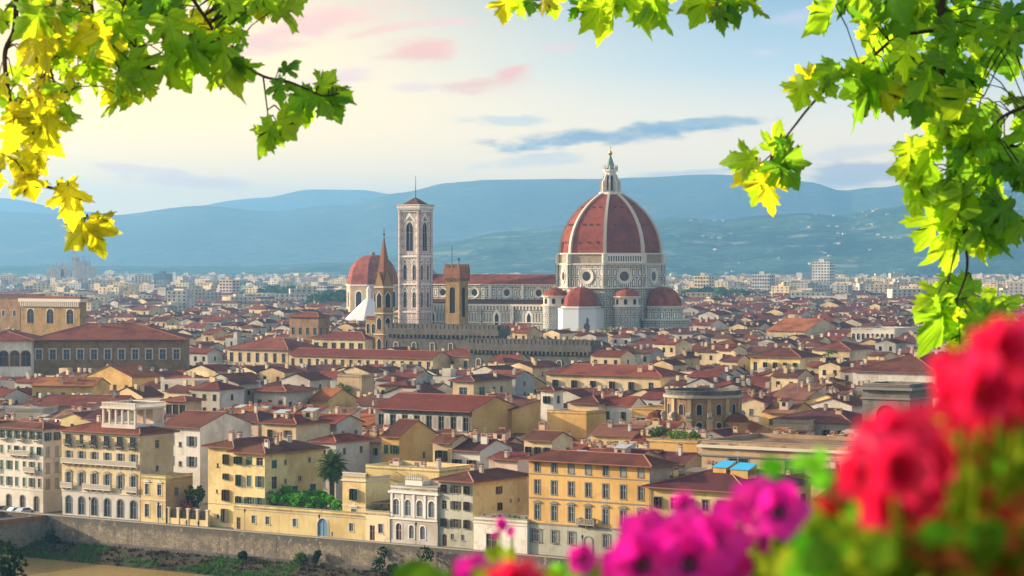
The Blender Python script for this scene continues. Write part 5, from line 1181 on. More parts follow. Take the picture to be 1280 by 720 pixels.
mid(566, 592, 475, 17.5, 'cream house with a big dark square window below the grey battlements', px2=640, visb=498, wall='cream', roof=('hip', 18, 1.0, 'tile_plum'), front=[(13, 2.4, 2.8, 1, {'glass': 'paneblue'})], side=[(12.8, 2.6, 3, [4.5], {'glass': 'paneblue'}), (12.8, 2.4, 1.2, [11, 15], WS)], chim=2)
mid(583, 640, 503, 15, 'low red roofed house stepping up beside the white tower house', d=12, visb=512, wall='butter', roof=('hip', 20, .8, 'tile_plum'), front=[(11.5, 1.6, 1.4, 4, WS)], chim=2)
mid(676, 692, 487, 20, 'slim white tower house with a small roof and one top window', px2=704, visb=512, wall='white', roof=('hip', 18, .8, 'tile_brown'), front=[(16.6, 1.8, 1.9, 1, WD)], side=[(16.6, 1.8, 1.3, 1, WS)])
mid(318, 357, 487, 19, 'pale villa with tall pilasters and a flat overhanging red roof', px2=392, visb=512, wall='white', roof=('hip', 10, 1.6, 'tile_red'), front=[(13.8, 2.6, 1.2, 3, WS)], side=[(13.8, 2.2, 1.2, 3, WS)], name='villa', cat='villa')
mid(387, 410, 499, 16.5, 'small house with an orange roof and a rounded yellow gable', px2=445, visb=515, wall='ochre', roof=('gx', 22, .7, 'tile_orange'), front=[(12, 2, 1.2, 2, WS)], chim=1)
mid(422, 452, 470, 20, 'plain windowless brown stone block among the red roofs', px2=468, visb=494, wall='tan', roof=('flat', 0, 0, 'terrace'))
mid(200, 250, 532, 16.6, 'white house with blue shutters and a broad plain gable side', px2=314, visb=598, wall='white', roof=('gx', 17, .8, 'tile_brown'), front=[(12.4, 2.2, 1.4, [2.6, 9.0], {'sh': 'open', 'shm': 'shutter_blue'}), (8, 2.2, 1.4, [2.6, 9.0], {'sh': 'open', 'shm': 'shutter_blue'}), (12.2, 1, .7, [5.8], WS), (8, 1, .7, [5.8], WS)], chim=1)
mid(207, 232, 500, 17.5, 'open roof loggia with dark pillared bays under a small red roof', px2=252, visb=526, wall='beige', roof=('hip', 14, 1.0, 'tile_red'), front=[(12.8, 3.6, 2.0, 3, {'glass': 'darkvoid', 'bars': False, 'sill': False})], name='roof_loggia', cat='loggia')
mid(48, 152, 507, 15, 'long low house with a rusty red roof behind the loggia palazzo', d=16, ang=-8, visb=512, wall='cream', roof=('gx', 15, .6, 'tile_red'), chim=4)
mid(-20, 52, 513, 14.5, 'long white roof terrace wall behind the white palazzo', d=14, ang=-8, visb=524, wall='white', roof=('flat', 0, 0, 'terrace'), chim=2)
mid(40, 118, 482, 16.5, 'golden yellow house with green shutters and an orange tiled roof', d=12, ang=-12, visb=494, wall='ochre', roof=('gx', 18, .6, 'tile_orange'), front=[(12.6, 2, 1.2, 5, WG)], chim=3)
mid(108, 165, 470, 17, 'white and gold house with orange roofs in front of the long brown palace', d=13, visb=486, wall='ochre', roof=('gy', 20, .6, 'tile_orange'), front=[(12.6, 2, 1.2, 4, WS)], chim=3)
# right half
mid(966, 1010, 527, 15.5, 'flat beige block below the dark plum roofed house', d=9, visb=546, wall='beige', roof=('flat', 0, 0, 'slate'))
mid(968, 1062, 524, 15.8, 'wide grey walled house under a long dark plum roof with skylights', d=16, visb=545, wall='greywall', roof=('hip', 16, .9, 'tile_plum'), front=[(12, 1.8, 1.8, 5, WD)], chim=2)
mid(877, 1060, 553, 17.5, 'long grey stone library building with a dentilled cornice and white parapet', d=24, visb=592, wall='tan', roof=('flat', 0, 0, 'tile_faded'), front=[(11.5, 3.2, 4.2, [8, 20, 32], {'trim': 'serena', 'tw': .3}), (5.6, 2.4, 1.6, 9, {'trim': 'serena'})], bands=[(16.6, .5, .7, 'palestone', 1), (15.0, .25, .3, 'serena', 1)], name='library', cat='library')
mid(1078, 1137, 482, 26, 'square grey stone tower with an arched belvedere and flat dentilled cornice', px2=1166, visb=545, wall='greystone', roof=('flat', 0, 0, 'slate'), front=[(13.5, 8.5, 4.6, 1, dict(AR, glass='darkvoid', trim='serena', fill='greystone', bars=False))], side=[(13.5, 8.5, 4.0, 1, dict(AR, glass='darkvoid', trim='serena', fill='greystone', bars=False))], bands=[(25.2, .55, 1.0, 'serena', 1), (23.2, .4, .35, 'serena', 1)], name='tower', cat='tower')
mid(1066, 1170, 463, 20.5, 'huge plain brown hipped roof of a church hall', d=34, visb=478, wall='lightgrey', roof=('hip', 19, .9, 'tile_brown'), front=[(15, 2.4, 1.6, 5, WS)], name='church_hall', cat='hall', chim=3)
mid(958, 1006, 413, 20, 'bright orange tiled roof of a large plain building', d=40, visb=418, wall='beige', roof=('gx', 15, .8, 'tile_orange'), name='hall', cat='hall')
mid(1064, 1118, 411, 22, 'white theatre block with a row of round headed windows', d=30, visb=420, wall='white', roof=('flat', 0, 0, 'slate'), front=[(17, 3, 1.6, 9, AR)], name='theatre', cat='theatre')
mid(1015, 1062, 436, 20, 'long cream house with a dark arcade and red roof beside the white theatre', d=20, visb=450, wall='cream', roof=('hip', 17, .9, 'tile_red'), front=[(14, 3, 2.0, 7, WD)])
mid(938, 1000, 445, 20, 'cream house with brown shutters at the middle of the eastern roofs', px2=None, d=16, visb=462, wall='butter', roof=('hip', 18, .9, 'tile_brown'), front=[(15, 3, 1.4, 5, WD)], chim=2)
# round apse building
X, Y = spot(883, 0, Y=556); rp = thing('round_apse', 'round brown stone apse with scrolled buttresses and round holes', 'apse', (X, Y + 9.5, 0), CA); PROT.append((833, 934, 540, 556)); FOOT.append(corners(X - 9, Y, 0, 18, 18)); MID.append(('round', X, Y))
mb = MB(); mb.lathe([(8.6, 0), (8.6, 21.2)], 'brownstone', 32, cap=False); mb.lathe([(8.6, 21.2), (9.3, 21.3), (9.3, 21.9), (8.7, 21.95)], 'trim', 32, cap=False); mb.lathe([(8.7, 21.95), (8.7, 22.7), (8.9, 22.7), (8.9, 23.0), (8.2, 23.0), (8.2, 21.9), (.1, 22.6)], 'darkstone', 32, cap=False); mb.build('wall', rp)
for i in range(12):
    a = 2 * math.pi * i / 12 + .1; d3 = Vector((math.cos(a), math.sin(a), 0)); t = Vector((-d3.y, d3.x, 0)); mb = MB()
    for r0, r1, hw_, z0, z1, m_ in ((8.2, 9.5, .62, 0, 16.2, 'tan'), (8.2, 9.7, .78, 16.2, 16.7, 'trim'), (8.2, 8.95, .45, 16.7, 21.2, 'tan')):
        P = [d3 * r0 - t * hw_, d3 * r1 - t * hw_, d3 * r1 + t * hw_, d3 * r0 + t * hw_]; mb.prism([(p.x, p.y) for p in P], z0, z1, m_)
    mb.bar(d3 * 9.15 + t * .5 + Vector((0, 0, 17.4)), d3 * 9.15 - t * .5 + Vector((0, 0, 17.4)), .7, 'trim', 12); mb.build('buttress', rp)
    a += math.pi / 12; d3 = Vector((math.cos(a), math.sin(a), 0)); t = Vector((-d3.y, d3.x, 0)); mb = MB(); mb.bar(d3 * 8.2 + Vector((0, 0, 15.2)), d3 * 8.85 + Vector((0, 0, 15.2)), .95, 'trim', 14); mb.bar(d3 * 8.852 + Vector((0, 0, 15.2)), d3 * 8.86 + Vector((0, 0, 15.2)), .68, 'darkvoid', 12); mb.build('round_window', rp)
    mb = MB()
    for k_, off, m_ in ((1.0, 8.66, 'trim'), (.7, 8.70, 'darkvoid')): mb.face([d3 * off + t * x * k_ + Vector((0, 0, z)) for x, z in [(-.8, 17.6), (.8, 17.6)] + [(.8 * math.cos(math.pi * q / 8), 19.4 + .8 * k_ * math.sin(math.pi * q / 8)) for q in range(9)]], m_)
    mb.build('arched_window', rp)
for sx in (-1, 1):
    mb = MB(); mb.lathe([(2.6, 0), (2.6, 15.4), (2.9, 15.4), (2.9, 16.0)], 'brownstone', 12, (sx * 10.2, -3.2), cap=False); tu = mb.build('side_turret', rp); mb = MB(); mb.lathe([(2.9, 16.0), (2.0, 17.4), (.1, 18.2)], 'tile_brown', 12, (sx * 10.2, -3.2)); mb.build('turret_roof', tu)
# greenery on roofs
for i, (px, py, z, r, h, lf, lb) in enumerate(((822, 547, 15.5, 1.8, 2.6, 'foliage', 'dark potted roof shrub beside the round apse'), (842, 549, 15.5, 2.2, 3.0, 'foliage_light', 'light green roof garden bush below the round apse'), (862, 550, 15.5, 2.0, 2.6, 'foliage_light', 'yellow green roof bush next to the long library'), (742, 440, 17, 2.6, 3.2, 'foliage_light', 'bright green roof garden bush below the cathedral scaffold'), (764, 441, 17, 3.0, 3.2, 'foliage_light', 'second bright roof garden bush towards the dome'), (762, 416, 21, 3.6, 3.4, 'foliage_light', 'climbing greenery on a white roof terrace under the dome'), (421, 548, 13, 1.4, 3.0, 'foliage', 'small green tree on a roof terrace behind the palm'), (448, 558, 12.5, 2.2, 1.6, 'foliage', 'low terrace planting behind the palm'), (1040, 446, 18, 3.5, 3.0, 'foliage', 'green garden patch below the white theatre'), (430, 488, 16, 1.6, 2.4, 'foliage_light', 'light green bush beside the plain brown block'))):
    Yg = F * (H - z) / (py - HZ); Xg = (px - 640) / F * Yg; q = 10
    shrub(lb, Xg, Yg, z - .6, r, h, lf, 220, .45, seed=80 + i, group=None)
    if px not in (822, 842, 862): continue
    FOOT.append(corners(Xg - 2, Yg - 2, 0, 4, 4))
X, Y = spot(808, 551, 15.3); house('orange walled roof terrace house carrying the potted garden near the round apse', X, Y, rad(-33), 12, 7, 15.3, 'ochre', roof=('flat', 0, 0, 'terrace'), front=[(11.5, 1.6, 1.2, 2, WS)]); PROT.append((800, 875, 560, Y))

# ------------------------------------------------------------------ the town between: streets of houses
rng = random.Random(2024)
ROOFS = ['tile_red'] * 6 + ['tile_brown'] * 6 + ['tile_plum'] * 4 + ['tile_orange'] * 2 + ['tile_faded'] * 3
WALLS = ['cream'] * 5 + ['butter'] * 3 + ['white'] * 5 + ['ochre'] * 3 + ['pink'] * 2 + ['beige'] * 3 + ['lightgrey'] * 3 + ['greywall'] + ['tan']
WN = {'cream': 'cream', 'butter': 'yellowish', 'white': 'white', 'ochre': 'ochre', 'pink': 'pinkish', 'beige': 'beige', 'lightgrey': 'silvery', 'greywall': 'grey', 'tan': 'tan'}
TN = {'tile_red': 'red', 'tile_brown': 'brown', 'tile_plum': 'plum', 'tile_orange': 'orange', 'tile_faded': 'faded'}
CAND = []
ga = rad(-33); ge = Vector((math.cos(ga), math.sin(ga))); gt = Vector((-math.sin(ga), math.cos(ga)))
g0 = Vector((0, 470.0))
def in_view(X, Y, m=14): return Y > 400 and abs(X) < Y * .2115 + m
row = -14; tt = -60.0
while tt < 2300:
    far = tt > 620
    dep = rng.uniform(8, 12) if not far else rng.uniform(11, 18)
    s = -900 + rng.uniform(0, 8)
    while s < 1100:
        w = rng.uniform(6.0, 12.5) if not far else rng.uniform(7, 16)
        P = g0 + ge * s + gt * tt
        gap = rng.random()
        s += w + (rng.uniform(3, 6) if gap < .14 else .02)
        c = P + ge * w / 2 + gt * dep / 2
        if not in_view(c.x, c.y) or c.y > 2250: continue
        # not across the quay or beyond
        b = (P - FO).dot(FT)
        if b < 24: continue
        CAND.append((P.x, P.y, w, dep, c.y))
    tt += dep + (rng.uniform(4, 6.5) if row % 2 == 0 else rng.uniform(0.3, 3)); row += 1
CAND.sort(key=lambda q: q[4])
def fits(P, X, Y, w, d, h):
    """height allowed by the sight lines of what stands behind; None when the plot is taken"""
    bb = (min(p[0] for p in P), max(p[0] for p in P), min(p[1] for p in P), max(p[1] for p in P))
    for Q in FOOT:
        if max(p[0] for p in Q) < bb[0] or min(p[0] for p in Q) > bb[1] or max(p[1] for p in Q) < bb[2] or min(p[1] for p in Q) > bb[3]: continue
        if overlap(P, Q): return None
    pr = [proj(x, y, h)[0] for x, y in P]; a, b = min(pr), max(pr)
    for p0, p1, vb, Yp in PROT:
        if bb[3] - 2 < Yp + 6 and min(p[1] for p in P) < Yp and b > p0 - 1 and a < p1 + 1:
            yb = (bb[2] + bb[3]) / 2
            hmax = H - (vb - HZ) * yb / F - (min(w, d) / 2 * .36 + .4)
            h = min(h, hmax)
    return h
NEAR, FARL = [], []
for X, Y, w, d, yc in CAND:
    far = yc > 1250
    h = rng.gauss(15.2, 2.7) if yc < 1250 else rng.gauss(15.5, 2.8)
    if rng.random() < .06: h += 4
    h = max(9.5, min(22, h)); a = ga + rad(rng.choice((0, 0, 0, 2, -2, 4, -5)))
    P = corners(X, Y, a, w, d); h2 = fits(P, X, Y, w, d, h)
    if h2 is None or h2 < 6: continue
    kd = rng.choices(('gx', 'hip', 'gy', 'shed', 'flat'), (.40, .2, .22, .1, .08))[0]; tl = rng.choice(ROOFS); wl = rng.choice(WALLS)
    (NEAR if len(NEAR) < 236 else FARL).append((X, Y, a, w, d, h2, kd, tl, wl, rng.randrange(10 ** 6)))
LM = [('the loggia palazzo', -70, 490), ('the palm tree', -34, 462), ('the brown shuttered house', -10, 450), ('the big yellow palazzo', 14, 430), ('the grey frescoed palazzo', -20, 590), ('the round brown apse', 44, 560), ('the long grey library', 55, 480),
      ('the square grey tower', 84, 510), ('the long brown palace', -130, 800), ('the pilastered villa', -62, 640), ('the blue-shuttered house', -66, 520), ('the slim tower house', 9, 585), ('the long cream building', 30, 770), ('the plain brown block', -40, 640), ('the brown church hall', 105, 690), ('the plum roofed house', 65, 560)]
recs = []
for i, (X, Y, a, w, d, h, kd, tl, wl, sd_) in enumerate(NEAR):
    q = random.Random(sd_)
    nm, lx, ly = min(LM, key=lambda L: math.hypot(L[1] - X, (L[2] - Y) * .7)); dx, dy = X - lx, Y - ly
    if math.hypot(dx, dy) < 16: rel = 'next to'
    elif abs(dy) > abs(dx) * 1.1: rel = 'behind' if dy > 0 else 'in front of'
    else: rel = 'east of' if dx > 0 else 'west of'
    size = 'tall' if h > 17.6 else 'low' if h < 12 else ('wide' if w > 10.5 else 'narrow' if w < 7.5 else 'middling')
    rt = {'gx': f'{TN[tl]} pitched roof', 'gy': f'{TN[tl]} front-gabled roof', 'hip': f'{TN[tl]} hipped roof', 'shed': f'{TN[tl]} lean-to roof', 'flat': 'flat terrace roof'}[kd]
    nch = q.choice((0, 1, 1, 2, 2, 3, 4)); ch_ = ('no chimney', 'one chimney', 'two chimneys', 'three chimneys', 'four chimneys')[nch]
    recs.append([f'{size} {WN[wl]} house, {rt}, {ch_}, {rel} {nm}', nch, Y])
from collections import defaultdict
dd_ = defaultdict(list)
for i, r_ in enumerate(recs): dd_[r_[0]].append(i)
for lb, L in dd_.items():
    if len(L) > 1:
        L.sort(key=lambda i: recs[i][2])
        od = ['the nearer one', 'the farther one'] if len(L) == 2 else ['the nearest one', 'the middle one', 'the farthest one'] if len(L) == 3 else ['the nearest one', 'second nearest', 'third nearest', 'fourth nearest', 'fifth nearest', 'sixth nearest', 'farthest of all'][:len(L)]
        for j, i in enumerate(L): recs[i][0] = lb.replace(', ' + lb.split(', ')[-2], '') + ', ' + od[j]
dd_ = defaultdict(int)
for r_ in recs: dd_[r_[0]] += 1
RELW = ['closest', 'next', 'third', 'fourth']
for i, (X, Y, a, w, d, h, kd, tl, wl, sd_) in enumerate(NEAR):
    q = random.Random(sd_ + 1); z1 = h - q.uniform(2.6, 3.2); nf = max(1, int(w / q.uniform(2.7, 4.2))); ns = max(0, int(d / q.uniform(3.5, 6)))
    st = q.choice((WS, WS, WD, WG, {'sh': 'open', 'shm': 'shutter_brown'}, {'sh': 'closed', 'shm': 'shutter_blue'}, {'sh': 'closed', 'shm': 'shutter_grey'}))
    if Y > 560: st = {k_: v for k_, v in st.items() if k_ not in ('sh', 'shm')} if q.random() < .6 else {'glass': st.get('shm', 'glass')}
    ww, hh = q.choice((.9, 1.0, 1.2)), q.choice((1.4, 1.6, 1.9))
    fr = [(z1, min(hh, 1.6), ww, nf, st), (z1 - 3.5, hh, ww, nf, st)] + ([(z1 - 7, hh, ww, nf, st)] if Y < 560 and z1 > 9 else [])
    sdw = [(z1, 1.3, .9, ns, WS)] if ns and q.random() < .55 else []
    if sdw and q.random() < .5 and Y < 640: sdw.append((z1 - 3.4, 1.4, .9, ns, WS))
    rt_, fz, rf = house(recs[i][0], X, Y, a, w, d, h, wl, roof=(kd, q.uniform(15, 21), q.uniform(.5, .9), tl), front=[f for f in fr if f[0] > .5], side=[f for f in sdw if f[0] > .5], chim=recs[i][1], ant=1 if q.random() < .3 else 0, group='houses of the old town', foot=False)
    for _ in range(q.choice((0, 0, 1, 1, 2)) if kd != 'flat' else 1):
        ww_, dd_2, hh_ = q.uniform(1.6, min(4.2, w * .5)), q.uniform(1.8, 3.2), q.uniform(1.0, 2.4); x, y = q.uniform(.3, w - ww_ - .3), q.uniform(.5, max(.6, d - dd_2 - .5)); z = max(fz(x, y), fz(x + ww_, y + dd_2), fz(x + ww_ / 2, y + dd_2 / 2)) if kd != 'flat' else h; zl = min(fz(x, y), fz(x + ww_, y + dd_2)) - .6
        mb = MB(); m_ = q.choice((wl, 'white', 'cream', 'pink')); mb.box(x, x + ww_, y, y + dd_2, zl, z + hh_ * .5, m_); zz = z + hh_ * .5; o_ = .25
        mb.face([(x - o_, y - o_, zz - .02), (x + ww_ + o_, y - o_, zz - .02), (x + ww_ + o_, y + dd_2 + o_, zz + .6), (x - o_, y + dd_2 + o_, zz + .6)], q.choice((tl, 'tile_brown', 'terrace', 'steel')))
        mb.face([(x + ww_, y, zz - .01), (x + ww_, y + dd_2, zz - .01), (x + ww_, y + dd_2, zz + .53)], m_); mb.face([(x, y + dd_2, zz - .01), (x, y, zz - .01), (x, y + dd_2, zz + .53)], m_)
        if zz - zl > 1.6: mb.face([(x + ww_ * .3, y - .02, zz - 1.3), (x + ww_ * .7, y - .02, zz - 1.3), (x + ww_ * .7, y - .02, zz - .3), (x + ww_ * .3, y - .02, zz - .3)], 'glass')
        mb.build('dormer', rf)

# ---- everything farther: too many to tell apart
plaster('far_cream', PL['cream'], .3, True); plaster('far_white', (.52, .48, .41), .3, True); plaster('far_ochre', (.58, .44, .25), .3, True); plaster('far_grey', (.36, .35, .33), .3, True)
tiles('far_red', (.17, .038, .028), True); tiles('far_brown', (.11, .034, .029), True)
fb = MB(); rq = random.Random(5)
def far_house(X, Y, a, w, d, h, kd, modern=False):
    fb.T = Matrix.Translation((X, Y, 0)) @ Matrix.Rotation(a, 4, 'Z')
    wl = rq.choice(('far_cream', 'far_white', 'far_ochre', 'far_grey', 'far_cream', 'far_white')) if not modern else rq.choice(('far_white', 'far_ochre', 'far_grey', 'far_cream', 'far_cream'))
    tl = rq.choice(('far_red', 'far_red', 'far_brown', 'far_brown')); p = rq.uniform(15, 21)
    fb.face([(0, 0, 0), (w, 0, 0), (w, 0, h), (0, 0, h)], wl); fb.face([(w, 0, 0), (w, d, 0), (w, d, h), (w, 0, h)], wl)
    fb.face([(w, d, 0), (0, d, 0), (0, d, h), (w, d, h)], wl); fb.face([(0, d, 0), (0, 0, 0), (0, 0, h), (0, d, h)], wl)
    if kd == 'flat':
        fb.face([(0, 0, h), (w, 0, h), (w, d, h), (0, d, h)], rq.choice(('slate', 'terrace', 'far_grey')))
        if rq.random() < .5: fb.box(w * .3, w * .6, d * .3, d * .6, h + .002, h + 2.4, wl)
    else:
        gables_to(fb, kd, w, d, h, p, .6, wl); L, fz, rg = roof_polys(kd, w, d, h, p, .6)
        for P in L: fb.face(P, tl)
        for _ in range(rq.choice((0, 1, 2, 2))):
            x, y = rq.uniform(.15, .85) * w, rq.uniform(.2, .8) * d; z = fz(x, y); fb.box(x - .5, x + .5, y - .4, y + .4, z - .5, z + 1.4, wl, 'far_red')
    n = max(1, int(w / (3.4 if Y < 1500 else 5))); st = 3.4
    for k_ in range(1, 2 + (1 if not modern else int(h / 3.4) - 1)):
        z = h - st * k_ + .5
        if z < 1: break
        for i in range(n):
            x = w * (i + .5) / n; q_ = .55 if not modern else .9; fb.face([(x - q_, -.06, z), (x + q_, -.06, z), (x + q_, -.06, z + 1.7), (x - q_, -.06, z + 1.7)], 'glass')
        for i in range(max(1, n // 2)):
            y = d * (i + .5) / max(1, n // 2); fb.face([(w + .06, y - .5, z), (w + .06, y + .5, z), (w + .06, y + .5, z + 1.6), (w + .06, y - .5, z + 1.6)], 'glass')
for X, Y, a, w, d, h, kd, tl, wl, sd_ in FARL:
    far_house(X, Y, a, w, d, h, kd if kd != 'shed' else 'gx')
FT_ = []
for band, (ya, yb, n) in enumerate(((2250, 3200, 1500), (3200, 5000, 1700), (5000, 7200, 1300))):
    for _ in range(n):
        Y = math.sqrt(rq.uniform(ya * ya, yb * yb)); X = rq.uniform(-.215, .215) * Y; big = rq.random()
        mod = rq.random() < (.12 if band == 0 else .5)
        if mod: w, d, h = rq.uniform(14, 40), rq.uniform(11, 16), rq.choice((14, 17, 20, 23, 27)) * (1.25 if big < .04 else 1)
        else: w, d, h = rq.uniform(14, 34), rq.uniform(11, 16), rq.uniform(9, 17)
        far_house(X, Y, rad(rq.choice((-33, -33, -20, -40, 10, 50))), w, d, h, 'flat' if mod else rq.choice(('gx', 'hip')), mod)
fb.T = None
setkind(fb.build('distant_rooftops'), 'stuff')
def blob_trees(mb, X, Y, z, r, h, m, rr, n=26):
    for _ in range(n):
        v = Vector((rr.gauss(0, 1), rr.gauss(0, 1), rr.gauss(0, 1))).normalized(); p = Vector((X + v.x * r * rr.uniform(.5, 1), Y + v.y * r * rr.uniform(.5, 1), z + h * .55 + v.z * h * .45 * rr.uniform(.6, 1)))
        x = v.orthogonal().normalized(); y = v.cross(x); s_ = r * rr.uniform(.25, .5); mb.face([p - x * s_, p + y * s_, p + x * s_, p - y * s_], m)
mb = MB(); rr = random.Random(31)
for (px, py, w_, n) in ((345, 368, 34, 110), (410, 380, 30, 90), (880, 372, 46, 100), (925, 378, 30, 44), (1000, 352, 12, 8), (1140, 343, 40, 120), (1190, 345, 40, 90), (370, 372, 20, 25), (300, 360, 30, 16), (860, 350, 40, 20), (960, 345, 60, 30), (1090, 340, 40, 30), (240, 352, 40, 12), (750, 345, 60, 20)):
    for _ in range(n):
        p_ = px + rr.gauss(0, w_ * .5); Y = F * (H - 12) / (py + rr.uniform(-3, 3) - HZ); Y = min(Y, 6400); blob_trees(mb, (p_ - 640) / F * Y, Y * rr.uniform(.97, 1.03), 0, rr.uniform(5, 8) * (1 + Y / 5000), rr.uniform(18, 25), rr.choice(('foliage_dark', 'foliage', 'foliage')) if px < 1100 else 'foliage_dark', rr)
for _ in range(2600):
    Y = math.sqrt(rr.uniform(2400 ** 2, 6600 ** 2)); X = rr.uniform(-.215, .215) * Y; blob_trees(mb, X, Y, 0, rr.uniform(5, 11), rr.uniform(9, 16), rr.choice(('foliage_dark', 'foliage')), rr, 14)
setkind(mb.build('woods'), 'stuff')
# villas dotted over the hill
mb = MB(); rr = random.Random(8)
dg = bpy.context.evaluated_depsgraph_get(); bpy.context.view_layer.update()
hills = bpy.data.objects['hills']
for _ in range(50):
    px = rr.choice((rr.gauss(880, 16), rr.gauss(1035, 18), rr.gauss(1090, 14), rr.uniform(840, 1280))); Y = rr.uniform(6600, 8300); X = (px - 640) / F * Y
    hit, loc, nn, ix = hills.ray_cast((X, Y, 3000), (0, 0, -1))
    if not hit or loc.z < 5: continue
    mb.T = Matrix.Translation(loc) @ Matrix.Rotation(rr.uniform(-.8, .2), 4, 'Z'); w, d, h = rr.uniform(7, 12), rr.uniform(7, 9), rr.uniform(4, 6)
    mb.box(0, w, 0, d, -6, h, rr.choice(('far_white', 'far_cream')), 'far_red')
mb.T = None; setkind(mb.build('hillside_villas'), 'stuff')
# far blocks one can tell apart
def block(label, px0, px1, ytop, Y, d, m, floors, ncol, px2=None, ang=-33, name='apartment_block', cat='apartment block', top=0):
    a = rad(ang); X = (px0 - 640) / F * Y; w = width_to(px1, (X, Y), a); z = H + (HZ - ytop) / F * Y; t = thing(name, label, cat, (X, Y, 0), a); mb = MB(); mb.box(0, w, 0, d, 0, z, m, 'slate'); mb.box(w * .3, w * .6, d * .3, d * .7, z + .002, z + 4, m); mb.build('wall', t)
    PROT.append((px0, px1, 352, Y)); 
    for k_ in range(floors):
        mb = MB(); zz = z - (z / (floors + 1)) * (k_ + 1) + 1; hh = z / (floors + 1) * .5
        for i in range(ncol): x = w * (i + .5) / ncol; ww = w / ncol * .28; mb.box(x - ww, x + ww, -.25, -.002, zz, zz + hh, 'glass')
        for i in range(max(1, ncol // 2)): y = d * (i + .5) / max(1, ncol // 2); mb.box(w + .002, w + .25, y - 1.5, y + 1.5, zz, zz + hh, 'glass')
        mb.build('window_band', t)
    return t
block('tall white apartment tower standing alone before the hills', 1015, 1037, 327, 3600, 16, 'white', 12, 6)
block('pale concrete apartment block west of the white tower', 940, 962, 343, 3300, 16, 'lightgrey', 7, 7); block('cream apartment block under the hill foot', 868, 886, 345, 3100, 14, 'cream', 7, 5); block('pinkish apartment tower in the hazy western suburbs', 274, 290, 350, 2900, 14, 'pink', 8, 4)
block('long grey slab of flats beside the green wood', 376, 408, 357, 2800, 14, 'lightgrey', 6, 8); block('blue glassy office slab in the hazy west', 192, 206, 342, 4200, 20, 'paneblue', 7, 4)
cs = thing('courthouse', 'jagged group of pale courthouse towers hazy on the western horizon', 'courthouse', ((58 - 640) / F * 4600, 4600, 0), 0)
for (a, b, yt) in ((58, 68, 336), (68, 74, 334), (74, 80, 337), (76, 81, 330), (81, 88, 341), (90, 95, 320), (95, 101, 327), (101, 107, 326), (107, 117, 333)):
    sc_ = 4600 / F; mb = MB(); x0, x1 = (a - 58) * sc_, (b - 58) * sc_; z = H + (HZ - yt) * sc_; mb.box(x0, x1 - .4, 0, 24 + (a % 5) * 3, 0, z, 'pink', 'slate'); mb.box(x0 + (x1 - x0) * .3, x0 + (x1 - x0) * .5, 4, 12, z + .01, z + 9, 'pink'); mb.build('tower_block', cs)

# ------------------------------------------------------------------ plane trees of the terrace, close to the eye
def leaf_shader(name, d1, d2, t1, t2, tr=.6):
    m = bpy.data.materials.new(name); m.use_nodes = True; q = NT(m.node_tree); q.n.clear()
    r = grand(q); uv, u, v = uvxy(q)
    dm = None
    for a in (0, 52, -52, 98, -98):
        a = rad(a); dx, dy = math.sin(a), math.cos(a)
        cr = q.m('ABSOLUTE', q.m('SUBTRACT', q.m('MULTIPLY', u, dy), q.m('MULTIPLY', v, dx))); al = q.m('ADD', q.m('MULTIPLY', u, dx), q.m('MULTIPLY', v, dy))
        cr = q.m('ADD', cr, q.m('MULTIPLY', q.m('LESS_THAN', al, 0), 1.0)); dm = cr if dm is None else q.m('MINIMUM', dm, cr)
    vein = q.mapr(dm, .022, .006)
    ns = q.noise(uv, 5, 3, .6)
    dc = q.mix(r, d1, d2); tcl = q.mix(r, t1, t2)
    dc = q.mix(q.m('MULTIPLY', q.mapr(ns, .4, .7), .35), dc, dark(d1, .6)); tcl = q.mix(q.m('MULTIPLY', q.mapr(ns, .4, .7), .3), tcl, dark(t1, .7)); tcl = q.mix(q.m('MULTIPLY', vein, .55), tcl, dark(t1, .45)); dc = q.mix(q.m('MULTIPLY', vein, .5), dc, (.25, .32, .10))
    df = q.new('ShaderNodeBsdfDiffuse'); tl = q.new('ShaderNodeBsdfTranslucent'); gl = q.new('ShaderNodeBsdfGlossy'); gl.inputs['Roughness'].default_value = .42; gl.inputs['Color'].default_value = (.8, .9, .8, 1)
    q.link(dc, df.inputs[0]); q.link(tcl, tl.inputs[0]); ms = q.new('ShaderNodeMixShader'); ms.inputs[0].default_value = tr; q.link(df.outputs[0], ms.inputs[1]); q.link(tl.outputs[0], ms.inputs[2])
    m2 = q.new('ShaderNodeMixShader'); m2.inputs[0].default_value = .015; q.link(ms.outputs[0], m2.inputs[1]); q.link(gl.outputs[0], m2.inputs[2]); o = q.new('ShaderNodeOutputMaterial'); q.link(m2.outputs[0], o.inputs[0]); M[name] = m
leaf_shader('plane_leaf', (.18, .38, .015), (.26, .46, .02), (.42, .80, .02), (.66, .88, .02), .66)
leaf_shader('plane_leaf_dark', (.05, .18, .012), (.10, .27, .018), (.18, .50, .02), (.38, .70, .03), .58)
leaf_shader('plane_leaf_sunlit', (.45, .46, .015), (.52, .44, .015), (.95, .95, .02), (.95, .84, .02), .78)  # yellow sun glow on the leaves put into their colour
HALF = [(.05, -.03), (.16, -.12), (.27, -.10), (.30, -.03), (.44, -.02), (.36, .06), (.33, .13), (.24, .17), (.38, .20), (.44, .27), (.60, .30), (.56, .38), (.66, .48), (.50, .47), (.45, .53), (.36, .49), (.24, .40), (.24, .50), (.33, .58), (.29, .63), (.36, .73), (.23, .72), (.20, .80), (.12, .84), (.10, .93)]
OUTL = [(0, 0)] + HALF + [(0, 1.06)] + [(-x, y) for x, y in HALF[::-1]]
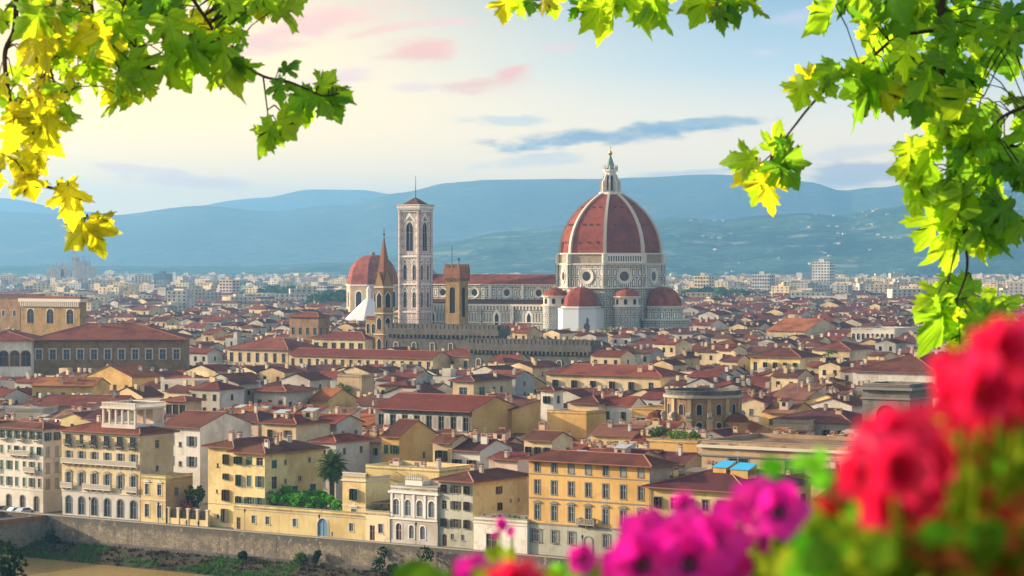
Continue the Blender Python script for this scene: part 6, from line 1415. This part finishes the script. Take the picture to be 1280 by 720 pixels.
def add_leaf(mb, base, tip_dir, nrm, size, m, rr):
    y = tip_dir.normalized(); n = (nrm - y * nrm.dot(y)).normalized(); x = y.cross(n)
    cu, fo, wv, ph = rr.uniform(-.3, .9), rr.uniform(.0, .6), rr.uniform(.04, .13), rr.uniform(0, 6)
    asx = rr.uniform(.88, 1.12); sk = rr.uniform(-.08, .08)
    def P(a, b):
        a2 = a * asx + sk * b; return base + (x * a2 + y * b + n * (-cu * b * b * .5 - fo * abs(a) ** 1.4 + wv * math.sin(9 * a + ph + 5 * b))) * size
    lb = (rr.uniform(.7, 1.15), rr.uniform(.75, 1.2), rr.uniform(.85, 1.1))
    jit = [(a * (lb[0] if b < .17 else lb[1]) + rr.uniform(-.015, .015), b * (lb[2] if b > .5 and abs(a) < .4 else 1) + rr.uniform(-.015, .015)) for a, b in OUTL]
    b0 = len(mb.v); ctr = (0, .24); inner = [(a * .5, .24 + (b - .24) * .5) for a, b in jit]; N_ = len(jit)
    pts = [ctr] + inner + jit
    mb.v += [P(*p)[:] for p in pts]; mi = mb.mid(m)
    for i in range(N_):
        j = (i + 1) % N_
        for f in ((b0, b0 + 1 + i, b0 + 1 + j), (b0 + 1 + i, b0 + 1 + N_ + i, b0 + 1 + N_ + j, b0 + 1 + j)):
            mb.f.append(f); mb.mi.append(mi); mb.uv += [pts[k_ - b0] for k_ in f]
DEP = 12.0
def twig(mb, pts, r0, r1, dep=DEP, rr=None):
    P = [at(px, py, dep + dd) for px, py, dd in pts]; Q = []
    for i in range(len(P) - 1):
        for s_ in range(4):
            t = s_ / 4; a, b, c, d = P[max(i - 1, 0)], P[i], P[i + 1], P[min(i + 2, len(P) - 1)]
            Q.append(.5 * ((2 * b) + (c - a) * t + (2 * a - 5 * b + 4 * c - d) * t * t + (3 * b - a - 3 * c + d) * t ** 3))
    Q.append(P[-1]); n = len(Q)
    for i, (a, b) in enumerate(zip(Q, Q[1:])): mb.bar(a, b, r0 + (r1 - r0) * i / n, 'twig', 6, r0 + (r1 - r0) * (i + 1) / n)
    return Q
def plane_tree(label, trunk_px, branches, blobs, singles, seed):
    rr = random.Random(seed); X = (trunk_px - 640) / F * DEP; zb = 46.8
    t = thing('plane_tree', label, 'tree', (X, DEP, zb), 0)
    inv = Vector((X, DEP, zb))
    mb = MB(); mb.bar((0, 0, -2), (.1, .1, 4.5), .34, 'bark', 12, .26); mb.bar((.1, .1, 4.5), (.0, .3, 9.5), .26, 'bark', 10, .12); mb.build('trunk', t)
    tw = []
    for pts, r0, r1 in branches:
        mb = MB(); tw.append(twig(mb, pts, r0, r1)); mb.v = [(a - inv.x, b - inv.y, c - inv.z) for a, b, c in mb.v]; mb.build('branch', t)
    up_n = 0; up = MB()    # limbs overhead that carry the twigs
    for pts, r0, r1 in branches:
        p = at(pts[0][0], pts[0][1], DEP + pts[0][2])
        if pts[0][1] <= 5 or pts[0][0] < 3 or pts[0][0] > 1277: 
            a_ = Vector((.02, .2, 7.0 + .28 * up_n)); up_n += 1; e_ = p - inv; m1 = a_.lerp(e_, .35) + Vector((0, .15, .75 - .06 * up_n)); m2 = a_.lerp(e_, .75) + Vector((0, .1, .5))
            up.bar(a_, m1, .085, 'bark', 8, .06); up.bar(m1, m2, .06, 'bark', 8, .035); up.bar(m2, e_, .035, 'bark', 7, r0)
    if up.f: up.build('limb', t)
    lf = MB(); st = MB()
    allp = [p for Q in tw for p in Q]
    def put(px, py, dd, size, ang, m, tilt=.5):
        a = rad(ang); tip = Vector((math.sin(a), rr.uniform(-.35, .35), -math.cos(a))); nrm = Vector((rr.choice((.85, .65, -.6)) + rr.gauss(0, tilt * .7), -1, rr.gauss(0, tilt) + .25)).normalized(); base = at(px, py, DEP + dd)
        add_leaf(lf, base, tip, nrm, size * DEP / F * 1.0, m, rr)
        if allp:
            n_ = min(allp, key=lambda p: (p - base).length)
            if (n_ - base).length < .55: st.bar(base, (base + n_) / 2 + Vector((0, 0, .03)), .0035, 'twig', 4); st.bar((base + n_) / 2 + Vector((0, 0, .03)), n_, .0035, 'twig', 4)
            else: st.bar(base, base + Vector((rr.uniform(-.04, .04), .02, .12)), .0035, 'twig', 4)
    for px, py, rx, ry, n, size, mats in blobs:
        size *= .86
        for _ in range(int(n * .78 + .5)):
            a = rr.uniform(0, 6.283); d = math.sqrt(rr.random()); put(px + rx * d * math.cos(a), py + ry * d * math.sin(a) - size * .35, rr.uniform(-.35, .4), size * rr.uniform(.5, 1.25), rr.gauss(0, 48), rr.choice(mats))
    for px, py, size, ang, m in singles: put(px, py, rr.uniform(-.12, .12), size, ang, m, .28)
    for q_ in (lf, st): q_.v = [(a - inv.x, b - inv.y, c - inv.z) for a, b, c in q_.v]
    lf.build('leaves', t, smooth=True); st.build('leaf_stalk', t)
    return t
G_, D_, Y_ = 'plane_leaf', 'plane_leaf_dark', 'plane_leaf_sunlit'
plane_tree('plane tree with golden backlit lobed leaves hanging over the sunlit side of the sky', 640 - 1700, [
    ([(21, -10, 0), (18, 37, 0), (7, 62, .05), (7, 92, 0), (16, 147, 0), (23, 197, .1), (36, 225, 0), (60, 234, 0), (92, 243, 0), (106, 275, 0)], .016, .005),
    ([(112, -10, 0), (119, 27, 0), (130, 60, 0)], .010, .004), ([(18, 38, 0), (40, 52, 0), (60, 78, 0), (73, 115, .1), (98, 108, .1)], .010, .004),
    ([(235, -10, 0), (262, 30, 0), (278, 55, 0), (300, 75, 0), (328, 95, 0), (360, 102, 0), (385, 112, 0), (405, 120, 0), (425, 116, 0)], .010, .004), ([(329, 96, 0), (332, 120, 0), (336, 152, 0)], .005, .003),
    ([(160, -10, 0), (150, 30, 0), (170, 60, .1)], .009, .004)],
    [(175, 12, 165, 22, 32, 56, (G_, G_, D_, Y_)), (60, 35, 60, 45, 20, 56, (Y_, G_, G_, Y_)), (35, 110, 38, 50, 22, 50, (Y_, Y_, G_)), (25, 175, 28, 40, 15, 46, (Y_,)), (25, 225, 32, 28, 13, 44, (Y_,)), (70, 120, 30, 40, 12, 48, (G_, Y_)), (140, 85, 38, 45, 13, 56, (G_, Y_, G_)), (165, 115, 22, 30, 5, 50, (G_,)),
     (215, 45, 66, 40, 15, 56, (G_, G_, Y_)), (245, 80, 40, 30, 11, 52, (G_, D_)), (300, 25, 45, 28, 14, 50, (G_, G_, D_)), (335, 5, 30, 14, 5, 46, (G_,)), (120, 30, 60, 36, 12, 58, (G_, Y_))],
    [(85, 232, 48, 20, Y_), (72, 232, 40, 60, Y_), (110, 278, 50, 15, Y_), (106, 280, 42, -35, Y_), (112, 276, 40, 62, Y_), (293, 72, 34, -10, D_), (303, 78, 28, 20, G_), (347, 100, 32, 12, D_), (352, 90, 26, 130, D_), (340, 152, 48, -15, G_), (345, 150, 44, 45, G_), (338, 158, 46, -40, G_), (352, 140, 40, 70, G_), (388, 112, 46, -8, G_), (395, 116, 44, 28, G_), (410, 118, 40, 20, D_), (420, 116, 36, -10, D_), (400, 112, 34, 150, G_), (388, 116, 40, -55, D_), (415, 112, 38, 70, G_)], 17)
plane_tree('plane tree with bright green lobed leaves hanging over the hill side of the sky', 640 + 1750, [
    ([(1180, -12, 0), (1172, 50, 0), (1180, 95, 0), (1192, 130, 0), (1188, 165, 0), (1205, 200, 0), (1200, 230, 0), (1205, 290, 0), (1209, 335, 0), (1196, 375, 0)], .017, .005),
    ([(1172, 38, 0), (1150, 40, 0), (1120, 47, 0), (1085, 75, 0), (1045, 100, 0), (1015, 130, 0), (995, 155, 0), (982, 172, 0), (966, 195, 0), (955, 214, 0)], .011, .003), ([(968, 190, 0), (950, 205, 0), (938, 212, 0)], .004, .003),
    ([(1290, 130, .2), (1255, 145, .1), (1235, 165, 0)], .012, .005), ([(1181, 96, 0), (1210, 110, 0), (1230, 120, 0)], .008, .003), ([(1205, 292, 0), (1194, 315, 0), (1186, 350, 0)], .005, .003),
    ([(640, -12, 0), (665, 0, 0), (690, -3, 0)], .006, .003), ([(770, -14, 0), (750, 4, 0), (735, 14, 0)], .008, .003), ([(900, -12, 0), (895, 8, 0), (890, 20, 0)], .006, .003), ([(800, -14, 0), (795, 0, 0)], .006, .003)],
    [(1100, 8, 80, 18, 20, 62, (D_, G_, G_)), (1215, 20, 75, 34, 26, 60, (G_, D_, G_)), (1240, 85, 50, 45, 18, 56, (G_, G_, D_)), (1165, 75, 40, 30, 16, 56, (D_, G_)), (1100, 55, 26, 28, 8, 46, (G_,)), (1180, 130, 30, 40, 15, 58, (G_, D_, G_)), (1245, 170, 40, 40, 12, 60, (D_, D_, G_)), (1215, 205, 30, 30, 12, 56, (D_, G_)), (1160, 205, 26, 28, 8, 54, (G_,)), (1250, 235, 34, 26, 10, 60, (D_, D_, G_)), (1185, 250, 30, 26, 10, 56, (G_,)), (1255, 290, 36, 26, 10, 60, (G_, G_, D_)), (1195, 300, 20, 26, 8, 56, (G_,)), (1180, 395, 18, 26, 6, 56, (G_,)), (1222, 390, 20, 28, 6, 60, (D_, G_)), (1195, 425, 18, 14, 4, 46, (Y_, G_))],
    [(1050, 88, 42, -95, G_), (1018, 92, 40, -60, Y_), (1008, 100, 40, -20, G_), (1030, 98, 28, 30, G_), (1068, 82, 26, -10, G_), (1090, 68, 28, 10, D_), (1100, 96, 85, -28, D_), (1098, 92, 62, -60, G_), (1104, 100, 60, 12, Y_), (1110, 90, 70, 48, D_), (975, 172, 22, 5, D_), (950, 205, 50, -40, Y_), (945, 198, 40, -85, G_), (958, 212, 56, 5, Y_), (955, 214, 50, -22, G_), (966, 200, 52, 38, D_), (970, 196, 46, 80, D_), (962, 188, 36, 150, G_),
     (1205, 228, 60, 0, D_), (1220, 250, 90, 35, D_), (1150, 215, 50, -30, G_), (1175, 265, 62, -20, G_), (1190, 275, 70, 10, G_), (1230, 180, 80, 60, D_), (1255, 200, 70, 75, D_), (1150, 175, 44, -40, G_), (1145, 240, 42, -10, G_), (1178, 378, 64, -10, G_), (1225, 372, 70, 30, G_), (1230, 385, 66, 65, G_), (1212, 400, 60, -5, D_), (1200, 430, 50, 10, Y_), (1185, 365, 50, -60, G_),
     (633, -4, 34, -5, Y_), (642, -4, 32, 30, G_), (662, -4, 26, -10, D_), (690, -6, 30, 15, G_), (684, -5, 28, -25, Y_), (730, 2, 30, -35, D_), (745, -8, 40, 5, G_), (765, -8, 62, -10, G_), (796, -12, 72, 8, G_), (815, -10, 60, 25, G_), (830, -16, 42, 5, G_), (775, -10, 46, 40, G_), (735, -5, 34, 40, G_), (752, 0, 44, -20, G_), (882, -6, 46, -20, G_), (890, -8, 40, 15, Y_), (898, 10, 34, 5, D_), (905, -6, 44, 30, D_), (918, -8, 46, 15, G_), (930, -8, 40, 42, G_), (872, -6, 36, -45, G_), (910, -10, 40, 75, D_)], 23)

# ------------------------------------------------------------------ flowers on the terrace edge, right before the camera
def petalmat(name, c1, c2, throat=None):
    m = bpy.data.materials.new(name); m.use_nodes = True; q = NT(m.node_tree); q.n.clear(); r = grand(q); uv, u, v = uvxy(q)
    x = q.mix(r, c1, c2)
    if throat: x = q.mix(q.mapr(v, .30, .08), x, throat)
    df = q.new('ShaderNodeBsdfDiffuse'); tl = q.new('ShaderNodeBsdfTranslucent'); ms = q.new('ShaderNodeMixShader'); ms.inputs[0].default_value = .45; q.link(x, df.inputs[0]); q.link(x, tl.inputs[0]); q.link(df.outputs[0], ms.inputs[1]); q.link(tl.outputs[0], ms.inputs[2])
    gl = q.new('ShaderNodeBsdfGlossy'); gl.inputs['Roughness'].default_value = .5; m2 = q.new('ShaderNodeMixShader'); m2.inputs[0].default_value = .03; q.link(ms.outputs[0], m2.inputs[1]); q.link(gl.outputs[0], m2.inputs[2])
    o = q.new('ShaderNodeOutputMaterial'); q.link(m2.outputs[0], o.inputs[0]); M[name] = m
petalmat('rose_petal', (.82, .006, .055), (.92, .03, .15)); petalmat('petunia_petal', (.74, .008, .36), (.85, .015, .44), (.10, .0, .10)); petalmat('bud_red', (.75, .02, .012), (.6, .01, .03))
leafmat('shrub_leaf', (.16, .28, .015), (.38, .46, .03), .55); leafmat('shrub_leaf_dark', (.04, .12, .01), (.10, .22, .015), .45); leafmat('shrub_leaf_bright', (.10, .50, .02), (.2, .6, .03), .55); leafmat('shrub_leaf_rust', (.35, .10, .02), (.20, .07, .02), .4)
def petal(mb, c, out, up, L, Wd, curl, m, nv=6, nu=5):
    side = out.cross(up).normalized(); G2 = []
    for i in range(nv + 1):
        v = i / nv; row_ = []
        for j in range(nu + 1):
            u = j / nu * 2 - 1; ww = Wd * math.sin(math.pi * min(1, .12 + v * .78)) ** .7 * (1 - .12 * v)
            p = c + up * L * v * (1 - .1 * u * u) + out * L * (curl * v * v + .10 * math.sin(v * 3)) - out * (abs(u) ** 2) * ww * .45 * (1 - .5 * v) + side * u * ww; row_.append(p)
        G2.append(row_)
    b0 = len(mb.v); W_ = nu + 1; mi = mb.mid(m)
    mb.v += [p[:] for r_ in G2 for p in r_]
    for i in range(nv):
        for j in range(nu):
            f = (b0 + i * W_ + j, b0 + i * W_ + j + 1, b0 + (i + 1) * W_ + j + 1, b0 + (i + 1) * W_ + j); mb.f.append(f); mb.mi.append(mi); mb.uv += [(j / nu, i / nv), ((j + 1) / nu, i / nv), ((j + 1) / nu, (i + 1) / nv), (j / nu, (i + 1) / nv)]
def rose_mesh(rr):
    """a full bloom about 1 unit wide, facing +Z"""
    mb = MB()
    for ring, (n, r, L, lean, curl) in enumerate(((3, .04, .42, .05, .05), (5, .08, .46, .18, .16), (6, .12, .50, .42, .30), (7, .15, .52, .75, .5), (8, .16, .54, 1.12, .6))):
        for i in range(n):
            a = 2 * math.pi * (i + .37 * ring + rr.uniform(-.1, .1)) / n; o = Vector((math.cos(a), math.sin(a), 0)); ln = lean + rr.uniform(-.1, .1)
            up = (Vector((0, 0, 1)) * math.cos(ln) + o * math.sin(ln)).normalized(); ou = (o * math.cos(ln) - Vector((0, 0, 1)) * math.sin(ln)).normalized()
            petal(mb, o * r + Vector((0, 0, -.22 + rr.uniform(-.05, .05))), ou, up, L * rr.uniform(.72, 1.2), (.25 + .02 * ring) * rr.uniform(.8, 1.15), curl + rr.uniform(-.2, .3), 'rose_petal')
    mb.lathe([(.02, -.36), (.10, -.30), (.12, -.2)], 'shrub_leaf_dark', 8); return mb.mesh('rose_bloom', True)
def petunia_mesh(rr):
    mb = MB()
    for i in range(5):
        a = 2 * math.pi * i / 5; o = Vector((math.cos(a), math.sin(a), 0)); petal(mb, Vector((0, 0, -.28)) + o * .03, Vector((0, 0, 1)) * .3 - o * .0, (o * .95 + Vector((0, 0, .5))).normalized(), .60, .36, -.25, 'petunia_petal')
    mb.lathe([(.03, -.62), (.05, -.4), (.09, -.25)], 'shrub_leaf', 8, cap=False); return mb.mesh('petunia_bloom', True)
def oval_leaf(mb, c, tip, nrm, L, Wd, m):
    y = tip.normalized(); n = (nrm - y * nrm.dot(y)).normalized(); x = y.cross(n); o = [(0, 0), (.32, .18), (.5, .45), (.36, .75), (0, 1), (-.36, .75), (-.5, .45), (-.32, .18)]
    b = [c + x * a * Wd * 2 + y * q_ * L + n * (abs(a) * .35 * Wd - .25 * L * q_ * q_) for a, q_ in o]; md = c + y * .5 * L - n * .06 * L
    b0 = len(mb.v); mb.v += [p[:] for p in b] + [md[:]]; mi = mb.mid(m)
    for i in range(8): f = (b0 + i, b0 + (i + 1) % 8, b0 + 8); mb.f.append(f); mb.mi.append(mi); mb.uv += [(0, 0)] * 3
def flower_bush(name, label, cat, dep, root_px, blooms, meshes, bname, leafblobs, seed, buds=()):
    rr = random.Random(seed); rt = at(root_px, 720, dep); rt.z = 50.35; t = thing(name, label, cat, rt, 0)
    sm, lm = MB(), MB()
    for px, py, dpx, dd, ax, ay in blooms:
        if bname == 'petunia_bloom' and px > 700: px, py = px + 6, py + 2
        p = at(px, py, dep + dd); s = dpx / F * (dep + dd) * (.78 if 'rose' in bname else 1.08); o = inst(bname, rr.choice(meshes), t, p - rt); o.scale = (s, s, s); dirv = Vector((ax, -1, ay)).normalized(); o.rotation_euler = dirv.to_track_quat('Z', 'Y').to_euler()
        bk = p - dirv * s * .35; m_ = Vector(((bk.x + rt.x * .6) / 1.6, bk.y + .03, bk.z - .25)); sm.bar(bk - rt, m_ - rt, .0016, 'shrub_leaf', 5); sm.bar(m_ - rt, Vector(((m_.x - rt.x) * .4, (m_.y - rt.y) * .5, .3)), .003, 'twig', 5, .005); sm.bar(Vector(((m_.x - rt.x) * .4, (m_.y - rt.y) * .5, .3)), (0, 0, -.05), .005, 'twig', 5, .008)
    for px, py, rx, ry, n, L, mats in leafblobs:
        for _ in range(n):
            a = rr.uniform(0, 6.28); d = math.sqrt(rr.random()); p = at(px + rx * d * math.cos(a), py + ry * d * math.sin(a), dep + (rr.uniform(.05, .40) if py < 690 or bname != 'rose_bloom' else rr.uniform(-.02, .25))); L_ = L * rr.uniform(.6, 1.2)
            oval_leaf(lm, p - rt, Vector((rr.gauss(0, .8), rr.gauss(0, .6), rr.gauss(-.1, .6))), Vector((rr.gauss(0, .6), -1, rr.gauss(.6, .6))), L_, L_ * .38, rr.choice(mats))
            if rr.random() < .25: sm.bar(p - rt, p - rt + Vector((rr.uniform(-.03, .03), .04, -.2)), .0012, 'shrub_leaf', 4)
    for px, py, L in buds:
        p = at(px, py, dep + .02); mb = MB(); s = L / F * dep; mb.lathe([(0, -.5 * s), (.28 * s, -.2 * s), (.26 * s, .2 * s), (0, .6 * s)], 'bud_red', 8); o = mb.build('bud', t, True); o.location = p - rt; o.rotation_euler = (rr.uniform(-1, 1), rr.uniform(-1.3, 1.3), 0)
        sm.bar(p - rt, p - rt + Vector((rr.uniform(-.02, .02), .04, -.15)), .0018, 'shrub_leaf_dark', 4)
    sm.build('stem', t); lm.build('foliage', t); return t
rr = random.Random(99); RM = [rose_mesh(rr) for _ in range(3)]; PM = [petunia_mesh(rr) for _ in range(2)]
LG, LD, LB, LR = 'shrub_leaf', 'shrub_leaf_dark', 'shrub_leaf_bright', 'shrub_leaf_rust'
flower_bush('rose_bush', 'leafy bush crowded with large crimson pink blooms at the terrace edge', 'rose bush', 1.15, 1160,
    [(1083, 592, 84, 0, -.5, .1), (1122, 540, 86, .02, -.1, .7), (1166, 574, 80, .03, .6, .3), (1116, 632, 84, -.01, -.1, -.3), (1152, 618, 74, .0, .4, -.2), (1125, 585, 80, -.03, .1, .2), (1262, 432, 84, .02, .1, .4), (1240, 488, 84, 0, .3, .1), (1203, 495, 78, .03, -.3, .4), (1188, 462, 56, .05, -.5, .2), (1288, 478, 72, .03, .4, .3), (1228, 520, 62, .05, 0, -.2), (1272, 510, 60, .04, .2, -.2)], RM, 'rose_bloom',
    [(1180, 665, 120, 75, 320, .026, (LG, LG, LB, LG, LD, LR)), (1230, 590, 70, 60, 120, .026, (LG, LG, LD)), (1075, 700, 75, 36, 150, .026, (LG, LG, LB, LD)), (1190, 700, 95, 40, 150, .024, (LG, LB, LG, LR)), (1240, 640, 50, 60, 90, .024, (LG, LG, LB)), (1250, 700, 60, 50, 90, .026, (LG, LR, LD)), (1215, 545, 45, 25, 40, .022, (LR, LG)), (1005, 582, 36, 3, 9, .016, (LB,)), (1265, 695, 30, 14, 8, .024, (LB,))], 51,
    [(1036, 633, 40), (1222, 575, 34), (1258, 645, 44), (1262, 682, 40), (1232, 552, 26), (1112, 700, 60), (1180, 690, 36), (1235, 620, 26)])
flower_bush('petunia_plant', 'spreading plant with a mass of magenta blooms below the yellow houses', 'petunia', 1.75, 880,
    [(975, 637, 66, 0, .4, .2), (940, 625, 62, .05, -.2, .5), (912, 650, 66, .05, -.4, .3), (890, 675, 72, 0, .2, .3), (855, 665, 66, .05, -.2, .5), (838, 688, 72, 0, -.3, .1), (800, 668, 66, .05, -.2, .4), (800, 705, 78, -.03, .1, .1), (862, 706, 82, -.03, .3, .0), (775, 715, 66, 0, -.4, .1), (905, 705, 62, .05, .3, .1), (850, 628, 30, .1, .3, .3), (722, 697, 34, .05, 0, .1), (590, 718, 48, .05, -.2, .3), (622, 722, 40, .03, .2, .3), (945, 660, 52, .08, .2, .1)], PM, 'petunia_bloom',
    [(930, 705, 70, 28, 110, .03, (LG, LG, LD)), (850, 722, 110, 16, 60, .03, (LD, LG)), (700, 716, 30, 12, 12, .026, (LG, LB)), (990, 670, 30, 30, 34, .03, (LG, LG, LD)), (600, 735, 60, 10, 14, .05, (LD,))], 52)
flower_bush('rose_bush', 'single low red bloom poking up beside the magenta flowers', 'rose bush', 1.3, 640, [(643, 726, 62, 0, 0, .6)], RM, 'rose_bloom', [(640, 745, 50, 16, 20, .026, (LG, LD))], 53)
flower_bush('bougainvillea_sprig', 'thin sprig of pink petals before the white terrace building', 'flower sprig', 3.2, 628, [(628, 655, 15, 0, .7, .3), (638, 664, 12, .05, -.7, .3), (620, 668, 10, .05, -.2, .9)], PM, 'petunia_bloom', [(632, 700, 12, 30, 10, .03, (LG,))], 54)
